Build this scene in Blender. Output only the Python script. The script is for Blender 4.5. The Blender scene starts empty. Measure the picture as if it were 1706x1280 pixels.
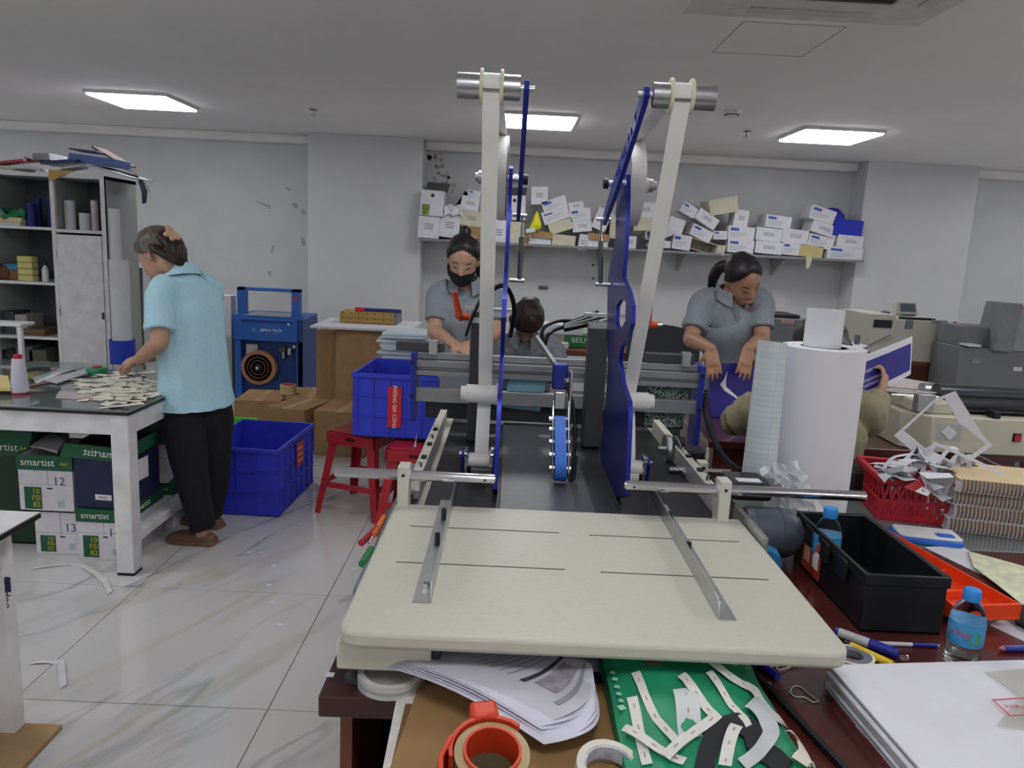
import bpy, math, random
from mathutils import Vector, Matrix
R = math.radians
random.seed(7)
S = bpy.context.scene
COL = S.collection
# ---------------------------------------------------------------- camera, world, exposure
FPX, EYE = 1254.0, Vector((0, 0, 1.48))
_p, _r, _y = R(10.2), R(2.83), R(.55)
FWD = Vector((math.sin(_y)*math.cos(_p), math.cos(_y)*math.cos(_p), -math.sin(_p)))
_rt = Vector((math.cos(_y), -math.sin(_y), 0)); _up = _rt.cross(FWD)
CR = _rt*math.cos(_r)+_up*math.sin(_r); CU = -_rt*math.sin(_r)+_up*math.cos(_r)
cam = bpy.data.cameras.new('camera'); cam.sensor_width = 36; cam.lens = 36*FPX/1706; cam.clip_start = .05
camo = bpy.data.objects.new('camera', cam); COL.objects.link(camo)
camo.matrix_world = Matrix(((CR.x, CU.x, -FWD.x, 0), (CR.y, CU.y, -FWD.y, 0), (CR.z, CU.z, -FWD.z, EYE.z), (0, 0, 0, 1)))
S.camera = camo
S.view_settings.view_transform = 'Standard'; S.view_settings.look = 'None'
S.view_settings.gamma = 1; S.view_settings.use_curve_mapping = False
S.view_settings.exposure = EXPO = 0.0
wd = bpy.data.worlds.new('world'); S.world = wd; wd.use_nodes = True
wd.node_tree.nodes['Background'].inputs[0].default_value = (.5, .52, .55, 1)
wd.node_tree.nodes['Background'].inputs[1].default_value = .25
LAMP = 12.2          # strength of the ceiling panels

def W(px, py, z=None, y=None, x=None):
    """a point of the room: the sight line through a pixel of the photograph met with a plane of known height, depth or side"""
    d = CR*((px-853)/FPX)+CU*((640-py)/FPX)+FWD
    t = (z-EYE.z)/d.z if z is not None else (y/d.y if y is not None else x/d.x)
    return EYE+d*t

# ---------------------------------------------------------------- materials
def lin(h):
    h = h.lstrip('#'); o = []
    for i in (0, 2, 4):
        c = int(h[i:i+2], 16)/255
        o.append(c/12.92 if c <= .04045 else ((c+.055)/1.055)**2.4)
    return (*o, 1)
MATS = {}
def mat(name, h, rough=.5, metal=0, var=.05, scale=12, bump=0, trans=0, alpha=1, emit=0, ior=1.45, coat=0, spec=.5):
    if name in MATS: return MATS[name]
    m = bpy.data.materials.new(name); m.use_nodes = True; nt = m.node_tree; b = nt.nodes['Principled BSDF']
    c = lin(h); b.inputs['Base Color'].default_value = c
    b.inputs['Roughness'].default_value = rough; b.inputs['Metallic'].default_value = metal
    b.inputs['IOR'].default_value = ior; b.inputs['Transmission Weight'].default_value = trans
    b.inputs['Alpha'].default_value = alpha; b.inputs['Coat Weight'].default_value = coat
    b.inputs['Specular IOR Level'].default_value = spec
    if emit:
        b.inputs['Emission Color'].default_value = c; b.inputs['Emission Strength'].default_value = emit
    if var or bump:
        tc = nt.nodes.new('ShaderNodeTexCoord'); n = nt.nodes.new('ShaderNodeTexNoise')
        n.inputs['Scale'].default_value = scale; n.inputs['Detail'].default_value = 4
        nt.links.new(tc.outputs['Object'], n.inputs['Vector'])
        if var:
            r = nt.nodes.new('ShaderNodeValToRGB')
            r.color_ramp.elements[0].color = tuple(x*(1-var*2) for x in c[:3])+(1,)
            r.color_ramp.elements[1].color = tuple(min(1, x*(1+var*2)) for x in c[:3])+(1,)
            r.color_ramp.elements[0].position = .3; r.color_ramp.elements[1].position = .7
            nt.links.new(n.outputs['Fac'], r.inputs['Fac']); nt.links.new(r.outputs['Color'], b.inputs['Base Color'])
        if bump:
            bp = nt.nodes.new('ShaderNodeBump'); bp.inputs['Strength'].default_value = bump; bp.inputs['Distance'].default_value = .01
            nt.links.new(n.outputs['Fac'], bp.inputs['Height']); nt.links.new(bp.outputs['Normal'], b.inputs['Normal'])
    MATS[name] = m; return m
def nodes_of(m):
    nt = m.node_tree; return nt, nt.nodes['Principled BSDF'], nt.nodes.new, nt.links.new

# ---------------------------------------------------------------- geometry helpers
class MB:
    def __init__(s): s.v = []; s.f = []; s.mi = []; s.cur = 0
    def add(s, vs, fs):
        n = len(s.v); s.v += [Vector(v) for v in vs]
        for f in fs: s.f.append([i+n for i in f]); s.mi.append(s.cur)
        return s
    def bx(s, x0, x1, y0, y1, z0, z1, M=None):
        vs = [Vector((x, y, z)) for z in (z0, z1) for y in (y0, y1) for x in (x0, x1)]
        if M is not None: vs = [M @ v for v in vs]
        return s.add(vs, [(0, 2, 3, 1), (4, 5, 7, 6), (0, 1, 5, 4), (2, 6, 7, 3), (0, 4, 6, 2), (1, 3, 7, 5)])
    def bc(s, c, d, M=None):
        c = Vector(c); d = Vector(d)/2
        T = Matrix.Translation(c) @ (M if M is not None else Matrix())
        return s.bx(-d.x, d.x, -d.y, d.y, -d.z, d.z, T)
    def bar(s, a, b, w, h, up=(0, 0, 1)):
        a, b = Vector(a), Vector(b); d = (b-a); L = d.length; d.normalize()
        u = Vector(up)
        if abs(d.dot(u)) > .98: u = Vector((0, 1, 0))
        r = d.cross(u).normalized(); u = r.cross(d)
        vs = [p+r*i*w/2+u*j*h/2 for p in (a, b) for j in (-1, 1) for i in (-1, 1)]
        return s.add(vs, [(0, 1, 3, 2), (4, 6, 7, 5), (0, 4, 5, 1), (2, 3, 7, 6), (0, 2, 6, 4), (1, 5, 7, 3)])
    def cyl(s, a, b, r, r2=None, n=20, cap=True):
        return s.tube([a, b], [r, r if r2 is None else r2], n, cap=cap)
    def tube(s, pts, r, n=8, cap=True, up=None, closed=False):
        pts = [Vector(p) for p in pts]; k = len(pts)
        rr = r if isinstance(r, (list, tuple)) else [r]*k
        vs = []; fs = []; pr = None
        for i, p in enumerate(pts):
            a = pts[(i-1) % k] if (closed or i > 0) else p; b = pts[(i+1) % k] if (closed or i < k-1) else p
            t = (b-a)
            t = t.normalized() if t.length > 1e-9 else Vector((0, 0, 1))
            if pr is None:
                u = Vector(up) if up is not None else (Vector((0, 0, 1)) if abs(t.z) < .9 else Vector((0, 1, 0)))
            else: u = pr
            u = (u-t*u.dot(t))
            if u.length < 1e-6: u = t.orthogonal()
            u.normalize(); pr = u; w = t.cross(u)
            ra = rr[i]; rx, ry = ra if isinstance(ra, (list, tuple)) else (ra, ra)
            for j in range(n):
                an = 2*math.pi*j/n; vs.append(p+w*math.cos(an)*rx+u*math.sin(an)*ry)
        for i in range(k if closed else k-1):
            for j in range(n):
                a = i*n+j; b = i*n+(j+1) % n; c = ((i+1) % k)*n+(j+1) % n; d = ((i+1) % k)*n+j
                fs.append((a, b, c, d))
        if cap and not closed:
            fs.append(tuple(reversed(range(n)))); fs.append(tuple(range((k-1)*n, k*n)))
        return s.add(vs, fs)
    def prism(s, pts, off):
        pts = [Vector(p) for p in pts]; off = Vector(off); n = len(pts)
        return s.add(pts+[p+off for p in pts], [tuple(reversed(range(n))), tuple(range(n, 2*n))]+[(i, (i+1) % n, n+(i+1) % n, n+i) for i in range(n)])
    def ring(s, outer, inner, off):
        """flat band between two loops with as many points, given thickness"""
        n = len(outer); off = Vector(off); o = [Vector(p) for p in outer]; q = [Vector(p) for p in inner]
        vs = o+q+[p+off for p in o]+[p+off for p in q]; fs = []
        for i in range(n):
            j = (i+1) % n
            fs += [(i, n+i, n+j, j), (2*n+i, 2*n+j, 3*n+j, 3*n+i), (i, j, 2*n+j, 2*n+i), (n+i, 3*n+i, 3*n+j, n+j)]
        return s.add(vs, fs)
    def lathe(s, prof, c=(0, 0, 0), n=24, axis=(0, 0, 1)):
        c = Vector(c); ax = Vector(axis).normalized(); u = ax.orthogonal().normalized(); w = ax.cross(u); vs = []; fs = []; k = len(prof)
        for r, h in prof:
            for j in range(n):
                a = 2*math.pi*j/n; vs.append(c+ax*h+u*(math.cos(a)*max(r, 1e-4))+w*(math.sin(a)*max(r, 1e-4)))
        for i in range(k-1):
            for j in range(n): fs.append((i*n+j, i*n+(j+1) % n, (i+1)*n+(j+1) % n, (i+1)*n+j))
        if prof[0][0] > 1e-3 and prof[0] != prof[-1]: fs.append(tuple(reversed(range(n))))
        if prof[-1][0] > 1e-3 and prof[0] != prof[-1]: fs.append(tuple(range((k-1)*n, k*n)))
        return s.add(vs, fs)
    def grid(s, rows, th=0):
        h = len(rows); w = len(rows[0]); vs = [Vector(p) for r in rows for p in r]
        fs = [(i*w+j, i*w+j+1, (i+1)*w+j+1, (i+1)*w+j) for i in range(h-1) for j in range(w-1)]
        if th:
            nrm = [Vector((0, 0, 0)) for _ in vs]
            for f in fs:
                nn = (vs[f[1]]-vs[f[0]]).cross(vs[f[3]]-vs[f[0]])
                if nn.length > 0: nn.normalize()
                for i in f: nrm[i] += nn
            n0 = len(vs)
            vs = vs+[v-(m.normalized() if m.length else Vector((0, 0, 1)))*th for v, m in zip(vs, nrm)]
            fs2 = [tuple(reversed([i+n0 for i in f])) for f in fs]
            rim = [i for i in range(w)]+[i*w+w-1 for i in range(1, h)]+[(h-1)*w+j for j in range(w-2, -1, -1)]+[i*w for i in range(h-2, 0, -1)]
            fs = fs+fs2+[(rim[(i+1) % len(rim)], rim[i], rim[i]+n0, rim[(i+1) % len(rim)]+n0) for i in range(len(rim))]
        return s.add(vs, fs)
    def build(s, name, m, parent=None, bev=0, seg=2, smooth=35, world=True, sub=0):
        """links the collected shape as ONE object; world=True: the points are room coordinates"""
        me = bpy.data.meshes.new(name); o = bpy.data.objects.new(name, me); COL.objects.link(o)
        vs = s.v
        if parent is not None:
            o.parent = parent
            if world:
                iv = wm(parent).inverted(); vs = [iv @ v for v in vs]
        elif world:
            lo = [min(v[i] for v in vs) for i in range(3)]; hi = [max(v[i] for v in vs) for i in range(3)]
            c = Vector(((lo[0]+hi[0])/2, (lo[1]+hi[1])/2, lo[2])); o.location = c; vs = [v-c for v in vs]
        me.from_pydata(vs, [], s.f)
        ms = m if isinstance(m, (list, tuple)) else [m]
        for q in ms: me.materials.append(q)
        if len(ms) > 1: me.polygons.foreach_set('material_index', s.mi)
        me.validate()
        if smooth:
            me.polygons.foreach_set('use_smooth', [True]*len(me.polygons)); me.set_sharp_from_angle(angle=R(smooth))
        if bev:
            b = o.modifiers.new('bevel', 'BEVEL'); b.width = bev; b.segments = seg; b.limit_method = 'ANGLE'; b.angle_limit = R(40)
        if sub:
            b = o.modifiers.new('sub', 'SUBSURF'); b.levels = b.render_levels = sub
        return o
def wm(o):
    M = Matrix.LocRotScale(o.location, o.rotation_euler, None)
    return M if o.parent is None else wm(o.parent) @ M
def tag(o, label=None, cat=None, group=None, kind=None):
    if label: o['label'] = label
    if cat: o['category'] = cat
    if group: o['group'] = group
    if kind: o['kind'] = kind
    return o
def T(name, label, cat, loc=(0, 0, 0), rz=0, group=None, rot=None):
    o = bpy.data.objects.new(name, None); COL.objects.link(o); o.empty_display_size = .05
    o.location = loc; o.rotation_euler = rot if rot is not None else (0, 0, rz)
    return tag(o, label, cat, group)
def dup(o, parent=None, loc=None, rz=None, rot=None, label=None):
    c = o.copy(); COL.objects.link(c)
    if parent is not None: c.parent = parent
    if loc is not None: c.location = loc
    if rz is not None: c.rotation_euler = (0, 0, rz)
    if rot is not None: c.rotation_euler = rot
    if label: c['label'] = label
    for ch in list(o.children): dup(ch, c)
    return c
def struct(name, mb, m, **k): return tag(mb.build(name, m, **k), kind='structure')
TXT = {}
def text(s, size, m, parent, M, name='lettering', depth=.0006, align='CENTER', sx=1):
    """raised or printed writing: flat letters lying in M's XY plane, parent-local"""
    cu = bpy.data.curves.new('t', 'FONT'); cu.body = s; cu.size = size; cu.extrude = depth; cu.align_x = align; cu.align_y = 'CENTER'; cu.resolution_u = 2
    to = bpy.data.objects.new('t', cu); COL.objects.link(to)
    bpy.context.view_layer.update()
    me = bpy.data.meshes.new_from_object(to.evaluated_get(bpy.context.evaluated_depsgraph_get()))
    bpy.data.objects.remove(to); bpy.data.curves.remove(cu)
    me.transform(M @ Matrix.Diagonal((sx, 1, 1, 1))); me.materials.clear(); me.materials.append(m); me.name = name
    o = bpy.data.objects.new(name, me); COL.objects.link(o); o.parent = parent
    return o
def frame_of(o, x, n):
    """matrix with origin o, X along x, Z along n"""
    x = Vector(x).normalized(); n = Vector(n).normalized(); x = (x-n*x.dot(n)).normalized(); y = n.cross(x)
    return Matrix(((x.x, y.x, n.x, o[0]), (x.y, y.y, n.y, o[1]), (x.z, y.z, n.z, o[2]), (0, 0, 0, 1)))
def RX(a): return Matrix.Rotation(R(a), 4, 'X')
def RY(a): return Matrix.Rotation(R(a), 4, 'Y')
def RZ(a): return Matrix.Rotation(R(a), 4, 'Z')
def arc(c, r, a0, a1, n, u, v):
    c = Vector(c); u = Vector(u); v = Vector(v)
    return [c+u*math.cos(R(a0+(a1-a0)*i/(n-1)))*r+v*math.sin(R(a0+(a1-a0)*i/(n-1)))*r for i in range(n)]
def rrect(x0, x1, y0, y1, r, n=6):
    o = []
    for cx, cy, a in ((x1-r, y1-r, 0), (x0+r, y1-r, 90), (x0+r, y0+r, 180), (x1-r, y0+r, 270)):
        for i in range(n): an = R(a+90*i/(n-1)); o.append((cx+r*math.cos(an), cy+r*math.sin(an)))
    return o
def smooth_path(pts, k=6):
    P = [Vector(p) for p in pts]; o = []
    for i in range(len(P)-1):
        a = P[max(0, i-1)]; b = P[i]; c = P[i+1]; d = P[min(len(P)-1, i+2)]
        for j in range(k):
            t = j/k; o.append(.5*((2*b)+(c-a)*t+(2*a-5*b+4*c-d)*t*t+(3*b-a-3*c+d)*t**3))
    return o+[P[-1]]
# common materials
white_metal = mat('white powder coat', '#dcdcdc', .35)
chrome = mat('chrome', '#d8d8da', .15, 1, 0)
steel = mat('brushed steel', '#b8b9bb', .32, 1, .03, 60)
alu = mat('aluminium', '#c4c6c4', .38, 1, .03, 40)
black_plastic = mat('black plastic', '#1a1b1e', .45, 0, .04)
black_rubber = mat('black rubber', '#141518', .6)
paper_white = mat('white paper', '#d3d3d9', .75, 0, .02)
paper_edge = mat('paper edges', '#cfd0d6', .8, 0, .08, 220)
carton = mat('brown carton', '#a5825a', .8, 0, .05, 18)
carton_dark = mat('dark carton inside', '#6e5436', .85)
blue_anod = mat('blue anodised metal', '#1e2a8c', .3, .5, .03)
dark_print = mat('dark print', '#33343a', .7, 0, 0)
grey_print = mat('grey print', '#84868c', .7, 0, 0)
white_print = mat('white print', '#eeeeee', .6, 0, 0)
green_print = mat('green print', '#1f5a3c', .6, 0, .04)
yellow_print = mat('yellow print', '#c8b428', .6, 0, .04)
red_plastic = mat('red plastic', '#b02431', .4, 0, .04)
blue_plastic = mat('blue crate plastic', '#3644cc', .4, 0, .03)
green_plastic = mat('green crate plastic', '#4fd82c', .45, 0, .03)
# ================================================================ the room
def wall_mat():
    m = mat('painted wall', '#cfd0d1', .65, 0, .02, 3); nt, b, N, L = nodes_of(m); return m
wallm = wall_mat()
ceilm = mat('painted ceiling', '#f0eeec', .7, 0, .012, 2)
def marble():
    m = mat('polished marble tile', '#b8b9ba', .07, 0, 0, coat=.3); nt, b, N, L = nodes_of(m)
    tc = N('ShaderNodeTexCoord'); m0 = N('ShaderNodeMapping'); m0.inputs['Rotation'].default_value = (0, 0, R(-60)); mp = N('ShaderNodeMapping'); mp.inputs['Scale'].default_value = (.42, 2.3, 1)
    L(tc.outputs['Object'], m0.inputs['Vector']); L(m0.outputs['Vector'], mp.inputs['Vector'])
    def vein(scale, dist, w0, w1, col, src, seed):
        n = N('ShaderNodeTexNoise'); n.inputs['Scale'].default_value = scale; n.inputs['Detail'].default_value = 6; n.inputs['Distortion'].default_value = dist
        ad = N('ShaderNodeVectorMath'); ad.inputs[1].default_value = (seed, seed*.7, 0); L(mp.outputs['Vector'], ad.inputs[0]); L(ad.outputs[0], n.inputs['Vector'])
        s = N('ShaderNodeMath'); s.operation = 'SUBTRACT'; s.inputs[1].default_value = .5; L(n.outputs['Fac'], s.inputs[0])
        a = N('ShaderNodeMath'); a.operation = 'ABSOLUTE'; L(s.outputs[0], a.inputs[0])
        r = N('ShaderNodeMapRange'); r.inputs['From Min'].default_value = w0; r.inputs['From Max'].default_value = w1; r.inputs['To Min'].default_value = 1; r.inputs['To Max'].default_value = 0
        L(a.outputs[0], r.inputs['Value'])
        n2 = N('ShaderNodeTexNoise'); n2.inputs['Scale'].default_value = 1.3; L(ad.outputs[0], n2.inputs['Vector'])
        r2 = N('ShaderNodeMapRange'); r2.inputs['From Min'].default_value = .47; r2.inputs['From Max'].default_value = .74; L(n2.outputs['Fac'], r2.inputs['Value'])
        mu = N('ShaderNodeMath'); mu.operation = 'MULTIPLY'; L(r.outputs[0], mu.inputs[0]); L(r2.outputs[0], mu.inputs[1])
        mx = N('ShaderNodeMix'); mx.data_type = 'RGBA'; mx.inputs[7].default_value = col
        L(mu.outputs[0], mx.inputs[0])
        if src is None: mx.inputs[6].default_value = lin('#cfcecc')
        else: L(src, mx.inputs[6])
        return mx.outputs[2]
    c = vein(.8, .5, .0, .045, lin('#a6abad'), None, 0)
    c = vein(1.1, .45, .0, .018, lin('#7c848a'), c, 4.2)
    c = vein(.8, .5, .0, .03, lin('#b9b5a2'), c, 9.3)
    L(c, b.inputs['Base Color']); return m
marblem = marble(); groutm = mat('dark joint', '#6d6a66', .8)
FY0, FY1, FX0, FX1, CZ = -2.6, 8.0, -6.2, 6.4, 2.5
fl = struct('floor', MB().bx(FX0, FX1, FY0, FY1, -.12, -.003), groutm)
# square tiles with thin recessed joints, a tile corner known at (-1.504, 2.173)
tile_me = None; j = .0018
for ix in range(-5, 10):
    for iy in range(-3, 8):
        x0, y0 = -1.504+.8*ix, 2.173+.8*iy
        if y0+.8 > FY1+.5 or x0 < FX0-.5 or x0+.8 > FX1+.5: continue
        if tile_me is None:
            o = MB().bx(j, .8-j, j, .8-j, -.003, 0).build('floor_tile', marblem, fl, world=False); tile_me = o.data; o.location = (x0-fl.location.x, y0-fl.location.y, -fl.location.z)
            # pattern runs on through all the tiles
            tcs = [n for n in marblem.node_tree.nodes if n.type == 'TEX_COORD'][0]
            ge = marblem.node_tree.nodes.new('ShaderNodeNewGeometry')
            for l in list(tcs.outputs['Object'].links): marblem.node_tree.links.new(ge.outputs['Position'], l.to_socket)
        else:
            o = bpy.data.objects.new('floor_tile', tile_me); COL.objects.link(o); o.parent = fl; o.location = (x0-fl.location.x, y0-fl.location.y, -fl.location.z)
struct('ceiling', MB().bx(FX0, FX1, FY0, FY1+.1, CZ, CZ+.1), ceilm)
struct('wall_left', MB().bx(FX0-.1, FX0, FY0, FY1, 0, CZ), wallm)
struct('wall_right', MB().bx(FX1, FX1+.1, FY0, FY1, 0, CZ), wallm)
struct('wall_front', MB().bx(FX0-.1, FX1+.1, FY0-.1, FY0, 0, CZ), wallm)
wb = struct('wall_back', MB().bx(FX0-.1, FX1+.1, FY1, FY1+.1, -.1, CZ+.1), wallm)
CY = 7.68   # front of the two piers
cxa, cxb = W(512.5, 223, y=CY).x, W(705.5, 237, y=CY).x
cxc, cxd = W(1447.5, 267.5, y=CY).x, W(1635, 277, y=CY).x
struct('wall_pier', MB().bx(cxa, cxb, CY, FY1, 0, CZ), wallm, bev=.004)
struct('wall_pier', MB().bx(cxc, cxd, CY, FY1, 0, CZ), wallm, bev=.004)
k = 1
for x0, x1 in ((FX0, cxa), (cxb, cxc), (cxd, FX1)):      # cove strip along the ceiling of each bay
    struct('trim_%d' % k, MB().bx(x0, x1, FY1-.12, FY1, CZ-.085, CZ), ceilm, bev=.01); k += 1
# scuffs and stains on the wall, as thin smears of paint lying on it
scuff = mat('grey scuff', '#adadab', .8, 0, .1, 30)
mb = MB()
for px, py, a, w, h in ((437, 340, 20, 22, 3), (447, 344, 35, 10, 6), (492, 343, 30, 12, 8), (506, 354, 40, 10, 8), (505, 404, 80, 16, 8), (454, 416, 100, 16, 5), (449, 455, 90, 9, 5), (480, 315, 30, 12, 4)):
    c = W(px, py, y=FY1-.0005); q = w*8/1254/2
    mb.prism([c+Vector((math.cos(R(t))*q*math.cos(R(a))+math.sin(R(t))*q*h/w*math.sin(R(a)), 0, -math.cos(R(t))*q*math.sin(R(a))+math.sin(R(t))*q*h/w*math.cos(R(a)))) for t in range(0, 360, 40)], (0, -.0008, 0))
mb.build('wall_scuff', scuff, wb)
mb = MB(); random.seed(3)
for i in range(34):
    t = i/34; px = 715+t*35+random.uniform(-12, 14); py = 255+t*75+random.uniform(-12, 8)
    if i < 6: px, py = 720+random.uniform(-6, 22), 258+random.uniform(-4, 6)
    c = W(px, py, y=FY1-.0005); q = random.uniform(.01, .032)
    mb.prism([c+Vector((math.cos(R(a))*q*random.uniform(.5, 1.2), 0, math.sin(R(a))*q*random.uniform(.5, 1.2))) for a in range(0, 360, 45)], (0, -.0008, 0))
mb.build('mould_stain', mat('mould stain', '#b4b1ac', .9, 0, .2, 30), wb)
# ---- ceiling fittings: lamp panels in view and added ones beyond it, air conditioner, sprinklers, detector, hatch
lampm = mat('lit diffuser', '#fbfbff', .5, 0, 0, emit=LAMP)
def lamp(x, y, label, vis=True):
    t = T('ceiling_light', label, 'ceiling light', (x, y, CZ-.022), group='square ceiling light panels')
    m = MB(); m.ring([(a*.31, b*.31, 0) for a, b in ((-1, -1), (1, -1), (1, 1), (-1, 1))], [(a*.295, b*.295, 0) for a, b in ((-1, -1), (1, -1), (1, 1), (-1, 1))], (0, 0, .0215))
    m.build('frame', white_metal, t, world=False)
    MB().bx(-.294, .294, -.294, .294, -.012, .008).build('diffuser', lampm, t, world=False)
for x, lb in ((-2.96, 'lit square ceiling panel above the tall white cabinet'), (.15, 'lit square ceiling panel between the two blue tape towers'), (2.49, 'lit square ceiling panel near the smoke detector')):
    lamp(x, 6.26, lb)
for x, w_ in ((-5.6, 'far out on the cabinet side'), (-2.96, 'on the cabinet side'), (.15, 'along the middle'), (2.49, 'on the copier side'), (5.3, 'far out on the copier side')):  # panels out of view, added to brighten the foreground and the ceiling
    for y, v_ in ((2.45, 'above the working tables'), (.3, 'above the near desks'), (-1.75, 'by the front wall')): lamp(x, y, 'added out-of-view ceiling light '+w_+' '+v_)
for x, w_ in ((-5.6, 'far out on the cabinet side'), (5.3, 'far out on the copier side')): lamp(x, 6.26, 'added out-of-view ceiling light '+w_+' by the back wall')  # outer panels out of view, added to lift the overall brightness
grille_dark = mat('dark grille', '#3c3a39', .6)
t = T('air_conditioner', 'white ceiling cassette air conditioner with a dark intake grille', 'air conditioner', (1.2, 3.84, CZ-.03))
MB().ring([(x, y, 0) for x, y in ((-.5, -.5), (.5, -.5), (.5, .5), (-.5, .5))], [(x, y, 0) for x, y in ((-.27, -.27), (.27, -.27), (.27, .27), (-.27, .27))], (0, 0, .028)).build('panel', mat('cassette plastic', '#d6d4d2', .5), t, world=False, bev=.006)
g = MB().bx(-.27, .27, -.27, .27, .012, .026).build('intake_grille', grille_dark, t, world=False)
for i in range(12):
    (MB().bx(-.26, .26, -.25+i*.045, -.235+i*.045, .004, .012)).build('slat', mat('grille slat', '#56524f', .6), g, world=False)
for M in (RZ(0), RZ(90), RZ(180), RZ(270)):
    MB().bx(-.25, .25, -.42, -.36, -.006, .0, M).build('louver', mat('louver', '#c9c7c5', .5), t, world=False, bev=.004)
t.location = (1.165, 2.88, CZ-.02)
for (px, py, lb) in ((522, 182, 'small sprinkler head in the ceiling above the pale pier'), (1245, 218, 'small sprinkler head in the ceiling beside the smoke detector')):
    c = W(px, py, z=CZ)
    t = T('sprinkler', lb, 'sprinkler', (c.x, c.y, CZ-.045), group='ceiling sprinklers')
    MB().lathe([(.035, .042), (.035, .038), (.012, .03), (.010, .01), (.004, .0)], n=16).build('body', steel, t, world=False)
    MB().lathe([(.0, .0), (.028, .0), (.028, -.003), (.0, -.003)], n=16).build('deflector', steel, t, world=False)
c = W(1220, 184, z=CZ)
t = T('smoke_detector', 'round white smoke detector on the ceiling', 'smoke detector', (c.x, c.y, CZ-.045))
MB().lathe([(.0, 0), (.035, .0), (.045, .012), (.055, .02), (.06, .045)], n=24).build('body', white_metal, t, world=False)
MB().lathe([(.046, .010), (.05, .010), (.05, .018), (.046, .018), (.046, .010)], n=24).build('vent', grille_dark, t, world=False)
c0, c1 = W(1185, 88, z=CZ), W(1340, 92, z=CZ)
struct('trim_4', MB().ring([(c0.x, 3.5, CZ-.001), (c1.x, 3.5, CZ-.001), (c1.x, 4.02, CZ-.001), (c0.x, 4.02, CZ-.001)], [(c0.x+.004, 3.504, CZ-.001), (c1.x-.004, 3.504, CZ-.001), (c1.x-.004, 4.016, CZ-.001), (c0.x+.004, 4.016, CZ-.001)], (0, 0, .001)), mat('hatch joint', '#8f8d8b', .8))
# ================================================================ the double tape applying machine
cream = mat('cream enamel', '#bdbcae', .42, 0, .015, 90, bump=.04)
cream2 = mat('cream painted metal', '#c9c8ba', .4, 0, .02)
beltm = mat('black conveyor belt', '#45474b', .34, 0, .08, 30)
dark_metal = mat('dark grey metal', '#4a4b4e', .45, .3, .04)
grey_alu = mat('grey extrusion', '#999b9d', .45, .5, .03)
motor_grey = mat('motor grey', '#474d57', .45, .1, .04)
cream_rubber = mat('cream rubber', '#d8d2b4', .5)
nylon = mat('white nylon', '#e4e3dc', .4, 0, .01)
tape_white = mat('white liner tape', '#e2e2dc', .5, 0, .015)
orange_red = mat('orange red plastic', '#c8481c', .4)
blue_belt = mat('blue drive belt', '#2f6fd0', .55, 0, .03)
M0 = T('tape_applying_machine', 'double tower tape applying machine with cream feed table and blue arms on the desk', 'machine', (.16, 1.9, .75))
ZP = .87
def Pm(mb, name, m, par=None, **k): return mb.build(name, m, par or M0, **k)
# ---- feed table
fl_, fr_ = W(568, 1040, z=ZP), W(1413, 1078, z=ZP); bl_, br_ = W(655, 840, z=ZP), W(1232, 862, z=ZP)
X0, X1, Y0, Y1 = (fl_.x+bl_.x)/2, (fr_.x+br_.x)/2, W(900, 1067, z=ZP).y, (bl_.y+br_.y)/2
pts = rrect(X0, X1, Y0, Y1, .035, 8)
pts = [(x, y) if y < (Y0+Y1)/2 else ((X0 if x < .16 else X1), Y1) for x, y in pts]
pts = pts[:1]+[p for i, p in enumerate(pts[1:]) if p != pts[i]]
table = Pm(MB().prism([(x, y, ZP-.03) for x, y in pts], (0, 0, .03)), 'feed_table', cream, bev=.008, seg=3)
slotm = mat('painted slot shade', '#55564c', .6)  # dark colour paints the shade inside the slots, no recess is cut
for a, b in (((683, 877), (932, 888)), ((660, 937), (942, 949)), ((981, 891), (1232, 904)), ((999, 952), (1282, 968))):
    p, q = W(*a, z=ZP), W(*b, z=ZP); y = (p.y+q.y)/2
    Pm(MB().prism([(x, yy, ZP-.004) for x, yy in rrect(p.x, q.x, y-.0022, y+.0022, .0021, 4)], (0, 0, .0045)), 'slot', slotm, table)
# ---- fences
def fence(side):
    if side < 0: a, b = W(720, 1006, z=ZP), W(755, 836, z=ZP)
    else: a, b = W(1186, 1033, z=ZP), W(1096, 842, z=ZP)
    x = (a.x+b.x)/2; y0, y1 = a.y, b.y; w = .032
    d = -1 if side < 0 else 1
    f = Pm(MB().bx(min(x, x+d*w), max(x, x+d*w), y0, y1, ZP+.0005, ZP+.003), 'fence', alu)
    h0, h1 = .036, .036
    Pm(MB().prism([(x, y0, ZP+.002), (x, y1+.05, ZP+.002), (x, y1+.075, ZP+.02), (x, y1+.075, ZP+h1), (x, y0+.012, ZP+h0), (x, y0, ZP+.012)], (d*.0025, 0, 0)), 'flange', alu, f, bev=.0006)
    for t in ((.82, .52) if side < 0 else (.86, .52)):
        yy = y0+(y1-y0)*t*.92; c = (x+d*.014, yy, ZP+.003)
        Pm(MB().lathe([(.0055, 0), (.0055, .024), (.004, .026)], c, 12), 'thumb_screw', black_plastic, f, smooth=40)
    Pm(MB().cyl((x+d*.014, y0+.055, ZP+.003), (x+d*.014, y0+.055, ZP+.012), .006, n=12), 'screw', chrome, f)
    for t in (.3, .6):
        Pm(MB().cyl((x-d*.0004, y0+(y1-y0)*t, ZP+.02), (x+d*.005, y0+(y1-y0)*t, ZP+.02), .004, n=10), 'rivet', steel, f)
fence(-1); fence(1)
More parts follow.
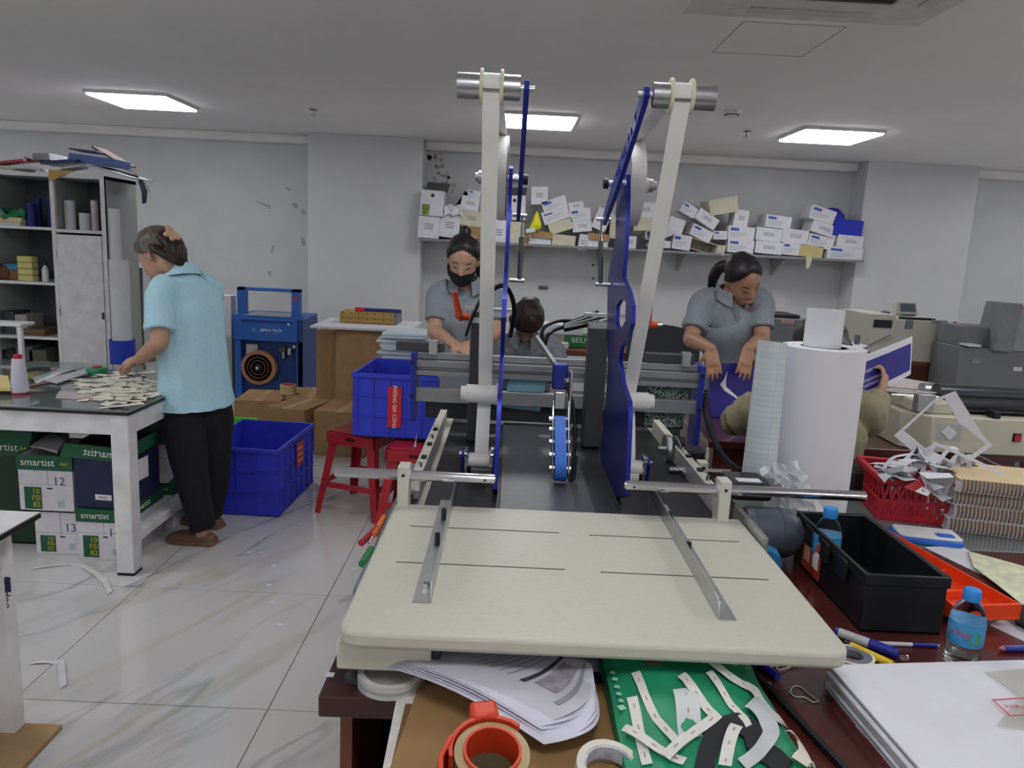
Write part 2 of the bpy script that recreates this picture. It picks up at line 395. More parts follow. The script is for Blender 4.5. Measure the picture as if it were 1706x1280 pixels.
# ---- base frame under the table, feet
xb0 = X0-.006
Pm(MB().bx(xb0, xb0+.155, Y0+.03, 2.95, .785, .838), 'base_frame', cream2, bev=.004)
Pm(MB().bx(X1-.16, X1-.005, Y0+.28, 2.95, .785, .838), 'base_frame', cream2, bev=.004)
Pm(MB().bx(xb0+.155, xb0+.17, Y0+.035, Y0+.25, .785, .838), 'end_cap', mat('dark green plastic', '#1f3a34', .5), bev=.002)
Pm(MB().bx(xb0, X1-.005, 1.72, 2.95, .785, .832), 'bed', dark_metal)
for x, y in ((xb0+.025, Y0+.06), (xb0+.025, 2.85), (X1-.05, 1.5), (X1-.05, 2.85)):
    Pm(MB().lathe([(.017, .751-.75), (.017, .758-.75), (.009, .76-.75), (.009, .036)], (x, y, .75), 14), 'foot', dark_metal)
# ---- belt deck, drive strip, rails
DX0, DX1 = W(705, 840, z=.86).x, W(1195, 860, z=.86).x
Pm(MB().bx(DX0, DX1, Y1+.006, 2.98, .832, .852), 'belt_deck', mat('black deck', '#2a2b2e', .4, .2, .04), bev=.003)
Pm(MB().bx(W(832, 840, z=.86).x, W(992, 850, z=.86).x, Y1+.004, 2.985, .8525, .857), 'conveyor_belt', beltm, bev=.002)
Pm(MB().cyl((DX0+.01, Y1+.016, .845), (DX1-.01, Y1+.016, .845), .0115), 'nose_roller', dark_metal)
for s, x in ((-1, W(712, 800, y=2.05).x), (1, W(1188, 850, y=1.85).x)):
    r = Pm(MB().bx(x-.018, x+.006, 1.80, 2.62, .852, .905), 'side_rail', cream2, bev=.002)
    for yy in (1.98, 2.12, 2.3): Pm(MB().bx(x-.012, x+.002, yy, yy+.022, .904, .911), 'clip', black_plastic, r)
    for yy in (1.9, 2.2): Pm(MB().cyl((x-.006, yy, .905), (x-.006, yy, .918), .006, n=12), 'screw', chrome, r)
Pm(MB().bx(DX0-.05, DX0-.03, 1.76, 2.5, .84, .87), 'guide_bar', black_plastic)
for k in range(3): Pm(MB().bc((DX0-.03, 1.80+k*.05, .872), (.03, .02, .014)), 'guide_block', alu, bev=.001)
# ---- cross rods on their posts
RY_, RZ_ = 1.72, .939
def rod(xa, xb, name='guide_rod'):
    r = Pm(MB().lathe([(.0095, 0), (.0125, .003), (.0125, xb-xa-.003), (.0095, xb-xa)], (xa, RY_, RZ_), 20, (1, 0, 0)), name, chrome)
    return r
rl = rod(W(558, 787, y=RY_).x, W(826, 800, y=RY_).x); rr = rod(W(1040, 808, y=RY_).x, W(1442, 828, y=RY_).x)
for x in (W(808, 800, y=RY_).x, ): Pm(MB().cyl((x, RY_-.0135, RZ_), (x, RY_-.01, RZ_), .003, n=8), 'set_screw', black_plastic, rl)
x = W(1055, 812, y=RY_).x; Pm(MB().cyl((x, RY_-.0135, RZ_), (x, RY_-.01, RZ_), .003, n=8), 'set_screw', black_plastic, rr)
for px in (673, 1208):
    x = W(px, 800, y=RY_-.01).x
    p = Pm(MB().bx(x-.0135, x+.0135, RY_-.025, RY_+.02, ZP-.02, RZ_+.027), 'rod_post', cream2, bev=.0015)
    Pm(MB().cyl((x, RY_-.0262, RZ_+.006), (x, RY_-.02, RZ_+.006), .004, n=10), 'set_screw', black_plastic, p)
a = W(1222, 833, y=1.72); Pm(MB().bx(X1+.002, X1+.014, 1.56, 1.78, .838, .884), 'side_bracket', alu, bev=.001)
Pm(MB().cyl((X1+.014, 1.60, .866), (X1+.017, 1.60, .866), .004, n=8), 'screw', black_plastic)
# ---- the two towers
XLP = W(851, 290, y=2.12).x; XRP = .31
PROF = [(1047, 290), (1047.5, 330), (1045, 400), (1040, 462), (1050, 486), (1056, 510), (1055, 540), (1048, 562), (1037, 580), (1034, 600), (1040, 640), (1050, 668), (1051, 690), (1048, 760), (1045, 826), (1022, 832), (1003, 806), (1004, 740), (1009, 700), (1014, 640), (1016, 600), (1014, 560), (1015, 470), (1020, 440), (1028, 400), (1031, 290), (1039, 286)]
prof = [(lambda v: (v.y, v.z))(W(px, py, x=XRP)) for px, py in PROF]
HOLE = [(1046, 504), (1045, 535), (1039, 546), (1033, 548), (1029, 538), (1030, 510), (1036, 500), (1041, 498)]
hole = [(lambda v: (v.y, v.z))(W(px, py, x=XRP)) for px, py in HOLE]
def plate_with_hole(x, th):
    """side plate cut out by a handle hole (bridge the two outlines)"""
    import mathutils
    me = bpy.data.curves.new('c', 'CURVE'); me.dimensions = '2D'; me.fill_mode = 'BOTH'; me.extrude = th/2
    for loop in (prof, hole):
        sp = me.splines.new('POLY'); sp.points.add(len(loop)-1); sp.use_cyclic_u = True
        for p, (y, z) in zip(sp.points, loop): p.co = (y, z, 0, 1)
    o = bpy.data.objects.new('c', me); COL.objects.link(o); bpy.context.view_layer.update()
    m = bpy.data.meshes.new_from_object(o.evaluated_get(bpy.context.evaluated_depsgraph_get()))
    bpy.data.objects.remove(o); bpy.data.curves.remove(me)
    mb = MB(); mb.add([(x+v.co.z, v.co.x, v.co.y) for v in m.vertices], [tuple(p.vertices) for p in m.polygons]); bpy.data.meshes.remove(m)
    return mb
PIV = W(1018, 306, x=XRP-.028)
TOPR = W(1076, 158, x=XRP-.028)
ARMB = W(1008, 366, x=XRP-.028)
print('arm', PIV, TOPR, ARMB, 'XLP', XLP, 'prof', prof[0], prof[14], prof[16])
blue_face = mat('blue anodised plate', '#2a3a9c', .38, .3, .04)
TW = .038            # tape width
def tower(s):
    """s=+1: the tower whose tape hangs on the +x side of its plate; s=-1: mirrored"""
    xp = XRP if s > 0 else XLP; xa = xp-s*.028
    X = lambda d: xp+s*d
    Pm(plate_with_hole(xp, .011), 'tower_plate', blue_anod, bev=.0012)
    # slanted dancer arm with a row of lightening holes
    py, pz = PIV.y, PIV.z; ty, tz = TOPR.y, TOPR.z; by, bz = ARMB.y, ARMB.z
    d = Vector((0, ty-by, tz-bz)); L = d.length; d.normalize(); n = Vector((0, -d.z, d.y))
    half = .027
    loopO = [Vector((xa-.006, by, bz))+d*t+n*w for t, w in ((-.01, .016), (-.01, -.016), (L*.3, -half), (L*.55, -half), (L-.01, -.017), (L+.014, -.010), (L+.014, .010), (L-.01, .017), (L*.55, half), (L*.3, half))]
    cu = bpy.data.curves.new('c', 'CURVE'); cu.dimensions = '2D'; cu.fill_mode = 'BOTH'; cu.extrude = .006
    lo = [[(t, w) for t, w in ((-.012, .014), (-.012, -.014), (L*.34, -half), (L*.6, -half), (L-.01, -.018), (L+.016, -.010), (L+.016, .010), (L-.01, .018), (L*.6, half), (L*.34, half))]]
    for k in range(7):
        t = L*(.42+.072*k); lo.append([(t-.016, -.013), (t+.004, .015), (t+.013, .015), (t+.013, -.013)] if k % 2 == 0 else [(t-.016, .015), (t-.016, -.013), (t-.004, -.013), (t+.013, .015)])
    for loop in lo:
        sp = cu.splines.new('POLY'); sp.points.add(len(loop)-1); sp.use_cyclic_u = True
        for p, (a_, b_) in zip(sp.points, loop): p.co = (a_, b_, 0, 1)
    o = bpy.data.objects.new('c', cu); COL.objects.link(o); bpy.context.view_layer.update()
    m = bpy.data.meshes.new_from_object(o.evaluated_get(bpy.context.evaluated_depsgraph_get())); bpy.data.objects.remove(o); bpy.data.curves.remove(cu)
    mb = MB(); mb.add([Vector((xa+v.co.z, by, bz))+d*v.co.x+n*v.co.y for v in m.vertices], [tuple(p.vertices) for p in m.polygons])
    arm = Pm(mb, 'dancer_arm', blue_face, bev=.0012)
    Pm(MB().cyl((X(-.046), py, pz), (X(.085), py, pz), .009), 'pivot_shaft', chrome)
    Pm(MB().cyl((X(-.05), py, pz), (X(-.036), py, pz), .016), 'pivot_cap', black_plastic)
    for k in (-.019, -.013): Pm(MB().cyl((X(k), py, pz), (X(k+.004), py, pz), .014), 'washer', steel)
    # top roller with two cream rings
    r0, r1 = X(-.015), X(.126)
    rollr = Pm(MB().lathe([(.022, 0), (.0275, .001), (.0275, abs(r1-r0)-.001), (.022, abs(r1-r0))], (r0, ty, tz), 28, (s, 0, 0)), 'top_roller', steel)
    Pm(MB().cyl((X(-.046), ty, tz), (X(.128), ty, tz), .006, n=12), 'roller_axle', chrome, rollr)
    tx = X(.049)
    for k in (-1, 1):
        x = tx+k*(TW/2+.0035)
        Pm(MB().lathe([(.028, -.004), (.0375, -.0035), (.0385, 0), (.0375, .0035), (.028, .004)], (x, ty, tz), 28, (1, 0, 0)), 'rubber_ring', cream_rubber, rollr)
    # tape roll on its hub: a thing of its own
    lab = ('white tape roll on the second blue tower, its strip running to the idler' if s > 0 else 'white tape roll seen edge on beside the first blue tower, with its long strip')
    tr = T('tape_roll', lab, 'tape roll', (X(.0335), py, pz), group='liner tape on the blue towers')
    xr0, xr1 = X(.012), X(.055)
    RO = .118
    mbr = MB().lathe([(.040, 0), (RO, 0), (RO, .043), (.040, .043), (.040, 0)], (xr0, py, pz), 48, (s, 0, 0))
    mbr.build('roll', tape_white, tr)
    MB().lathe([(.026, -.002), (.0395, -.002), (.0395, .05), (.026, .05), (.026, -.002)], (xr0, py, pz), 32, (s, 0, 0)).build('core', mat('paper core', '#b9a888', .8), tr)
    # the strip: from the roll up over the top roller, down to the idler, on to the press roller
    iy, iz = IDL.y, IDL.z
    lowy, lowz = LOW.y, LOW.z
    w = Vector((TW/2, 0, 0)); pr = .0285
    path = []
    path += [Vector((0, py+.02, pz+RO)), Vector((0, py-.01, pz+RO+.004))]
    a0 = 120
    path += [Vector((0, ty+math.cos(R(a))*pr, tz+math.sin(R(a))*pr)) for a in range(60, 200, 14)]
    path += [Vector((0, iy+.027, iz+.012)), Vector((0, iy+.0275, iz-.002)), Vector((0, iy+.024, iz-.016))]
    path += [Vector((0, lowy+.024, lowz+.035)), Vector((0, lowy+.022, lowz+.008))]
    xs = []
    for i, p in enumerate(path):
        xx = X(.0335) if i < 1 else (tx if i < 12 else X(.045))
        if i == 1: xx = X(.036)
        xs.append(Vector((xx, p.y, p.z)))
    seq = []
    for i in range(len(xs)-1):
        k = 8 if (xs[i+1]-xs[i]).length > .1 else 1
        for j_ in range(k):
            t = j_/k; f = xs[i].lerp(xs[i+1], t); seq.append(f)
    seq.append(xs[-1])
    MB().grid([[p-w, p+w] for p in seq], .0004).build('strip', tape_white, tr)
    # hub knob
    Pm(MB().lathe([(.035, 0), (.035, .004), (.022, .006), (.022, .022), (.017, .024)], (X(.058), py, pz), 24, (s, 0, 0)), 'hub_flange', mat('clear hub plastic', '#c9cac6', .25, 0, 0), smooth=30)
    Pm(MB().lathe([(.012, .02), (.02, .022), (.02, .034), (.013, .035), (.013, .044), (.0, .044)], (X(.06), py, pz), 18, (s, 0, 0)), 'hub_knob', steel, smooth=30)
    Pm(MB().lathe([(.122, 0), (.122, .002), (.03, .002), (.03, 0), (.122, 0)], (X(.0085), py, pz), 48, (s, 0, 0)), 'backing_disc', mat('grey disc', '#8f9298', .4, .4, .02))
    # gas spring from the arm's lower end to the plate
    e0 = Vector((X(-.04), by, bz)); q = W(1000, 474, x=XRP-.04); e1 = Vector((X(-.04), q.y, q.z))
    g = Pm(MB().cyl(e0.lerp(e1, .35), e1, .0075, n=14), 'gas_spring', dark_metal)
    Pm(MB().cyl(e0, e0.lerp(e1, .4), .0035, n=10), 'piston_rod', chrome, g)
    for e in (e0, e1): Pm(MB().cyl(e-Vector((s*.014, 0, 0)), e+Vector((s*.03, 0, 0)), .006, n=12), 'ball_joint', steel, g)
    # idler (white nylon)
    il = Pm(MB().lathe([(.024, 0), (.026, .002), (.026, .088), (.021, .090), (.021, .104)], (X(.007), iy, iz), 24, (s, 0, 0)), 'idler_roller', nylon, smooth=30)
    Pm(MB().lathe([(.032, 0), (.032, .007), (.0, .007)], (X(.006), iy, iz), 24, (s, 0, 0)), 'flange', nylon, il)
    # press head: two short blue cheeks, white press roller, chrome bolts
    hy, hz = lowy, lowz
    x0, x1 = X(.008), X(.094)
    for x_ in (x0, x1):
        ck = Pm(MB().prism([(x_-s*.004, hy+dy, hz+dz) for dy, dz in ((-.02, -.055), (-.024, .0), (-.028, .018), (-.014, .034), (.03, .03), (.06, -.01), (.06, -.055))], (s*.008, 0, 0)), 'cheek', blue_anod, bev=.002)
        for dy, dz in ((-.018, .02), (.02, .012)): Pm(MB().cyl((x_-s*.011, hy+dy, hz+dz), (x_+s*.011, hy+dy, hz+dz), .0055, n=12), 'bolt', chrome, ck)
    pr_ = Pm(MB().lathe([(.0185, 0), (.020, .002), (.020, .058), (.0185, .060)], (X(.020), hy-.002, hz), 24, (s, 0, 0)), 'press_roller', nylon)
    Pm(MB().cyl((x0, hy-.002, hz), (x1, hy-.002, hz), .005, n=10), 'axle', chrome, pr_)
    for k_ in (.015, .086):
        for dz in (.025, -.012, .008):
            Pm(MB().lathe([(.007, 0), (.009, .002), (.009, .008), (.007, .01)], (X(k_), hy-.02, hz+dz), 12, (0, 1, 0)), 'bolt', chrome)
        Pm(MB().bx(min(X(k_-.004), X(k_+.004)), max(X(k_-.004), X(k_+.004)), hy-.012, hy+.03, hz-.045, hz+.03), 'bearing_bracket', steel, bev=.001)
    # peel disc, presser foot and dark body behind
    c = Vector((X(.055 if s < 0 else .02), hy-.028, hz-.045))
    if s < 0: c.x = X(.02)
    Pm(MB().prism([(c.x+math.cos(R(a))*.017, c.y, c.z+max(-.012, math.sin(R(a))*.017)) for a in range(0, 360, 20)], (0, .008, 0)), 'peel_disc', cream2)
    Pm(MB().cyl((c.x, c.y-.002, c.z+.002), (c.x, c.y, c.z+.002), .004, n=10), 'screw', black_plastic)
    Pm(MB().bx(min(x0, x1), max(x0, x1), hy-.005, hy+.12, .866, hz-.02), 'press_body', black_plastic, bev=.003)
    Pm(MB().cyl((X(.012), hy-.012, .873), (X(.07), hy-.012, .873), .0155), 'presser_roller', cream2 if s > 0 else dark_metal)
    # head post with orange clamp lever
    q = W(1040, 590, y=2.38); q2 = W(778, 560, y=2.38); px_ = (X(-.02) if s > 0 else X(.075))
    hp = Pm(MB().bx(px_-.03, px_+.03, 2.36, 2.44, .86, 1.28 if s < 0 else 1.25), 'head_post', dark_metal, bev=.003)
    Pm(MB().bx(px_-.035, px_+.035, 2.355, 2.445, 1.245, 1.262), 'cap_plate', alu, hp)
    Pm(MB().bar((px_-.05, 2.40, 1.285), (px_+.11, 2.40, 1.285), .02, .012), 'slide_bar', alu, hp, bev=.001)
    lv0 = W(765, 527, y=2.34) if s < 0 else W(1079, 540, y=2.34); lv1 = W(757, 486, y=2.33) if s < 0 else W(1084, 505, y=2.33)
    lv = Pm(MB().tube([lv0+Vector((.004, .02, -.004)), lv0, lv1], [(.013, .013), (.012, .013), (.007, .010)], 12), 'clamp_lever', orange_red)
    Pm(MB().cyl(lv0+Vector((0, .005, -.002)), lv0+Vector((.03, .03, -.004)), .011, n=14), 'lever_hub', orange_red, lv)
    Pm(MB().cyl(lv0+Vector((.02, .02, -.004)), lv0+Vector((.05, .04, -.004)), .007, n=12), 'lever_bolt', chrome, lv)
IDL = W(1085, 670, x=.415); LOW = W(1066, 779, x=.385)
print('idl', IDL, 'low', LOW)
tower(1); tower(-1)
# ---- gantry: grey extrusions across the belt, blue end plates, hose bundle
GY = 2.62
gx0, gx1 = W(694, 600, y=GY).x, W(1166, 620, y=GY).x
zt = W(930, 600, y=GY).z
for k, (dz, h) in enumerate(((0, .022), (-.026, .03), (-.058, .02))):
    Pm(MB().bx(gx0, gx1, GY-(.0 if k else -.03), GY+.05, zt+dz-h, zt+dz), 'cross_beam', grey_alu, bev=.0015)
zb = W(930, 668, y=GY).z
Pm(MB().bx(gx0, gx1, GY, GY+.03, zb-.026, zb+.022), 'cross_beam', grey_alu, bev=.0015)
for k in range(2): Pm(MB().bx(gx0, gx1, GY-.002, GY, zt-.02-.03*k, zt-.017-.03*k), 'groove', dark_metal)
for x, z0 in ((gx0-.012, .86), (gx1+.004, .8)):
    ep = Pm(MB().bx(x-.006, x+.012, GY-.02, GY+.09, z0, zt+.004), 'end_plate', blue_face, bev=.002)
    for dz in (.03, .15): Pm(MB().cyl((x-.0, GY-.024, zt-dz), (x-.0, GY-.018, zt-dz), .007, n=12), 'bolt', black_plastic, ep)
for px, py, w, h in ((1143, 592, .030, .05), (722, 585, .03, .05)):
    c = W(px, py, y=GY+.02); Pm(MB().bc((c.x, c.y, zt+.022), (w, .03, h)), 'stop_block', alu, bev=.001)
    Pm(MB().bc((c.x-.05, c.y+.04, zt+.018), (.17, .05, .032)), 'top_block', dark_metal, bev=.002)
# dark lower apron and light blue sheet coming through between the beams
Pm(MB().bx(gx0+.03, gx1-.03, GY+.05, GY+.06, .862, zb-.03), 'apron', mat('dark apron', '#34363a', .5))
cyan = mat('pale cyan paper', '#8fc7d6', .7, 0, .04, 8)
t = T('sheet', 'pale cyan paper sheet passing between the grey cross beams', 'paper sheet', (.05, GY+.03, zb+.025))
rows = []
for i in range(10):
    v = i/9; z = zb+.052-.10*v+0; y = GY-.004-.045*math.sin(v*2.4)
    rows.append([(W(848, 650, y=GY).x+.135*u-.02*v, GY+.036+.004*math.sin(u*6.2+v*3), zt-.07-.115*v-.012*u*v) for u in [q/8 for q in range(9)]])
MB().grid(rows, .0006).build('face', cyan, t)
spk = mat('speckled green sheet', '#3f6a55', .7, 0, 0); nt, pb_, N, L = nodes_of(spk)
tc = N('ShaderNodeTexCoord'); vo = N('ShaderNodeTexVoronoi'); vo.inputs['Scale'].default_value = 230; L(tc.outputs['Object'], vo.inputs['Vector']); rp = N('ShaderNodeValToRGB'); rp.color_ramp.interpolation = 'CONSTANT'
rp.color_ramp.elements[0].color = lin('#d6e6da'); rp.color_ramp.elements[1].color = lin('#24463a'); rp.color_ramp.elements[1].position = .42; L(vo.outputs['Distance'], rp.inputs[0]); L(rp.outputs[0], pb_.inputs['Base Color'])
t = T('speckled_sheet', 'dark green sheet speckled with white hanging behind the cross beams by the second tower', 'sheet', (W(1120, 700, y=GY).x, GY+.04, .87))
xs0, xs1 = W(1078, 690, y=GY).x, W(1152, 690, y=GY).x
MB().grid([[(xs0+(xs1-xs0)*u/8-.02*v/6*(u/8), GY+.045+.006*math.sin(u*.9+v), zt-.045-(zt-.045-.87)*v/6) for u in range(9)] for v in range(7)], .001).build('sheet', spk, t, smooth=60)
MB().grid([[(xs0+(xs1-xs0)*u/8, GY+.055+.07*v/3, zt+.006+.004*math.sin(u*1.3+v)) for u in range(9)] for v in range(4)], .001).build('fold', spk, t, smooth=60)
# ---- centre press unit: drive belt loop on two pulleys, hose, chrome side arm
cx = W(931, 800, y=2.0).x
zc0 = .875; yc = W(931, 822, x=cx).y
top = W(933, 748, x=cx); cu_ = Vector((cx, 2.02, .885)); ct = Vector((cx, 2.12, .985))
lo = [Vector((cx, 1.98, .893)), Vector((cx, 2.10, .985))]
def loop_belt(x0, x1, pts, r, th):
    a, b = pts; d = (b-a).normalized(); n = Vector((0, d.z, -d.y)); out = []; inn = []
    for k in range(13):
        an = R(90+180*k/12); out.append(a+n*math.sin(an)*(-r) * -1 if False else a+(n*math.cos(an-math.pi/2)+d*-math.sin(an-math.pi/2)*1)*r)
    for k in range(13):
        an = R(180*k/12); out.append(b+(-n*math.cos(an)+d*math.sin(an))*r)
    c = (a+b)/2
    inn = []
    for p in out:
        q = a if (p-a).length < (p-b).length else b
        inn.append(q+(p-q)*((r-th)/r))
    return MB().ring([Vector((x0, p.y, p.z)) for p in out], [Vector((x0, p.y, p.z)) for p in inn], (x1-x0, 0, 0))
bl = Pm(loop_belt(cx-.016, cx+.016, lo, .031, .004), 'drive_belt', blue_belt, smooth=50)
for p in lo: Pm(MB().cyl((cx-.015, p.y, p.z), (cx+.015, p.y, p.z), .027), 'pulley', steel, bl)
for sx in (-.024, .02):
    pl = Pm(MB().prism([(cx+sx, lo[0].y+a, lo[0].z+b) for a, b in ((-.02, -.022), (-.028, .0), (.085, .125), (.1, .17), (.13, .17), (.14, .1), (.03, -.02))], (.004, 0, 0)), 'belt_cheek', chrome if sx < 0 else steel, bev=.001)
    for t_ in (.05, .35, .65, .95, 1.2):
        p = lo[0].lerp(lo[1], t_); Pm(MB().cyl((cx+sx-.006, p.y-.012, p.z), (cx+sx+.008, p.y-.012, p.z), .007, n=12), 'bolt', chrome, pl)
Pm(MB().bc((cx, 2.14, 1.055), (.034, .03, .05)), 'press_block', steel, bev=.003)
Pm(MB().bc((cx, 2.2, 1.115), (.045, .04, .075)), 'press_cylinder', blue_face, bev=.004)
Pm(MB().bx(cx+.024, cx+.03, 2.1, 2.17, .93, 1.14), 'side_arm', steel, bev=.001)
s0 = W(946, 640, y=2.17); s1 = W(893, 562, y=2.35)
Pm(MB().bar(s0, s1, .012, .016), 'tie_bar', grey_alu, bev=.001)
hose = mat('black hose', '#121316', .4)
Pm(MB().tube(smooth_path([W(944, 640, y=2.15), W(957, 690, y=2.1), W(957, 745, y=2.05), W(952, 790, y=2.0), W(948, 818, y=1.98)]), .0055, 10), 'hose', hose)
Pm(MB().cyl(W(958, 760, y=2.05), W(953, 800, y=2.02), .009, n=12), 'hose_sleeve', dark_metal)
Pm(MB().tube(smooth_path([W(903, 575, y=2.4), W(905, 548, y=2.4), W(930, 535, y=2.42), W(965, 535, y=2.44), W(1005, 528, y=2.45), W(1020, 520, y=2.42)]), .006, 10), 'hose', hose)
Pm(MB().tube(smooth_path([W(908, 575, y=2.38), W(915, 556, y=2.38), W(940, 545, y=2.42), W(985, 542, y=2.44), W(1010, 536, y=2.45)]), .006, 10), 'hose', hose)
for k in range(4):
    Pm(MB().cyl(W(940, 540+k*3, y=2.43-.012*k), W(996, 519+k*6, y=2.46-.012*k), .0085, n=10), 'hose_sleeve', hose)
Pm(MB().tube(smooth_path([W(822, 482, y=2.2), W(838, 476, y=2.2), W(851, 490, y=2.22), W(857, 520, y=2.25), W(850, 560, y=2.3)]), .007, 10), 'hose', hose)
Pm(MB().tube(smooth_path([W(800, 500, y=2.3), W(786, 530, y=2.3), W(776, 560, y=2.3)]), .005, 8), 'hose', hose)
Pm(MB().tube(smooth_path([W(1172, 655, y=GY), W(1176, 690, y=2.6), W(1186, 725, y=2.5), W(1205, 760, y=2.4), W(1232, 785, y=2.3)]), .009, 10), 'cable', hose)
Pm(MB().tube(smooth_path([W(1176, 650, y=GY+.05), W(1182, 700, y=2.62), W(1196, 740, y=2.55), W(1216, 775, y=2.45)]), .006, 10), 'cable', hose)
# centre hinge lever and thin guide plate beside the second tower
Pm(MB().prism([W(1004, 790, y=2.1), W(1028, 845, y=1.78), W(1030, 852, y=1.775), W(1003, 797, y=2.1)], (0, 0, .004)), 'guide_plate', chrome)
# ---- adjusting shaft on the far side: two grey wheels, block, shaft, tensioner arm
ay = 2.14; q = W(1165, 785, y=ay)
sh = Pm(MB().cyl((q.x-.09, ay, q.z), (W(1217, 785, y=ay).x, ay, q.z), .009), 'adjust_shaft', steel)
b = W(1172, 785, y=ay-.02); Pm(MB().bx(b.x-.013, b.x+.013, ay-.02, ay+.02, .852, q.z+.03), 'shaft_block', cream2, bev=.001)
Pm(MB().cyl((b.x, ay-.022, q.z+.015), (b.x, ay-.019, q.z+.015), .005, n=10), 'screw', black_plastic)
w_ = W(1112, 748, y=2.28)
wl = Pm(MB().lathe([(.008, 0), (.042, 0), (.045, .004), (.045, .014), (.042, .018), (.008, .018), (.008, 0)], (w_.x-.01, 2.28, w_.z), 32, (1, 0, 0)), 'hand_wheel', alu, smooth=30)
Pm(MB().cyl((w_.x-.03, 2.28, w_.z), (w_.x+.05, 2.28, w_.z), .008), 'wheel_axle', steel, wl)
a0, a1 = W(1124, 738, y=2.28), W(1150, 790, y=2.1)
Pm(MB().bar(a0, a1, .006, .05), 'tension_arm', steel, bev=.001)
for t_, r_ in ((.0, .02), (.95, .016)):
    p = a0.lerp(a1, t_); Pm(MB().cyl(p-Vector((.022, 0, 0)), p+Vector((.03, 0, 0)), r_, n=16), 'tension_roller', steel if t_ else black_plastic)
Pm(MB().lathe([(.004, 0), (.006, .02), (.003, .045)], W(1177, 770, y=2.2), 10), 'grease_nipple', cream_rubber)
Pm(MB().bc(W(1150, 760, y=2.25), (.09, .08, .05)), 'valve_block', black_plastic, bev=.006)
# ---- motor hanging beyond the table's side
mx = X1+.075; mz = W(1285, 888, y=1.75).z
mo = Pm(MB().lathe([(.02, 0), (.056, .004), (.060, .012), (.060, .105), (.055, .118), (.045, .122), (.042, .134), (.03, .138), (.0, .139)], (X1+.022, 1.76, mz), 36, (1, -.05, 0)), 'motor', motor_grey, smooth=30)
for k in range(2): Pm(MB().lathe([(.060, 0), (.0612, .0005), (.0612, .003), (.060, .0035), (.060, 0)], (X1+.045+.062*k, 1.7588-.0031*k, mz), 36, (1, -.05, 0)), 'cooling_fin', motor_grey, mo)
Pm(MB().bx(X1+.0, X1+.105, 1.80, 1.92, mz+.06, mz+.105), 'terminal_box', black_plastic, bev=.012, seg=3)
Pm(MB().bx(X1+.02, X1+.08, 1.82, 1.85, mz+.1045, mz+.1062), 'label', paper_white)
Pm(MB().cyl((X1+.160, 1.753, mz), (X1+.172, 1.752, mz), .032), 'motor_cap', dark_metal, mo)
# ================================================================ left side of the room
glass = mat('dark glass top', '#6b7472', .04, 0, 0, coat=.5)
black_edge = mat('black edge seal', '#17181a', .5)
grey_steel = mat('grey sheet steel', '#a3a4a2', .45, 0, .02)
cabinet_in = mat('cabinet inside', '#8f9392', .5, 0, .02)
# ---- white steel work table with a glass top
TX1, TY0, TY1, TZ = -1.565, 3.05, 4.15, .737
t = T('work_table', 'white steel work table with a dark glass top beside the woman in light blue', 'table', (-2.6, 3.6, 0))
TX0 = -3.9
for x in (TX1-.078, TX0):
    for y in (TY0+.02, TY1-.1):
        lg = MB().bx(x, x+.076, y, y+.076, .012, TZ-.02).build('leg', white_metal, t, bev=.004)
        MB().bx(x+.002, x+.074, y+.002, y+.074, 0, .012).build('rubber_foot', black_rubber, lg)
for y in (TY0+.02, TY1-.1):
    MB().bx(TX0+.076, TX1-.078, y+.004, y+.07, TZ-.11, TZ-.02).build('apron', white_metal, t, bev=.003)
for x in (TX1-.074, TX0+.004):
    MB().bx(x, x+.068, TY0+.096, TY1-.1, TZ-.11, TZ-.02).build('apron', white_metal, t, bev=.003)
    MB().bx(x+.004, x+.064, TY0+.096, TY1-.1, .13, .17).build('lower_rail', white_metal, t, bev=.003)
gt = MB().bx(TX0-.01, TX1+.006, TY0+.012, TY1, TZ-.02, TZ-.008).build('top_board', black_edge, t)
MB().bx(TX0-.012, TX1+.008, TY0+.01, TY1+.002, TZ-.008, TZ).build('glass_top', glass, t, bev=.0015)
# ---- things lying on the table
random.seed(11)
n_sl = 0
def sliver(px, py, l, w, a, h='e', lab=None):
    pass
pc = mat('cream paper scraps', '#dcd9c8', .75, 0, .05)
mb = MB()
for i in range(210):       # snipped paper clippings nobody could count
    px = random.gauss(205, 38); py = random.gauss(648, 14)
    if not (95 < px < 268 and 622 < py < 685): continue
    c = W(px, py, z=TZ+.002)
    if c.x > TX1-.01 or c.y < TY0+.02: continue
    a = random.uniform(-.9, .5); l = random.uniform(.015, .06); w = random.uniform(.008, .02); zz = TZ+.0015+random.random()*.01
    u = Vector((math.cos(a), math.sin(a), random.uniform(-.03, .12))); v = Vector((-math.sin(a), math.cos(a), random.uniform(-.05, .15)))
    p = Vector((c.x, c.y, zz)); mb.add([p-u*l-v*w, p+u*l-v*w, p+u*l*.8+v*w+Vector((0, 0, .003)), p-u*l*.9+v*w], [(0, 1, 2, 3)])
tag(mb.build('paper_clippings', pc, smooth=0), 'heap of cream paper clippings on the glass table top', 'paper scraps', kind='stuff')
def thread_cone(px, py, s, lab):
    c = W(px, py, z=TZ); t = T('thread_cone', lab, 'thread', (c.x, c.y, TZ))
    MB().lathe([(.034*s, .01*s), (.036*s, .02*s), (.030*s, .10*s), (.024*s, .16*s), (.0, .162*s)], n=28).build('thread', mat('white thread', '#c9c6d4', .85, 0, .04, 200, bump=.2), t, world=False)
    MB().lathe([(.037*s, 0), (.037*s, .012*s), (.02*s, .012*s)], n=24).build('base', mat('maroon plastic', '#8c2d36', .5), t, world=False)
    MB().lathe([(.017*s, .155*s), (.017*s, .178*s), (.010*s, .18*s), (.0, .176*s)], n=20).build('tip', red_plastic, t, world=False)
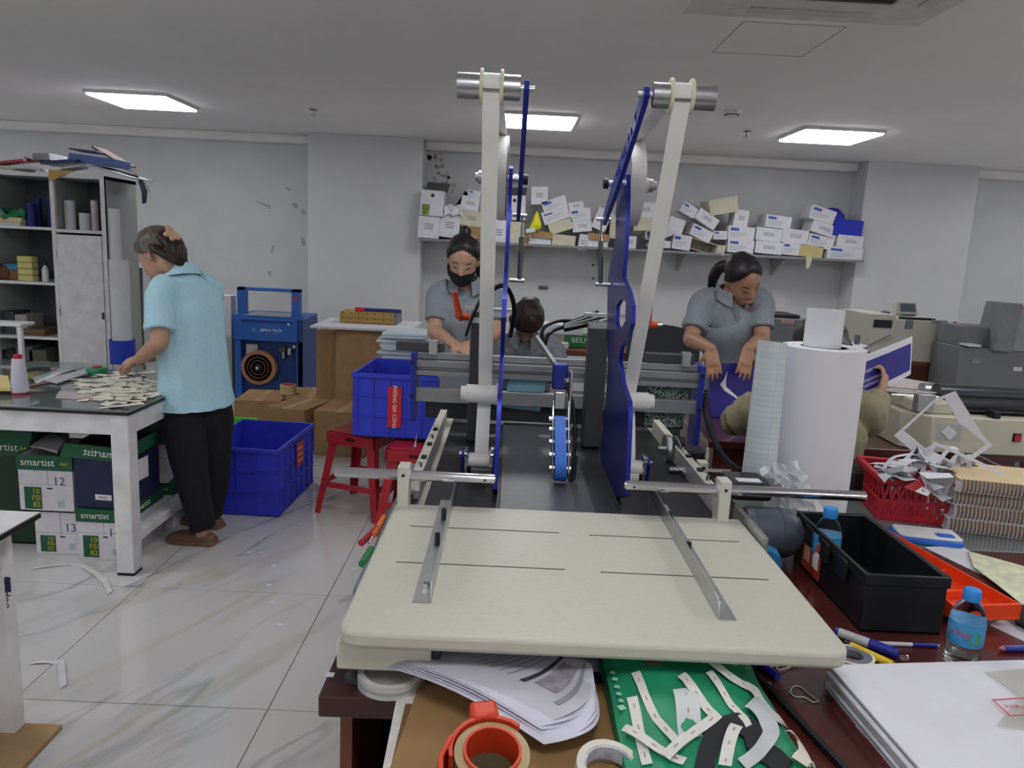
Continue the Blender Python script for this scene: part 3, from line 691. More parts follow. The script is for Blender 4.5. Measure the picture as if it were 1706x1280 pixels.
thread_cone(34, 657, 1.0, 'tall cone of white thread with a red tip on the glass table')
def flat_box(name, lab, cat, px, py, z0, dx, dy, dz, rz, m, group=None, bev=.002):
    c = W(px, py, z=z0); return tag(MB().bc((c.x, c.y, z0+dz/2), (dx, dy, dz), RZ(rz)).build(name, m, bev=bev), lab, cat, group)
c = W(162, 622, z=TZ)
t = T('tape_dispenser', 'green tape reel with a red hub on the glass table top', 'tape dispenser', (c.x, c.y, TZ))
MB().lathe([(.02, 0), (.05, 0), (.052, .004), (.052, .026), (.05, .03), (.02, .03), (.02, 0)], n=28).build('reel', mat('green tape', '#2f8a62', .4), t, world=False)
MB().lathe([(.0, .03), (.019, .03), (.024, .032), (.022, .038), (.0, .04)], n=20).build('hub', red_plastic, t, world=False)
paper_box = flat_box
def sheet(name, lab, cat, corners, m, th=.0012, curl=0, group=None, seg=8):
    """a sheet given by its four corner points, softly curled"""
    a, b, c, d = [Vector(p) for p in corners]; rows = []
    for i in range(seg+1):
        v = i/seg; rows.append([(a.lerp(b, u/seg)).lerp(d.lerp(c, u/seg), v)+Vector((0, 0, curl*(math.sin(math.pi*u/seg)*.4+math.sin(math.pi*v)*.6))) for u in range(seg+1)])
    o = MB().grid(rows, th).build(name, m, smooth=60)
    return tag(o, lab, cat, group)
def q4(pxs, z): return [W(px, py, z=z) for px, py in pxs]
sheet('sheet', 'grey printed sheets lying flat on the glass table near the tape reel', 'paper', q4(((70, 634), (145, 616), (150, 622), (95, 640)), TZ+.006), mat('grey sheet', '#b3b5bb', .6), .006)
sheet('sheet', 'silvery folded film lying across the glass table', 'paper', q4(((48, 630), (118, 611), (140, 613), (60, 640)), TZ+.004), mat('film', '#9aa3a5', .2), .002, .02)
sheet('ruler', 'long maroon ruler lying across the glass table top', 'ruler', q4(((48, 641), (146, 622), (148, 626), (50, 645)), TZ+.003), mat('maroon', '#7b4a4c', .5), .003)
sheet('sheet', 'yellow sheets at the edge of the glass table behind the thread cone', 'paper', q4(((-20, 628), (14, 632), (18, 652), (-20, 652)), TZ+.02), mat('yellow sheets', '#cfc07c', .7), .016)
sheet('sheet', 'dark patterned wrapping lying behind the thread cone on the table', 'wrapping', q4(((30, 612), (82, 608), (84, 618), (40, 622)), TZ+.03), mat('dark wrapping', '#3a4a42', .6, 0, .2, 30), .02, .01)
c = W(205, 622, z=TZ)
t = T('scissors', 'steel scissors on the glass table beside the green tape reel', 'scissors', (c.x-.03, c.y, TZ))
for s in (-1, 1):
    b = MB().bar((0, 0, .006+.002*s), (.08, .012*s, .006), .012, .002).build('blade', chrome, t, world=False)
    MB().tube([(-.03+.02*math.cos(a), .02*s+.014*math.sin(a), .008) for a in [q*.5236 for q in range(12)]], .0035, 6, closed=True).build('grip', mat('blue grip', '#5a62a0', .4), b, world=False)
sheet('sheet', 'pinkish sheet lying near the front edge of the glass table beside the thread cone', 'paper', q4(((98, 652), (168, 655), (162, 668), (92, 664)), TZ+.001), mat('pinkish sheet', '#b3a3a2', .6, 0, .06, 20), .001)
sheet('sheet', 'small blue and white slip on the glass table by the front corner', 'paper', q4(((192, 654), (202, 654), (200, 674), (190, 674)), TZ+.001), mat('blue slip', '#7f93b4', .6), .001)
for i, (px, py) in enumerate(((415, 921), (436, 921), (456, 943), (448, 975), (453, 1004), (466, 1041), (590, 948))):  # small flat white discs on the floor tiles
    c = W(px, py, z=.0008); tag(MB().cyl((c.x, c.y, .0004), (c.x, c.y, .0012), .012, n=16).build('white_dot', paper_white), ['white dot on the floor, first from the clogs', 'white dot on the floor, second from the clogs', 'white dot on the floor below the first two', 'white dot on the floor near the tile joint', 'white dot on the floor just past the tile joint', 'white dot on the floor closest to the camera side', 'white dot on the floor beside the feed table'][i], 'paper dot', 'white dots on the floor')
# acrylic cover at the back of the table (a clear box on a white frame)
clear = mat('clear acrylic', '#eef2f2', .05, 0, 0, trans=1, ior=1.2)
a = W(37, 545, y=3.98); b = W(37, 612, y=3.98)
t = T('display_stand', 'clear acrylic cover on a white frame at the back of the glass table', 'stand', (a.x-.3, 4.0, TZ))
z1 = a.z
for x in (a.x-.012, a.x-.62):
    MB().bx(x-.012, x+.012, 3.97, 3.99, TZ, z1).build('post', white_metal, t, bev=.002)
MB().bx(a.x-.632, a.x, 3.965, 4.09, z1, z1+.018).build('top_rail', white_metal, t, bev=.004)
MB().bx(a.x-.60, a.x-.026, 3.98, 3.984, TZ+.09, z1-.01).build('pane', clear, t)
# ---- paper cartons on the floor under the table
ream_white = mat('white carton', '#d7d6dc', .7, 0, .03, 20)
pen = mat('pen ink', '#54548a', .8)
def ream_box(lab, x, y, z, w, d, h, num=None, lid=None, open_=False, rz=0, face=None, group='paper cartons under the glass table', z_label=True, name='paper_carton', flip=False):
    """office paper carton: white body, green lid band with lettering, green/yellow label on the lower front"""
    t = T(name, lab, 'carton', (x, y, z), R(rz), group)
    if open_:
        m_ = MB(); th = .006
        m_.bx(-w/2, w/2, 0, th, 0, h).bx(-w/2, w/2, d-th, d, 0, h).bx(-w/2, -w/2+th, th, d-th, 0, h).bx(w/2-th, w/2, th, d-th, 0, h).bx(-w/2, w/2, 0, d, 0, th)
        m_.build('body', face or ream_white, t, world=False)
    else: MB().bx(-w/2, w/2, 0, d, 0, h).build('body', face or ream_white, t, world=False, bev=.003)
    if lid:
        L_ = MB(); z0 = h-lid; e = .004
        L_.bx(-w/2-e, w/2+e, -e, 0, z0, h+e).bx(-w/2-e, w/2+e, d, d+e, z0, h+e).bx(-w/2-e, -w/2, 0, d, z0, h+e).bx(w/2, w/2+e, 0, d, z0, h+e)
        if not open_: L_.bx(-w/2, w/2, 0, d, h, h+e)
        l = L_.build('lid', green_print, t, world=False)
        text('smartist', lid*.72, white_print, t, frame_of((-w*.12, -e-.0012, h-lid*.45), (-1 if flip else 1, 0, 0), (0, 1 if flip else -1, 0)), depth=.0004)
        text('smartist', lid*.72, white_print, t, frame_of((w/2+e+.0012, d*.45, h-lid*.45), (0, 1, 0), (1, 0, 0)), depth=.0004)
        if not flip: text('A4', lid*.4, yellow_print, t, frame_of((w*.36, -e-.0012, h-lid*.5), (1, 0, 0), (0, -1, 0)), depth=.0004)
    if z_label:
        lb = MB().bx(-w/2+.022, -w/2+.022+w*.32, -.0012, 0, .012, h*.44 if not lid else .115).build('label', green_print, t, world=False)
        hh = (h*.44 if not lid else .115)
        for s_, k in (('82', .2), ('FSI', .5), ('10', .8)):
            text(s_, hh*.3, yellow_print, t, frame_of((-w/2+.022+w*.22, -.0018, .012+(hh-.012)*k), (1, 0, 0), (0, -1, 0)), depth=.0003)
        MB().bx(-w/2, w/2, -.0006, 0, hh+.012, hh+.0135).build('print_line', grey_print, t, world=False)
        MB().bx(w*.02, w*.12, -.0008, 0, hh-.008, hh-.001).build('print_mark', dark_print, t, world=False)
        MB().bx(w*.2, w*.33, -.0008, 0, .025, .055).build('barcode', mat('pale print', '#a9bdc2', .7), t, world=False)
        MB().bx(w*.04, w*.044, -.0008, 0, hh+.013, h-(lid or 0)).build('print_line', dark_print, t, world=False)
    if num: text(num, .055, pen, t, frame_of((w*.25, -.0016, h*.63-(lid or 0)*.3), (1, 0, 0), (0, -1, 0)), depth=.0004, name='handwriting')
    return t
BY = 3.20
def bxat(pxl, pxr, pyb, y=BY):
    a = W(pxl, pyb, y=y); b = W(pxr, pyb, y=y); return (a.x+b.x)/2, b.x-a.x, a.z
Y = BY+.06
x, w, _ = bxat(48, 128, 940); ream_box('closed white paper carton marked 13 on the floor under the glass table', x, Y, 0, w, .3, .205, '13')
x13 = x
x, w, _ = bxat(132, 205, 940); ream_box('green lidded paper carton marked 14 on the floor by the table leg', x, Y-.04, 0, w+.02, .36, .235, '14', lid=.055)
x14 = x
x, w, _ = bxat(26, 116, 870); ream_box('open paper carton marked 12 with a green lid band, stacked under the glass table', x, Y-.02, .21, w, .3, .26, '12', lid=.065, open_=True)
tag(MB().grid([[W(50, 740, y=3.35)+Vector((0, 0, -.01)), W(70, 745, y=3.3), W(95, 752, y=3.28)], [W(75, 725, y=3.42), W(95, 730, y=3.4), W(108, 735, y=3.38)], [W(85, 722, y=3.5), W(105, 728, y=3.48), W(112, 732, y=3.45)]], .012).build('paper_wad', paper_white), 'white paper stack sticking out of the open carton marked 12', 'paper')
navy_box = mat('navy carton', '#23284f', .6, 0, .04)
x, w, _ = bxat(119, 205, 868)
t = T('navy_carton', 'dark navy carton with a white label and upside down green lid by the table leg', 'carton', (x, Y-.03, .242), R(-4), 'paper cartons under the glass table')
MB().bx(-w/2, w/2, 0, .3, 0, .225).build('body', navy_box, t, world=False, bev=.004)
MB().bx(-.02, .055, -.0012, 0, .04, .065).build('label', white_print, t, world=False)
text('MAGIC', .014, dark_print, t, frame_of((.0175, -.002, .0525), (1, 0, 0), (0, -1, 0)), depth=.0003)
MB().bx(w/2, w/2+.0012, .1, .2, .1, .2).build('label', white_print, t, world=False)
l = MB().prism([(-w/2-.05, -.02, .235), (w/2+.02, -.02, .225), (w/2+.02, -.02, .29), (-w/2-.02, -.02, .30)], (0, .008, 0)).prism([(w/2+.02, -.012, .225), (w/2+.02, .30, .25), (w/2+.02, .30, .31), (w/2+.02, -.012, .29)], (-.006, 0, 0)).build('lid', green_print, t, world=False)
text('smartist', .05, white_print, t, frame_of((.03, -.0225, .262), (-1, 0, .05), (0, -1, 0)) @ RZ(180) @ Matrix.Diagonal((-1, 1, 1, 1)), depth=.0004)
rows = [[(-w/2+.0+w*u/5, .31*v/4, .268+.03*math.sin(u*1.7+v)+.02*v/4) for u in range(6)] for v in range(5)]
MB().grid(rows, .02).build('cloth', mat('black bag', '#1d1c20', .45, 0, .1), t, world=False)
x, w, _ = bxat(-40, 22, 930); ream_box('dark green paper carton at the end of the row under the glass table', x-.02, Y+.1, 0, w+.05, .3, .5, None, lid=.07, open_=True, face=mat('dark green carton', '#22372a', .6, 0, .08), z_label=False)
x, w, _ = bxat(-52, 30, 845); ream_box('green lidded carton on top of the dark green carton under the table', x, Y+.08, .502, w-.02, .28, .12, None, lid=.1, z_label=False, face=green_print)
for k, (dx, dy, z, h, lb) in enumerate(((.04, .38, 0, .235, 'paper carton with a green band standing far back beside the table rail'), (.0, .36, .24, .26, 'white paper carton stacked behind the navy carton under the table'), (-.5, .40, 0, .235, 'low paper carton behind carton 14 under the glass table'))):
    ream_box(lb, x14+dx*.5, Y+dy, z, .23, .3, h, None, lid=.06, rz=6*k-4)
# debris of paper on the floor
t_ = mat('floor scrap', '#cfcfd0', .7)
for pts, lb in ((((50, 950), (120, 942), (150, 955), (168, 968), (178, 990)), 'thin strip of paper curling on the marble floor by the table leg'), (((48, 1108), (90, 1106), (96, 1112), (99, 1148)), 'bent white paper strip on the floor beside the small white cart')):
    P = smooth_path([W(px, py, z=.003) for px, py in pts], 4)
    tag(MB().grid([[p+Vector((0, 0, .004*math.sin(i))), p+Vector((.012, .02, .003))] for i, p in enumerate(P)], .0008).build('paper_strip', t_), lb, 'paper strip')
# ---- small white cart at the frame's edge
cz = .75; a = W(66, 853, z=cz)
t = T('white_cart', 'small white cart with a plywood shelf at the edge of the room', 'cart', (a.x-.25, 1.6, 0))
yb = a.y
MB().bx(a.x-.62, a.x+.004, yb-.62, yb, cz-.016, cz-.003).build('top_edge', black_edge, t, bev=.002)
MB().bx(a.x-.62, a.x, yb-.62, yb-.002, cz-.003, cz).build('top', white_metal, t)
b = W(45, 1222, y=1.855); zply = W(45, 1222, y=1.81).z
for x in (b.x-.045, a.x-.6):
    for y in (b.y-.048, yb-.58):
        lg = MB().bx(x, x+.045, y, y+.045, .03, cz-.016).build('leg', white_metal, t, bev=.003)
        MB().lathe([(.03, 0), (.03, .02), (.014, .022), (.014, .04)], (x+.022, y+.022, 0), 14).build('castor', dark_metal, lg)
MB().bx(a.x-.58, b.x-.06, b.y-.04, b.y-.03, zply, cz-.05).build('side_panel', grey_steel, t)
q = W(8, 975, y=b.y-.045); MB().bx(q.x-.03, q.x+.012, b.y-.044, b.y-.04, q.z-.02, q.z+.02).build('navy_label', navy_box, t)
text('tiếp', .03, dark_print, t, wm(t).inverted() @ frame_of(W(8, 1000, y=b.y-.0415), (0, 0, 1), (0, -1, 0)), name='handwriting')
ply = mat('plywood', '#a38560', .7, 0, .12, 8)
q = W(104, 1225, y=1.85)
MB().bx(a.x-.6, q.x, b.y-.58, b.y-.002, zply-.015, zply).build('plywood_shelf', ply, t, bev=.001)
MB().bc((b.x-.12, b.y-.16, zply+.031), (.1, .08, .06)).build('navy_block', navy_box, t, bev=.003)
# ---- crates
def crate(name, lab, L, Wd, H, m, loc, rz, rot=None, ribs=True, holes=False, group=None):
    """ribbed plastic crate: four walls with recessed panels between ribs, rim, floor"""
    t = T(name, lab, 'crate', loc, rz, group, rot)
    th = .006; b = MB()
    if not holes:
        b.bx(-L/2, L/2, -Wd/2, -Wd/2+th, 0, H).bx(-L/2, L/2, Wd/2-th, Wd/2, 0, H).bx(-L/2, -L/2+th, -Wd/2+th, Wd/2-th, 0, H).bx(L/2-th, L/2, -Wd/2+th, Wd/2-th, 0, H).bx(-L/2, L/2, -Wd/2, Wd/2, 0, th)
    else:
        b.bx(-L/2, L/2, -Wd/2, Wd/2, 0, th)
        for s in (-1, 1):
            n = int(L/.025)
            for i in range(n+1):
                x = -L/2+L*i/n; b.bx(x-.005, x+.005, s*Wd/2-.003, s*Wd/2+.003, 0, H)
            n = int(Wd/.025)
            for i in range(n+1):
                y = -Wd/2+Wd*i/n; b.bx(s*L/2-.003, s*L/2+.003, y-.005, y+.005, 0, H)
            for z in [H*k/4 for k in range(4)]:
                b.bx(-L/2, L/2, s*Wd/2-.0035, s*Wd/2+.0035, z, z+.012); b.bx(s*L/2-.0035, s*L/2+.0035, -Wd/2, Wd/2, z, z+.012)
    o = b.build('body', m, t, world=False); 
    if holes: o['kind'] = 'stuff'
    r = MB()
    e = .010
    r.ring([(-L/2-e, -Wd/2-e, H-.022), (L/2+e, -Wd/2-e, H-.022), (L/2+e, Wd/2+e, H-.022), (-L/2-e, Wd/2+e, H-.022)], [(-L/2+.002, -Wd/2+.002, H-.022), (L/2-.002, -Wd/2+.002, H-.022), (L/2-.002, Wd/2-.002, H-.022), (-L/2+.002, Wd/2-.002, H-.022)], (0, 0, .024))
    r.build('rim', m, t, world=False, bev=.003)
    if ribs and not holes:
        for s in (-1, 1):
            n = 6
            for i in range(n+1):
                x = -L/2+.02+(L-.04)*i/n; MB().bx(x-.004, x+.004, min(s*Wd/2, s*(Wd/2+.008)), max(s*Wd/2, s*(Wd/2+.008)), .004, H-.022).build('rib', m, t, world=False)
            n = 4
            for i in range(n+1):
                y = -Wd/2+.02+(Wd-.04)*i/n; MB().bx(min(s*L/2, s*(L/2+.008)), max(s*L/2, s*(L/2+.008)), y-.004, y+.004, .004, H-.022).build('rib', m, t, world=False)
            for z in (.012, H*.34, H*.66):
                MB().bx(-L/2, L/2, min(s*Wd/2, s*(Wd/2+.008)), max(s*Wd/2, s*(Wd/2+.008)), z-.004, z+.004).build('rib', m, t, world=False)
                MB().bx(min(s*L/2, s*(L/2+.008)), max(s*L/2, s*(L/2+.008)), -Wd/2, Wd/2, z-.004, z+.004).build('rib', m, t, world=False)
    return t
sticker = mat('orange red sticker', '#c24a3c', .6, 0, .05); pale_red = mat('pale sticker print', '#e0a08c', .6)
# blue crate on the floor: near corner (470,862), one side runs to (530,790), the other behind the woman's legs
n0 = W(463, 862, z=0); n1 = W(529, 795, z=0); dv = (n1-n0); ang = math.atan2(dv.y, dv.x); 
CL, CW_, CH = .62, .43, .372
u = Vector((math.cos(ang), math.sin(ang), 0)); v = Vector((-math.sin(ang), math.cos(ang), 0))
cc = n0+u*CL/2+v*CW_/2
cr = crate('blue_crate', 'large blue ribbed plastic crate with an orange sticker standing on the marble floor', CL, CW_, CH, blue_plastic, (cc.x, cc.y, 0), ang, group='blue plastic crates')
st = MB().bx(-.02, .1, -CW_/2-.0105, -CW_/2-.0085, .19, .33).build('sticker', sticker, cr, world=False)
for k in range(3): MB().bx(-.005, .085, -CW_/2-.0112, -CW_/2-.0105, .215+.035*k, .23+.035*k).build('print', pale_red, st, world=False); 
for c_ in list(st.children): c_.location = -st.location
g = crate('green_crate', 'bright green latticed plastic crate on the floor behind the woman in light blue', .62, .42, .30, green_plastic, (W(380, 724, y=4.4).x-.30, 4.64, 0), R(-5), holes=True)
# blue crate set up on the stools with the red sticker
ub = W(588, 752, y=3.78); zb_ = .475
cr2 = crate('blue_crate', 'blue ribbed plastic crate with a red lettered sticker resting on the red stools', .54, .52, .335, blue_plastic, (ub.x+.27, 3.78+.30, zb_), R(-2.5), group='blue plastic crates')
sx = W(656, 693, y=3.75).x-(ub.x+.27)
MB().bx(sx-.03, sx+.04, -.2715, -.2685, .06, .275).build('sticker', mat('red sticker', '#c8202c', .55), cr2, world=False)
text('PHÒNG GIA CÔNG', .030, white_print, cr2, frame_of((sx+.005, -.2725, .168), (0, 0, -1), (0, -1, 0)), depth=.0004, sx=.86)
fs = W(683, 757, y=3.72)
sheet('paper_scrap', 'folded white paper scrap leaning on the side of the raised blue crate', 'paper', [W(672, 752, y=3.74), W(692, 767, y=3.72), W(694, 722, y=3.72), W(692, 748, y=3.74)], paper_white, .0012, 0, seg=4)
# ---- red plastic stools
def stool(lab, loc, rz, h=.46):
    t = T('plastic_stool', lab, 'stool', loc, rz, 'red plastic stools')
    m = MB(); s = .14
    out = rrect(-s, s, -s, s, .03, 5)
    m.prism([(x, y, h-.018) for x, y in out], (0, 0, .018)).build('seat', red_plastic, t, world=False, bev=.005)
    MB().cyl((0, 0, h-.02), (0, 0, h+.0006), .02, n=14).build('seat_hole', mat('dark red hole', '#4a0c12', .8), t, world=False)
    sp = .055
    for sx in (-1, 1):
        for sy in (-1, 1):
            a = Vector((sx*(s-.02), sy*(s-.02), h-.012)); b = Vector((sx*(s+sp-.012), sy*(s+sp-.012), 0))
            k = MB(); w0, w1 = .052, .034; vs = []
            for p, w in ((b, w1), (a, w0)):
                for dx, dy in ((0, 0), (-sx*w, 0), (-sx*w, -sy*.006), (-sx*.006, -sy*.006), (-sx*.006, -sy*w), (0, -sy*w)):
                    vs.append(p+Vector((dx+sx*.012, dy+sy*.012, 0)))
            n = 6
            k.add(vs, [tuple(range(6)), tuple(range(11, 5, -1))]+[(i, (i+1) % n, n+(i+1) % n, n+i) for i in range(n)])
            k.build('leg', red_plastic, t, world=False, bev=.002)
    for sgn in (-1, 1):
        e = s+sp*.62
        MB().bx(-e+.02, e-.02, sgn*e-.006, sgn*e+.006, .15, .18).build('brace', red_plastic, t, world=False, bev=.002)
        MB().bx(sgn*e-.006, sgn*e+.006, -e+.02, e-.02, .15, .18).build('brace', red_plastic, t, world=False, bev=.002)
        e2 = s+.012
        MB().bx(-s, s, sgn*e2-.004, sgn*e2+.004, h-.07, h-.01).build('skirt', red_plastic, t, world=False, bev=.002)
        MB().bx(sgn*e2-.004, sgn*e2+.004, -s, s, h-.07, h-.01).build('skirt', red_plastic, t, world=False, bev=.002)
    MB().bc((.0, -s-.0175, h-.035), (.05, .003, .018)).build('grip_hole', mat('dark red hole', '#4a0c12', .8), t, world=False, bev=.001)
    return t
l1 = W(582, 868, z=0); l0 = W(535, 845, z=0)
stool('red plastic stool under the raised blue crate, nearer the wall of cartons', (l1.x+.035, l1.y+.225, 0), R(-20))
stool('red plastic stool under the raised blue crate, close to the tape machine', (l1.x+.375, l1.y-.03, 0), R(-6))
# ---- tall storage cabinet with open shelves and a door
CX1, CYF, CYB, CT = -2.955, 5.6, 6.07, 1.85
CXm = W(82, 300, y=CYF).x; CX0 = CXm-.48
t = T('storage_cabinet', 'tall white steel storage cabinet with open shelves and one closed door', 'cabinet', ((CX0+CX1)/2, 5.85, 0))
MB().bx(CX1-.018, CX1, CYF, CYB, 0, CT).build('side_panel', grey_steel, t)
MB().bx(CX0, CX0+.018, CYF, CYB, 0, CT).build('side_panel', grey_steel, t)
MB().bx(CX0+.018, CX1-.018, CYB-.012, CYB, 0, CT).build('back_panel', mat('dark cabinet back', '#5c6264', .6), t)
MB().bx(CX0, CX1, CYF-.004, CYB, CT-.025, CT).build('top_panel', white_metal, t)
for x in (CXm, CX1-.03, CX0): MB().bx(x, x+.03, CYF-.006, CYF+.02, 0, CT-.025).build('post', white_metal, t)
MB().bx(CXm+.006, CXm+.024, CYF+.02, CYB-.012, 0, CT-.025).build('divider', grey_steel, t)
zs = [W(40, py, y=CYF).z for py in (377, 469, 560)]
for z in zs+[.42, .08]: MB().bx(CX0+.018, CXm+.006, CYF-.002, CYB-.012, z-.02, z).build('shelf', white_metal, t)
MB().bx(CXm+.024, CX1-.018, CYF-.002, CYB-.012, zs[0]-.03, zs[0]-.008).build('shelf', white_metal, t)
dr = MB().bx(CXm+.034, CX1-.034, CYF-.012, CYF+.004, .08, zs[0]-.045).build('door', white_metal, t, bev=.002)
z = W(172, 525, y=CYF).z; MB().bx(CX1-.05, CX1-.036, CYF-.024, CYF-.012, z-.03, z+.02).build('handle', dark_metal, dr)
z = W(94, 520, y=CYF).z
for zz in (z, .3, zs[0]-.18): MB().cyl((CXm+.03, CYF-.012, zz-.025), (CXm+.03, CYF-.012, zz+.025), .006, n=10).build('hinge', steel, dr)
# contents of the shelves
def shelf_at(px, py): return min(zs+[.42, .08], key=lambda q: abs(q-W(px, py, y=CYF).z))
navy = mat('navy cloth roll', '#252f78', .6, 0, .05)
zt_ = zs[0]
def roll(lab, px, w, h, m, z, y=CYF+.12, name='paper_roll', cat='roll', group='upright rolls on the cabinet shelves'):
    x = W(px, 380, y=y).x; t = T(name, lab, cat, (x, y, z), 0, group)
    MB().lathe([(w*.35, 0), (w/2, .0), (w/2, h), (w*.35, h), (w*.33, h-.02), (0, h-.02)], n=24).build('roll', m, t, world=False)
    MB().lathe([(w*.2, h*.9), (w*.34, h*.9), (w*.34, h+.001), (w*.2, h+.001), (w*.2, h*.9)], n=18).build('core', mat('paper core', '#b9a888', .8), t, world=False)
zr = zs[0]-.008
for px, w, h, lb, m in ((114, .075, .21, 'taller white foil roll with a clear wrap on the cabinet shelf', paper_white), (138, .075, .125, 'shorter white roll on the cabinet shelf beside the taller one', paper_white), (155, .05, .22, 'narrow pinkish roll at the end of the cabinet shelf', mat('pink white', '#cdbfc6', .6))):
    roll(lb, px+4, w, h, m, zr)
for px, w, h, lb, y in ((53, .07, .165, 'dark blue roll standing on the open cabinet shelf beside the green bundle', .1), (66, .05, .21, 'tall dark blue roll behind the short blue one on the cabinet shelf', .2), (88, .07, .23, 'dark blue roll behind the middle post of the cabinet', .2), (97, .04, .17, 'dark green roll next to the white foil roll in the cabinet', .25)):
    roll(lb, px, w, h, navy if 'blue' in lb else mat('dark green roll', '#1e3a30', .5), zr if px > 80 else zs[0], CYF+y)
z = zs[0]
c = W(22, 375, y=CYF+.1)
tag(MB().bc((c.x, CYF+.12, z+.012), (.2, .2, .024)).build('paper_stack', paper_white, bev=.002), 'flat white paper stack on the cabinet shelf below the green bundle', 'paper')
tag(MB().bc((c.x+.01, CYF+.12, z+.042), (.19, .18, .034)).build('cream_box', mat('cream card', '#d8c99a', .7), bev=.002), 'cream card pack between white paper and the green bundle on the shelf', 'box')
rows = [[(c.x-.11+.22*u/6, CYF+.03+.18*v/5, z+.10+.03*math.sin(u*1.3+v*2)+.012*math.sin(v*3)) for u in range(7)] for v in range(6)]
tag(MB().grid(rows, .04).build('green_bundle', mat('green glossy film', '#1f7a4c', .2, 0, .15, 15)), 'crumpled glossy green film bundle on the open cabinet shelf', 'bundle')
z = zs[1]
c = W(48, 465, y=CYF+.1)
t = T('sponge_stack', 'pale yellow block of sponges standing on the second cabinet shelf', 'sponge', (c.x, CYF+.1, z))
for k in range(4): MB().bx(-.055, .055, -.04, .04, k*.046, k*.046+.043).build('sponge', mat('yellow sponge', '#d6cf84', .85, 0, .04, 60), t, world=False, bev=.005)
c = W(24, 455, y=CYF+.12)
t = T('blue_tub', 'small tub with a bright blue lid on the second cabinet shelf', 'tub', (c.x, CYF+.14, z))
MB().bx(-.06, .06, -.05, .05, 0, .075).build('body', mat('brown tub', '#8a5e3c', .5), t, world=False, bev=.006)
MB().bx(-.066, .066, -.056, .056, .075, .12).build('lid', mat('sky blue lid', '#3d88ae', .4), t, world=False, bev=.005)
c = W(6, 465, y=CYF+.1); tag(MB().lathe([(.02, 0), (.06, .01), (.07, .05), (.055, .1), (.02, .12), (0, .12)], (c.x, CYF+.12, z), 18).build('brown_bag', mat('brown bag', '#6e4a30', .7, 0, .1)), 'round brown bag at the end of the second cabinet shelf', 'bag')
c = W(76, 460, y=CYF+.1); t = T('spray_bottle', 'slim white bottle with a dark cap beside the yellow sponges', 'bottle', (c.x, CYF+.1, z))
MB().lathe([(.022, 0), (.024, .01), (.024, .09), (.012, .11), (.012, .12)], n=18).build('body', white_metal, t, world=False)
MB().lathe([(.013, .12), (.014, .125), (.014, .15), (0, .152)], n=16).build('cap', black_plastic, t, world=False)
z = zs[2]
for px, w, d, h, m, lb in ((64, .17, .25, .05, mat('old brown folders', '#6e5a44', .8, 0, .1), 'pile of old brown folders on the third cabinet shelf'), (42, .09, .2, .15, mat('grey card box', '#9b9894', .7), 'upright grey card box on the third cabinet shelf'), (20, .1, .2, .17, mat('dark binder', '#3a3e42', .6), 'dark binder standing on the third cabinet shelf')):
    c = W(px, 555, y=CYF+.1); tag(MB().bc((c.x, CYF+.16, z+h/2), (w, d, h)).build('shelf_box' if 'box' in lb else 'folder_pile' if 'folders' in lb else 'binder', m, bev=.003), lb, 'box' if 'box' in lb else 'folder')
for px, h, lb in ((70, .13, 'dark olive box on the lowest visible cabinet shelf'), (48, .15, 'slate grey box on the lowest visible cabinet shelf'), (16, .12, 'black box on the lowest visible cabinet shelf')):
    c = W(px, 600, y=CYF+.1); tag(MB().bc((c.x, CYF+.16, .42+h/2), (.13, .22, h)).build('shelf_box', mat('box %d' % px, {70: '#565a4c', 48: '#50565c', 16: '#2a2b2d'}[px], .7), bev=.003), lb, 'box')
# heap on top of the cabinet
def slab(lab, px, py, dx, dy, dz, rz, tilt, m, y, name='folder', cat='folder', group='folders heaped on the cabinet'):
    c = W(px, py, y=y); return tag(MB().bc((c.x, y, c.z), (dx, dy, dz), RZ(rz) @ RX(tilt[0]) @ RY(tilt[1])).build(name, m, bev=.002), lab, cat, group)
slab('red folder lying tilted at the end of the cabinet top', 22, 271, .26, .3, .018, 10, (4, -10), mat('red folder', '#b0474e', .5), CYF+.15)
slab('cream card pack under the red folder on the cabinet top', 20, 281, .2, .22, .02, -8, (0, 4), mat('cream card2', '#c9c0ac', .7), CYF+.1)
slab('white folded card pack on the cabinet top next to the cream one', 60, 281, .13, .2, .022, 12, (0, 8), paper_white, CYF+.12)
slab('brown grey folder leaning on the middle of the cabinet top', 66, 270, .16, .2, .008, 20, (0, 14), mat('taupe folder', '#6d6662', .7), CYF+.2)
slab('grey white ring binder standing on the cabinet top', 84, 264, .12, .25, .05, 2, (0, -4), mat('pale binder', '#a5a5a8', .6), CYF+.28)
slab('dark navy folder spread across the middle of the cabinet top', 118, 273, .26, .3, .02, -6, (0, -6), mat('navy folder', '#343c6e', .5), CYF+.15)
slab('white booklet sliding off the navy folder on the cabinet top', 122, 281, .14, .2, .01, 10, (0, -12), paper_white, CYF+.06)
slab('blue box file on the heap on the cabinet top', 167, 269, .33, .24, .055, -3, (0, 5), mat('blue box file', '#5d76b0', .5, 0, .06), CYF+.18)
slab('slate blue folder on top of the blue box file', 150, 253, .2, .22, .012, 4, (0, 3), mat('slate folder', '#65718f', .6), CYF+.2)
slab('brown board leaning at the back corner of the cabinet top', 190, 262, .26, .2, .012, 0, (0, 28), mat('brown board', '#54402f', .8), CYF+.3)
slab('limp grey sheet stack bending over the cabinet edge', 200, 288, .34, .3, .008, -4, (0, 14), mat('grey sheets', '#a8acb5', .6), CYF+.12)
e = CYF+.1
o = MB().grid([[W(*p, y=e-.0), W(*p, y=e+.25)] for p in ((205, 281), (222, 288), (236, 300), (246, 312), (249, 320))], .004).build('dark_wrap', mat('dark blue film', '#30344e', .35, 0, .1), smooth=60)
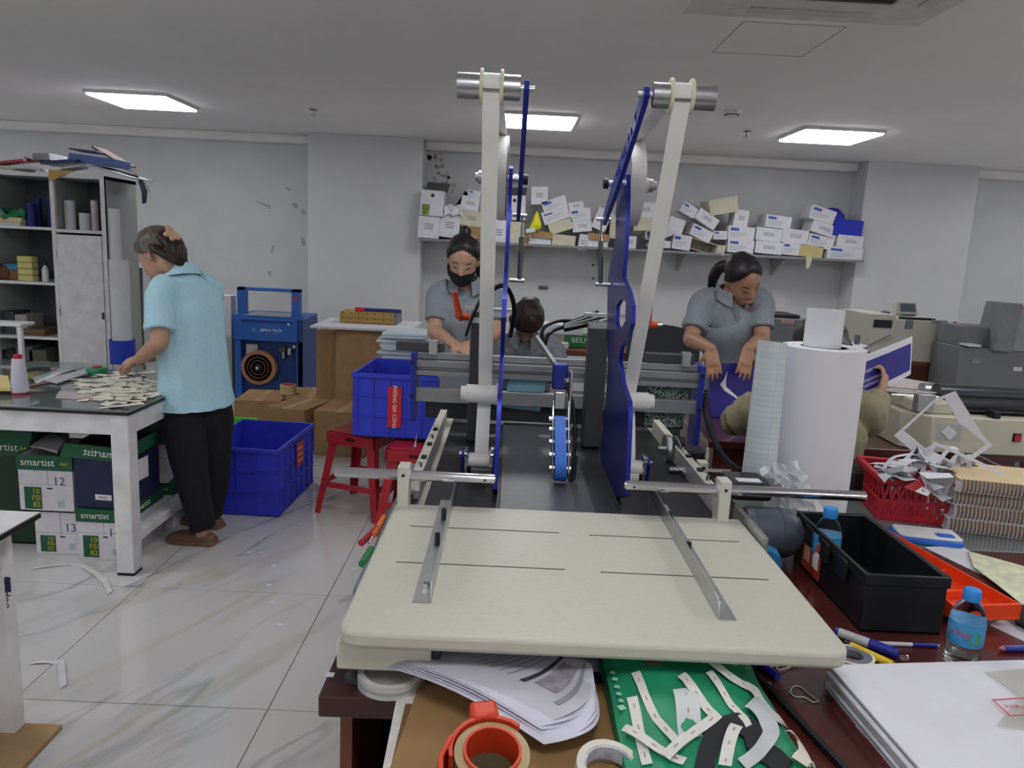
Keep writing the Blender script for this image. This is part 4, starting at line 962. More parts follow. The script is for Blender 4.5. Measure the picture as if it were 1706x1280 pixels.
tag(o, 'dark blue plastic film hanging over the top corner of the cabinet', 'film')
o = MB().grid([[W(230, 300, y=e), W(238, 300, y=e)], [W(236, 320, y=e-.01), W(246, 318, y=e)], [W(237, 340, y=e), W(244, 338, y=e+.01)]], .004).build('dark_wrap', mat('dark blue film', '#30344e', .35, 0, .1), smooth=60)
tag(o, 'narrow strip of dark film dangling from the cabinet top', 'film')
o = MB().grid([[W(81, 283, y=CYF-.02), W(128, 285, y=CYF-.02)], [W(81, 296, y=CYF-.025), W(108, 291, y=CYF-.02)], [W(83, 302, y=CYF-.03), W(88, 301, y=CYF-.03)]], .003).build('card_flap', mat('tan card', '#c7a468', .7), smooth=0)
tag(o, 'tan card corner folding over the front edge of the cabinet top', 'card')
# ---- rolls and boards beside the cabinet
def tube_thing(name, lab, px0, px1, pyt, pyb, y, m, cat='paper roll', cap=True):
    a = W((px0+px1)/2, pyt, y=y); b = W((px0+px1)/2, pyb, y=y); r = abs(W(px1, pyt, y=y).x-W(px0, pyt, y=y).x)/2
    return a, b, r
yb2 = 5.42
t = T('paper_roll', 'tall white paper roll topped by a narrower one, in the blue bin by the cabinet', 'paper roll', (W(205, 600, y=yb2).x, yb2, .45))
xx = W(205, 600, y=yb2).x; z2 = W(202, 433, y=yb2).z; r2 = .066
MB().lathe([(r2, .46), (r2, z2), (r2*.8, z2), (r2*.7, z2-.01), (0, z2-.01)], (xx, yb2, 0), 28).build('wide_roll', paper_white, t)
r3 = .036; z3 = W(192, 348, y=yb2).z
MB().lathe([(r3, z2-.3), (r3, z3), (r3*.7, z3), (r3*.66, z3-.05), (0, z3-.05)], (xx-.018, yb2, 0), 24).build('narrow_roll', paper_white, t)
t = T('blue_bin', 'blue bin holding tall paper rolls beside the cabinet', 'bin', (xx, yb2, 0))
zt2 = W(205, 566, y=yb2).z
MB().lathe([(.0, .0), (.074, .0), (.088, zt2), (.080, zt2), (.068, .02), (0, .02)], (xx, yb2, 0), 28).build('body', mat('blue bin plastic', '#2340b8', .4, 0, .03), t)
c = W(246, 446, y=6.6)
tag(MB().bc((c.x, 6.62, c.z/2+.002), (.15, .03, c.z-.004), RX(-2)).build('white_foamboard', paper_white, bev=.003), 'tall white panel leaning by the wall behind the woman in light blue', 'board')
c = W(229, 446, y=6.35)
tag(MB().bc((c.x, 6.35, c.z/2+.002), (.05, .04, c.z-.004), RX(-2)).build('dark_signboard', mat('dark panel', '#4c4d50', .6), bev=.003), 'dark grey panel standing beside the cabinet', 'board')
# ---- blue strapping machine
jb = mat('strapping machine blue', '#2c62b4', .4, 0, .03); jd = mat('strapping machine dark blue', '#1d3f7c', .45)
SY = 6.6
sx0, sx1 = W(390, 530, y=SY).x, W(505, 530, y=SY).x
zt_, zm, zb3 = W(445, 481, y=SY).z, W(445, 527, y=SY).z, W(445, 568, y=SY).z
t = T('strapping_machine', 'blue arch strapping machine with a brown strap coil, by the wall', 'machine', ((sx0+sx1)/2, SY+.25, 0))
aw = .075; ax0, ax1 = sx0+.01, W(497, 500, y=SY).x
MB().bx(ax0, ax0+aw, SY+.05, SY+.12, zm, zt_).build('arch_post', jb, t, bev=.003)
MB().bx(ax1-aw, ax1, SY+.05, SY+.12, zm, zt_).build('arch_post', jb, t, bev=.003)
MB().bx(ax0, ax1, SY+.05, SY+.12, zt_-.028, zt_).build('arch_beam', jb, t, bev=.003)
MB().bx(ax1-.05, ax1-.022, SY+.046, SY+.05, zt_-.10, zt_-.06).build('warning_label', mat('red label', '#c8323c', .5), t)
MB().bx(sx0, sx1, SY, SY+.5, zm-.02, zm).build('table_top', jb, t, bev=.002)
MB().bx(ax0+aw, ax1-aw, SY-.002, SY+.3, zm, zm+.006).build('slide_plate', steel, t)
MB().bx(sx0, sx1-.05, SY-.02, SY+.45, zb3, zm-.02).build('head_box', jb, t, bev=.004)
MB().bx(sx0+.07, sx1-.09, SY-.023, SY-.02, zm-.055, zm-.035).build('slot', jd, t)
MB().cyl((sx1-.12, SY-.03, zm-.06), (sx1-.12, SY-.02, zm-.06), .014).build('knob', steel, t)
MB().bx(sx1-.05, sx1, SY+.0, SY+.5, .0, zm-.02).build('side_cover', jd, t, bev=.004)
text('JIMKA-TECH', .034, white_print, t, wm(t).inverted() @ frame_of(W(452, 551, y=SY-.0215), (1, 0, .0), (0, -1, 0)), depth=.0005)
text('• • • •', .02, white_print, t, wm(t).inverted() @ frame_of(W(458, 557, y=SY-.0215), (1, 0, 0), (0, -1, 0)), depth=.0005)
MB().lathe([(.010, 0), (.016, .001), (.016, .002), (.010, .002), (.010, 0)], W(423, 550, y=SY-.022), 12, (0, -1, 0)).build('emblem', mat('emblem teal', '#6fb8b0', .5), t)
MB().bx(sx0+.03, sx1-.06, SY+.06, SY+.45, .05, zb3).build('body', jd, t)
for x in (sx0, sx1-.06): MB().bx(x, x+.055, SY, SY+.05, .05, zb3).build('frame_post', jb, t, bev=.002)
cc_ = W(432, 612, y=SY+.02); 
co = MB().lathe([(.035, 0), (.15, 0), (.153, .004), (.153, .07), (.15, .074), (.035, .074), (.035, 0)], (cc_.x, SY+.06, cc_.z), 40, (0, -1, 0)).build('strap_coil', mat('brown strap', '#a87850', .5, 0, .04), t)
for r_ in (.06, .09, .12): MB().lathe([(r_, .0745), (r_+.003, .0755), (r_+.006, .0745)], (cc_.x, SY+.06, cc_.z), 36, (0, -1, 0)).build('coil_ridge', mat('brown strap dark', '#8d6340', .5), co)
MB().lathe([(.014, .06), (.033, .07), (.035, .085), (.018, .09), (.014, .085)], (cc_.x, SY+.06, cc_.z), 20, (0, -1, 0)).build('coil_hub', black_plastic, t)
MB().cyl((cc_.x, SY-.04, cc_.z), (cc_.x, SY+.06, cc_.z), .012, n=12).build('axle', chrome, t)
q = W(418, 583, y=SY+.02); MB().bc((q.x, SY+.05, q.z), (.10, .004, .09)).build('notice', paper_white, t)
for px, py, w, h in ((470, 582, .06, .05), (482, 586, .03, .06), (490, 578, .03, .03), (472, 592, .02, .06)):
    q = W(px, py, y=SY); MB().bc((q.x, SY+.02, q.z), (w, .05, h)).build('feed_part', steel if w < .05 else dark_metal, t, bev=.003)
for x in (sx0+.05, sx1-.08): MB().cyl((x, SY+.1, 0), (x, SY+.1, .05), .025, n=14).build('castor', black_rubber, t)
c = W(378, 525, y=6.75); tag(MB().bc((c.x+.01, 6.75, c.z), (.11, .14, .36)).build('white_box', paper_white, bev=.005), 'white box standing beside the strapping machine', 'box')
tag(MB().bc((c.x+.01, 6.78, (c.z-.18)/2), (.13, .26, c.z-.18)).build('side_stand', grey_steel, bev=.003), 'grey stand under the white box beside the strapping machine', 'stand')
# ---- cartons along the wall
tapem = mat('packing tape', '#c2a374', .35, 0, .03)
def carton_at(lab, pxl, pxr, pyt, pyb, y, d, rz=0, flaps=False, z0=None, tape=True, group='brown cartons along the wall'):
    a = W(pxl, pyb, y=y); b = W(pxr, pyb, y=y); w = b.x-a.x; h = W((pxl+pxr)/2, pyt, y=y).z; z0 = 0 if z0 is None else z0
    t = T('cardboard_carton', lab, 'carton', ((a.x+b.x)/2, y+d/2, z0), R(rz), group)
    MB().bx(-w/2, w/2, -d/2, d/2, 0, h-z0-.004).build('body', carton, t, world=False, bev=.003)
    MB().bx(-w/2, -.001, -d/2, d/2, h-z0-.004, h-z0).build('flap', carton, t, world=False)
    MB().bx(.001, w/2, -d/2, d/2, h-z0-.0035, h-z0+.0005).build('flap', carton, t, world=False)
    if tape: MB().bx(-.025, .025, -d/2-.001, d/2, h-z0+.0005, h-z0+.0012).build('tape', tapem, t, world=False)
    return t
carton_at('taped brown carton on the floor in front of the strapping machine', 388, 462, 668, 725, 5.7, .45, 4)
carton_at('brown carton with a taped top in the middle of the carton row', 452, 522, 682, 740, 5.15, .42, -14)
carton_at('brown carton at the end of the row next to the red stool', 527, 612, 687, 745, 5.05, .42, -6)
carton_at('flat brown carton behind the row with the tape roll standing on it', 470, 552, 662, 700, 5.84, .42, 8)
q = W(477, 664, y=5.9)
t = T('tape_roll', 'roll of packing tape with a red core standing on the flat brown carton', 'tape roll', (q.x, 5.95, W(511, 662, y=5.84).z))
MB().lathe([(.04, 0), (.062, 0), (.062, .075), (.04, .075), (.04, 0)], n=28).build('tape', mat('cream tape', '#cdb98c', .35), t, world=False)
MB().lathe([(.0, .07), (.039, .07), (.05, .079), (.0, .082)], n=24).build('core_label', red_plastic, t, world=False)
# tall carton, round cardboard drum, slatted wooden box
carton_at('tall narrow brown carton standing by the pale pier', 527, 556, 550, 700, 5.9, .3, 0, tape=False)
dy = 5.45
x0, x1 = W(556, 600, y=dy).x, W(655, 600, y=dy).x; zt3 = W(600, 550, y=dy).z; r_ = (x1-x0)/2
t = T('cardboard_sheet', 'large curved sheet of brown corrugated cardboard standing beside the blue crate', 'cardboard', ((x0+x1)/2, dy+.2, 0))
rows = [[(x0+(x1-x0)*u/16, dy+.02+.10*(1-math.cos((u/16-.5)*2.2)), z_) for u in range(17)] for z_ in (0.0, zt3*.33, zt3*.66, zt3)]
MB().grid(rows, .02).build('sheet', carton, t)
MB().grid([[Vector(p)+Vector((0, -.0008, .0)) for p in rows[0]], [Vector(p)+Vector((0, -.0008, .004)) for p in rows[0]]], .001).build('edge', carton_dark, t)
tb = T('white_board', 'white board laid across the tops of the tall carton and the curved cardboard', 'board', (W(600, 545, y=5.7).x, 5.7, zt3+.004))
bx0, bx1 = W(528, 545, y=5.6).x, W(690, 548, y=5.6).x
MB().bx(bx0, bx1, 5.4, 6.05, zt3+.003, zt3+.02).build('board', paper_white, tb, bev=.001)
sl0, sl1 = W(566, 540, y=5.7).x, W(656, 540, y=5.7).x; zs1 = W(610, 521, y=5.7).z
t = T('wooden_crate', 'yellowish plywood box with nail heads lying on the white board', 'box', ((sl0+sl1)/2, 5.85, zt3+.022))
wood_y = mat('yellow plywood', '#b08f4c', .6, 0, .07, 6)
hh = (zs1-zt3-.022)
for k in range(2):
    p = MB().bx(sl0, sl1, 5.7, 5.72, zt3+.022+hh*k/2+.001, zt3+.022+hh*(k+1)/2-.001).build('front_plank', wood_y, t)
    for i in range(7):
        x = sl0+.02+(sl1-sl0-.04)*i/6; MB().cyl((x, 5.698, zt3+.022+hh*(k+.8)/2), (x, 5.70, zt3+.022+hh*(k+.8)/2), .005, n=8).build('nail_head', dark_print, p)
MB().bx(sl0, sl1, 5.72, 5.98, zt3+.024, zs1-.002).build('body', wood_y, t)
MB().bx(sl1, sl1+.02, 5.7, 5.98, zt3+.022, zs1+.002).build('end_panel', mat('grey end', '#6d7078', .6), t)
a, b = W(592, 519, y=5.75), W(668, 523, y=5.75)
t = T('marker', 'thick red and blue marker lying on the plywood box', 'marker', ((a.x+b.x)/2, 5.75, zs1))
zz = zs1+.018
MB().cyl((a.x, 5.75, zz), (a.x+.07, 5.75, zz), .017, n=14).build('cap', mat('bright red', '#e0323c', .4), t)
MB().cyl((a.x+.07, 5.75, zz), (b.x, 5.75, zz), .014, n=14).build('barrel', mat('navy barrel', '#2c3a80', .4), t)
# stack of pale papers on a side table behind the raised crate
pb = mat('pale blue paper', '#cfe0e6', .7, 0, .03)
px0, px1 = W(627, 590, y=4.55).x, W(712, 590, y=4.55).x; z0 = W(670, 603, y=4.55).z; z1 = W(670, 556, y=4.55).z
t = T('paper_table', 'small grey table carrying the stack of pale blue sheets', 'table', ((px0+px1)/2, 4.75, 0))
MB().bx(px0-.03, px1+.03, 4.5, 5.0, z0-.03, z0-.001).build('top', grey_steel, t, bev=.002)
for x in (px0-.01, px1-.01):
    for y in (4.52, 4.96): MB().bx(x, x+.025, y, y+.025, 0, z0-.03).build('leg', grey_steel, t)
random.seed(5); n = 12
for k in range(n):
    h = (z1-z0)/n; dx, dy_ = random.uniform(-.02, .02), random.uniform(-.02, .02)
    tag(MB().bx(px0+.02+dx, px1-.02+dx, 4.55+dy_, 4.9+dy_, z0+h*k+.0006, z0+h*(k+1)-.0012).build('paper_bundle', pb if k % 3 else paper_white, bev=.001), 'pale blue bundle of sheets, '+['lowest', 'second', 'third', 'fourth', 'fifth', 'sixth', 'seventh', 'eighth', 'ninth', 'tenth', 'eleventh', 'topmost'][k]+' from below in the stack behind the raised crate', 'paper', 'pale blue paper bundles in one stack')
# ================================================================ wall shelf with its boxes
card_w = mat('white card', '#dcdce2', .7, 0, .03, 15); card_c = mat('cream carton', '#cfcab2', .75, 0, .04); blue_print = mat('blue print', '#3c62b0', .6, 0, .1, 60)
SHY = 7.5
a = W(697, 396, y=SHY); b = W(1436, 434, y=SHY); SZ = (a.z+b.z)/2
t = T('wall_shelf', 'long grey wall shelf loaded with tumbled white card boxes', 'shelf', ((a.x+b.x)/2, 7.75, SZ-.02))
MB().bx(cxb+.003, cxc-.003, SHY, 7.995, SZ-.025, SZ).build('board', mat('grey shelf board', '#8b8a8e', .5), t, bev=.003)
for px in (870, 1003, 1140, 1303):
    x = W(px, 430, y=7.7).x
    MB().prism([(x-.012, 7.99, SZ-.025), (x-.012, 7.62, SZ-.025), (x-.012, 7.62, SZ-.045), (x-.012, 7.97, SZ-.2), (x-.012, 7.99, SZ-.2)], (.024, 0, 0)).build('bracket', grey_steel, t)
for px, py in ((988, 442), (988, 464), (1003, 437)):
    c = W(px, py, y=7.99); MB().cyl((c.x, 7.985, c.z), (c.x, 8.0, c.z), .012, n=10).build('wall_plug', dark_metal, t)
c = W(905, 480, y=7.99)
tag(MB().bx(c.x-.05, c.x+.05, 7.98, 7.999, c.z-.012, c.z+.02).build('wall_hook', mat('brown hook', '#6b5f55', .5), bev=.004), 'small brown hook fixed to the wall below the shelf', 'hook')
def sbox(lab, px, py, w, h, ang, m=card_w, d=.28, y=SHY+.01, kind='print', name='card_box'):
    c = W(px, py, y=y); k = 7.6/FPX; w_, h_ = w*k, h*k
    t = T(name, lab, 'box', (c.x, y, c.z), group='card boxes on the wall shelf', rot=(0, R(ang+2.8), 0))
    if kind in ('open', 'ream'):
        th = .006
        MB().bx(-w_/2, w_/2, 0, th, -h_/2, h_/2).bx(-w_/2, w_/2, d-th, d, -h_/2, h_/2).bx(-w_/2, -w_/2+th, th, d-th, -h_/2, h_/2).bx(w_/2-th, w_/2, th, d-th, -h_/2, h_/2).bx(-w_/2, w_/2, 0, d, -h_/2, -h_/2+th).build('body', m, t, world=False)
        if kind == 'ream':
            MB().prism([(-w_/2, d-.005, h_/2), (w_/2, d-.005, h_/2), (w_/2+.02, d+.03, h_/2+.10), (-w_/2+.02, d+.03, h_/2+.10)], (0, .004, 0)).build('flap', mat('grey flap', '#5a5a56', .8), t, world=False)
            MB().bx(-w_*.42, -w_*.1, -.0015, 0, -h_*.45, -h_*.05).build('label', mat('green yellow label', '#7a8a3c', .6, 0, .3, 40), t, world=False)
            MB().cyl((0, -.0015, h_*.3), (0, 0, h_*.3), .018, n=14).build('hand_hole', dark_print, t, world=False)
        else:
            MB().prism([(-w_/2, 0, h_/2), (w_/2, 0, h_/2), (w_/2+.01, -.02, h_/2-.06), (-w_/2+.01, -.02, h_/2-.06)], (0, -.003, 0)).build('flap', carton, t, world=False)
    elif kind == 'endopen':
        th = .006
        MB().bx(-w_/2, w_/2, 0, d, h_/2-th, h_/2).bx(-w_/2, w_/2, 0, d, -h_/2, -h_/2+th).bx(-w_/2, -w_/2+th, 0, d, -h_/2+th, h_/2-th).bx(w_/2-th, w_/2, 0, d, -h_/2+th, h_/2-th).bx(-w_/2, w_/2, d-th, d, -h_/2, h_/2).build('body', m, t, world=False)
        MB().prism([(w_/2-th, 0, -h_/2), (w_/2, 0, -h_/2), (w_/2+.06, -.05, -h_/2+.02), (w_/2+.06, -.05, h_/2+.01), (w_/2, 0, h_/2)], (.004, 0, 0)).build('flap', m, t, world=False)
    else:
        MB().bx(-w_/2, w_/2, 0, d, -h_/2, h_/2).build('body', m, t, world=False, bev=.003)
    if kind == 'print':
        MB().bx(-w_*.42, -w_*.1, -.0012, 0, h_*.16, h_*.36).build('print', blue_print, t, world=False)
        for i in range(3): MB().bx(-w_*.4, w_*(.0+.12*((i*7) % 3)), -.001, 0, -h_*.30+i*h_*.13, -h_*.25+i*h_*.13).build('print_line', mat('faint print', '#aeb0bc', .7), t, world=False)
    if kind == 'lines':
        for i in range(3): MB().bx(-w_*.2, w_*.22, -.001, 0, -h_*.1+i*h_*.1, -h_*.06+i*h_*.1).build('print_line', grey_print, t, world=False)
    return t
SB = [
 ('open white office paper carton at the end of the shelf by the pale pier', 720, 339, 37, 41, 0, card_w, .3, 'ream'),
 ('plain white carton under the open office paper carton', 714, 378, 34, 36, 0, card_w, .3, 'lines'),
 ('white carton with crumpled top next to the bottom carton at the pier end', 749, 376, 33, 38, 1, card_w, .3, 'lines'),
 ('little white box on top of the pile above the masked woman', 790, 324, 20, 12, 4, card_w, .16, 'print'),
 ('square white box second in the pile above the masked woman', 783, 339, 29, 22, 5, card_w, .22, 'lines'),
 ('cream box third in the pile above the masked woman', 785, 364, 34, 25, 4, card_c, .25, 'lines'),
 ('brown box at the bottom of the pile above the masked woman', 784, 387, 32, 20, 1, carton, .25, 'plain'),
 ('white carton behind the white tape strip of the first tower', 830, 388, 30, 40, 0, card_w, .3, 'lines'),
 ('white and green office paper carton behind the first blue tower', 857, 347, 36, 40, -5, card_w, .3, 'ream'),
 ('pale carton under the white and green office carton', 852, 388, 40, 36, -2, card_c, .3, 'plain'),
 ('white square card box standing above the yellow bag', 899, 326, 27, 28, -5, card_w, .2, 'lines'),
 ('brown card box hanging over the shelf edge below the yellow bag', 873, 404, 28, 22, -14, carton, .18, 'plain'),
 ('white box with a folded brown flap next to the overhanging brown box', 900, 398, 36, 24, 1, card_w, .26, 'open'),
 ('upper of two slanting white boxes with blue print beside the yellow bag', 924, 341, 40, 20, -24, card_w, .22, 'print'),
 ('lower of two slanting white boxes with blue print beside the yellow bag', 926, 358, 44, 21, -24, card_w, .24, 'print'),
 ('slanting cream box below the two slanting printed boxes', 935, 377, 40, 18, -22, card_c, .26, 'plain'),
 ('flat cream box on the shelf under the slanting cream box', 939, 402, 38, 20, 1, card_c, .26, 'plain'),
 ('small slanting white box on top of the middle pile', 960, 343, 25, 13, -14, card_w, .15, 'lines'),
 ('white box leaning in the middle of the shelf under the small slanting box', 967, 358, 33, 20, -13, card_w, .24, 'print'),
 ('white box wedged under the leaning one in the middle of the shelf', 970, 377, 31, 18, -10, card_w, .24, 'lines'),
 ('narrow white box standing on end in the middle of the shelf', 971, 404, 13, 26, 3, card_w, .2, 'lines'),
 ('grey white box with a brown inside next to the narrow upright box', 996, 402, 34, 24, 1, card_w, .26, 'open'),
 ('white carton leaning steeply beside the arm of the second tower', 1003, 366, 24, 34, 18, card_w, .25, 'plain'),
 ('pale carton behind the blue arm of the second tower', 1032, 378, 30, 38, -3, card_c, .26, 'plain'),
 ('small white box on the shelf edge behind the second tower', 1050, 404, 20, 20, -2, card_w, .16, 'lines'),
 ('white box tilted back on top of a cream box beside the second tower', 1076, 350, 32, 24, -7, card_w, .24, 'lines'),
 ('cream box under the tilted white box beside the second tower', 1074, 373, 34, 22, -6, card_c, .24, 'plain'),
 ('torn white box with an open flap on the shelf by the second tape strip', 1092, 391, 30, 13, -10, card_w, .22, 'endopen'),
 ('flat white box under the torn one by the second tape strip', 1100, 407, 34, 12, -2, card_w, .24, 'lines'),
 ('white box behind the tape strip of the second tower', 1126, 378, 26, 28, 12, card_w, .24, 'plain'),
 ('white box on the shelf just past the second tape strip', 1136, 404, 30, 24, 3, card_w, .26, 'print'),
 ('white box sliding down beside the second tape strip', 1148, 350, 26, 17, 24, card_w, .2, 'print'),
 ('white box lying slantwise under the big open cream box', 1178, 365, 38, 19, 28, card_w, .24, 'lines'),
 ('big open cream box lying on its side on top of the pile', 1206, 343, 46, 25, -16, card_c, .34, 'plain'),
 ('white printed box slanting below the big open cream box', 1169, 389, 36, 19, 20, card_w, .24, 'print'),
 ('flat cream box tipped over the shelf edge by the second tape strip', 1172, 411, 46, 18, 10, card_c, .26, 'endopen'),
 ('tiny white box wedged beside the upright stack of two', 1200, 392, 22, 14, -4, card_w, .16, 'print'),
 ('white box standing upright on the neat stack of two printed boxes', 1235, 364, 23, 27, 2, card_w, .2, 'lines'),
 ('upper white box of the neat stack with a large blue print', 1235, 389, 43, 22, 0, card_w, .28, 'print'),
 ('bottom white box of the neat stack with a blue print', 1234, 411, 43, 21, 0, card_w, .28, 'print'),
 ('white box with a torn corner on top of the long white row', 1297, 370, 42, 20, 2, card_w, .26, 'print'),
 ('white box in the upper long row next to the neat stack', 1281, 391, 42, 21, 1, card_w, .28, 'lines'),
 ('white box at the far end of the upper long row', 1325, 394, 43, 22, 1, card_w, .28, 'lines'),
 ('white box in the bottom long row next to the neat stack', 1281, 413, 44, 20, 0, card_w, .28, 'lines'),
 ('short white box in the bottom row beside the yellowed box', 1318, 415, 28, 20, 0, card_w, .28, 'print'),
 ('yellowed card box on the shelf with tape hanging below its edge', 1351, 419, 40, 19, 1, mat('yellowed card', '#c9bb84', .75), .27, 'plain'),
 ('top white box of the slanting stack of three beside the blue folder', 1371, 358, 42, 22, 12, card_w, .24, 'print'),
 ('middle white box of the slanting stack of three', 1374, 382, 44, 19, 12, card_w, .24, 'lines'),
 ('lowest white box of the slanting stack of three', 1368, 403, 42, 19, 8, card_w, .24, 'print'),
 ('white box under the bright blue box at the end of the shelf', 1417, 403, 42, 20, 0, card_w, .26, 'lines'),
 ('last white printed box lying flat at the end of the shelf', 1408, 423, 58, 20, 0, card_w, .28, 'print'),
]
random.seed(2)
for i, (lab, px, py, w, h, an, m, d, kd) in enumerate(SB):
    sbox(lab, px, py, w, h, an, m, d, SHY+.012+.004*(i % 3)+(.02 if an else 0), kd)
bb = mat('bright blue card', '#2433b8', .5, 0, .03)
sbox('bright blue box standing at the end of the shelf next to the pier', 1414, 380, 46, 26, 0, bb, .2, SHY+.02, 'plain')
c = W(1378, 372, y=7.74); tag(MB().lathe([(.0, 0), (.13, .01), (.14, .06), (.12, .2), (.06, .26), (0, .27)], (W(1390, 372, y=7.74).x, 7.83, SZ+.24), 20).build('blue_bag', bb), 'rounded dark blue bag behind the bright blue box on the shelf', 'bag')
ye = mat('yellow plastic bag', '#e0d820', .35, 0, .08)
pts = [(873, 392), (884, 372), (891, 350), (897, 340), (904, 368), (907, 385), (892, 390)]
p3 = [W(x, y, y=SHY-.01) for x, y in pts]; cen = sum(p3, Vector())/7
m_ = MB(); m_.add(p3+[cen+Vector((0, -.06, 0)), cen+Vector((0, .05, 0))], [(i, (i+1) % 7, 7) for i in range(7)]+[((i+1) % 7, i, 8) for i in range(7)])
t = T('yellow_bag', 'bright yellow plastic bag stuffed between the white boxes on the shelf', 'bag', cen)
m_.build('bag', ye, t, sub=2, smooth=180)
q = W(884, 384, y=SHY-.05); MB().bc((q.x, SHY-.075, q.z), (.09, .004, .04), RY(-8)).build('pale_print', mat('pale print2', '#c9d6d0', .6), t)
c = W(757, 360, y=SHY); o = MB().grid([[c+Vector((.03*u-.1, -.0+.012*((u*v) % 3), .03*v+.012*((u+2*v) % 3))) for u in range(7)] for v in range(4)], .003).build('crumpled_paper', card_w, smooth=0)
tag(o, 'crumpled white paper on the carton at the pier end of the shelf', 'paper')
o = MB().grid([[W(757, 345, y=SHY+.06), W(775, 318, y=SHY+.06)], [W(762, 350, y=SHY+.1), W(779, 322, y=SHY+.1)]], .01).build('black_strip', black_plastic)
tag(o, 'black strip leaning out of the crumpled paper on the shelf', 'strip')
c = W(1345, 438, y=SHY); tag(MB().grid([[c+Vector((-.03, -.02, .06)), c+Vector((.03, -.02, .06))], [c+Vector((-.02, -.025, 0)), c+Vector((.03, -.02, .0))], [c+Vector((-.02, -.02, -.05)), c+Vector((.01, -.02, -.06))]], .002).build('tape_tail', card_c), 'tail of cream tape hanging from the yellowed box over the shelf edge', 'tape')
# small wall bits
for px, py, lb in ((666, 435, 'small white wall plug on the pale pier'), (1515, 462, 'small white wall plug on the broad pier by the printer')):
    c = W(px, py, y=CY); tag(MB().bx(c.x-.012, c.x+.012, CY-.006, CY, c.z-.01, c.z+.01).build('wall_plug', paper_white, bev=.002), lb, 'wall plug')
# ================================================================ machines along the wall on the other side
beige = mat('beige printer plastic', '#bfbdb0', .45, 0, .015); dgrey = mat('copier grey', '#74757a', .5, 0, .02); lgrey = mat('light copier grey', '#8f9094', .5)
wood_c = mat('brown wood veneer', '#7a4a34', .45, 0, .12, 5)
PY = 5.6
def rect(px0, px1, py0, py1, y): a, b = W(px0, (py0+py1)/2, y=y), W(px1, (py0+py1)/2, y=y); c, d = W((px0+px1)/2, py0, y=y), W((px0+px1)/2, py1, y=y); return a.x, b.x, d.z, c.z
x0, x1, z0, z1 = rect(1484, 1599, 535, 604, PY)
t = T('printer', 'beige production printer with a tilted touch screen on the wooden cabinet', 'printer', ((x0+x1)/2, PY+.3, z0))
MB().bx(x0, x1, PY, PY+.55, z0, z1).build('body', beige, t, bev=.008)
xa, xb, za, zb_ = rect(1450, 1492, 524, 566, PY-.02)
MB().bx(xa, xb, PY-.02, PY+.5, za-.1, zb_).build('output_unit', beige, t, bev=.006)
s = MB().bx(xa+.02, xb-.03, PY-.024, PY-.018, zb_-.10, zb_-.04).build('slot', black_plastic, t)
MB().prism([(xa+.0, PY-.03, za-.07), (xb-.02, PY-.03, za+.0), (xb-.02, PY-.03, za+.03), (xa-.18, PY-.03, za-.16), (xa-.18, PY-.03, za-.2)], (0, .4, 0)).build('output_tray', mat('tray grey', '#a6a69f', .5), t)
MB().prism([(xa-.17, PY-.02, za-.155), (xb-.03, PY-.02, za+.036), (xb-.03, PY-.02, za+.042), (xa-.17, PY-.02, za-.149)], (0, .34, 0)).build('paper', paper_white, t)
q = W(1427, 566, y=PY); MB().bc((q.x, PY-.01, q.z), (.03, .03, .07)).build('tray_stop', dgrey, t)
c = W(1508, 515, y=PY+.1); scr = MB().bc((c.x, PY+.1, c.z), (.16, .05, .10), RX(-25)).build('screen_housing', beige, t, bev=.006)
MB().bc((c.x+.005, PY+.072, c.z+.012), (.11, .008, .062), RX(-25)).build('screen', mat('screen glass', '#5a656c', .15), scr)
MB().bx(c.x-.02, c.x+.22, PY+.06, PY+.14, z1, z1+.016).build('black_bar', black_plastic, t)
a = W(1515, 541, y=PY-.005); MB().bc((a.x, PY-.004, a.z), (.055, .01, .065)).build('dark_panel', dgrey, t)
a = W(1565, 536, y=PY-.005); MB().bc((a.x, PY-.006, a.z), (.12, .014, .02)).build('lever', steel, t, bev=.003)
a = W(1595, 541, y=PY-.005); MB().cyl((a.x-.02, PY-.004, a.z), (a.x-.02, PY, a.z), .022, n=18).build('red_badge', mat('red badge', '#b83a44', .5), t)
MB().lathe([(.03, 0), (.035, .04), (.012, .05), (0, .05)], (W(1480, 525, y=PY+.2).x, PY+.25, z1), 14).build('knob', dgrey, t)
xw0, xw1 = W(1500, 630, y=PY).x, x1-.0
t = T('wooden_cabinet', 'brown wooden cabinet under the beige printer', 'cabinet', ((xw0+xw1)/2, PY+.3, 0))
MB().bx(xw0-.2, xw1, PY+.01, PY+.55, 0, z0-.002).build('body', wood_c, t, bev=.003)
MB().bx(xw0-.18, xw1-.06, PY, PY+.01, .06, z0-.03).build('door', mat('dark veneer', '#4e3228', .4, 0, .1, 6), t, bev=.002)
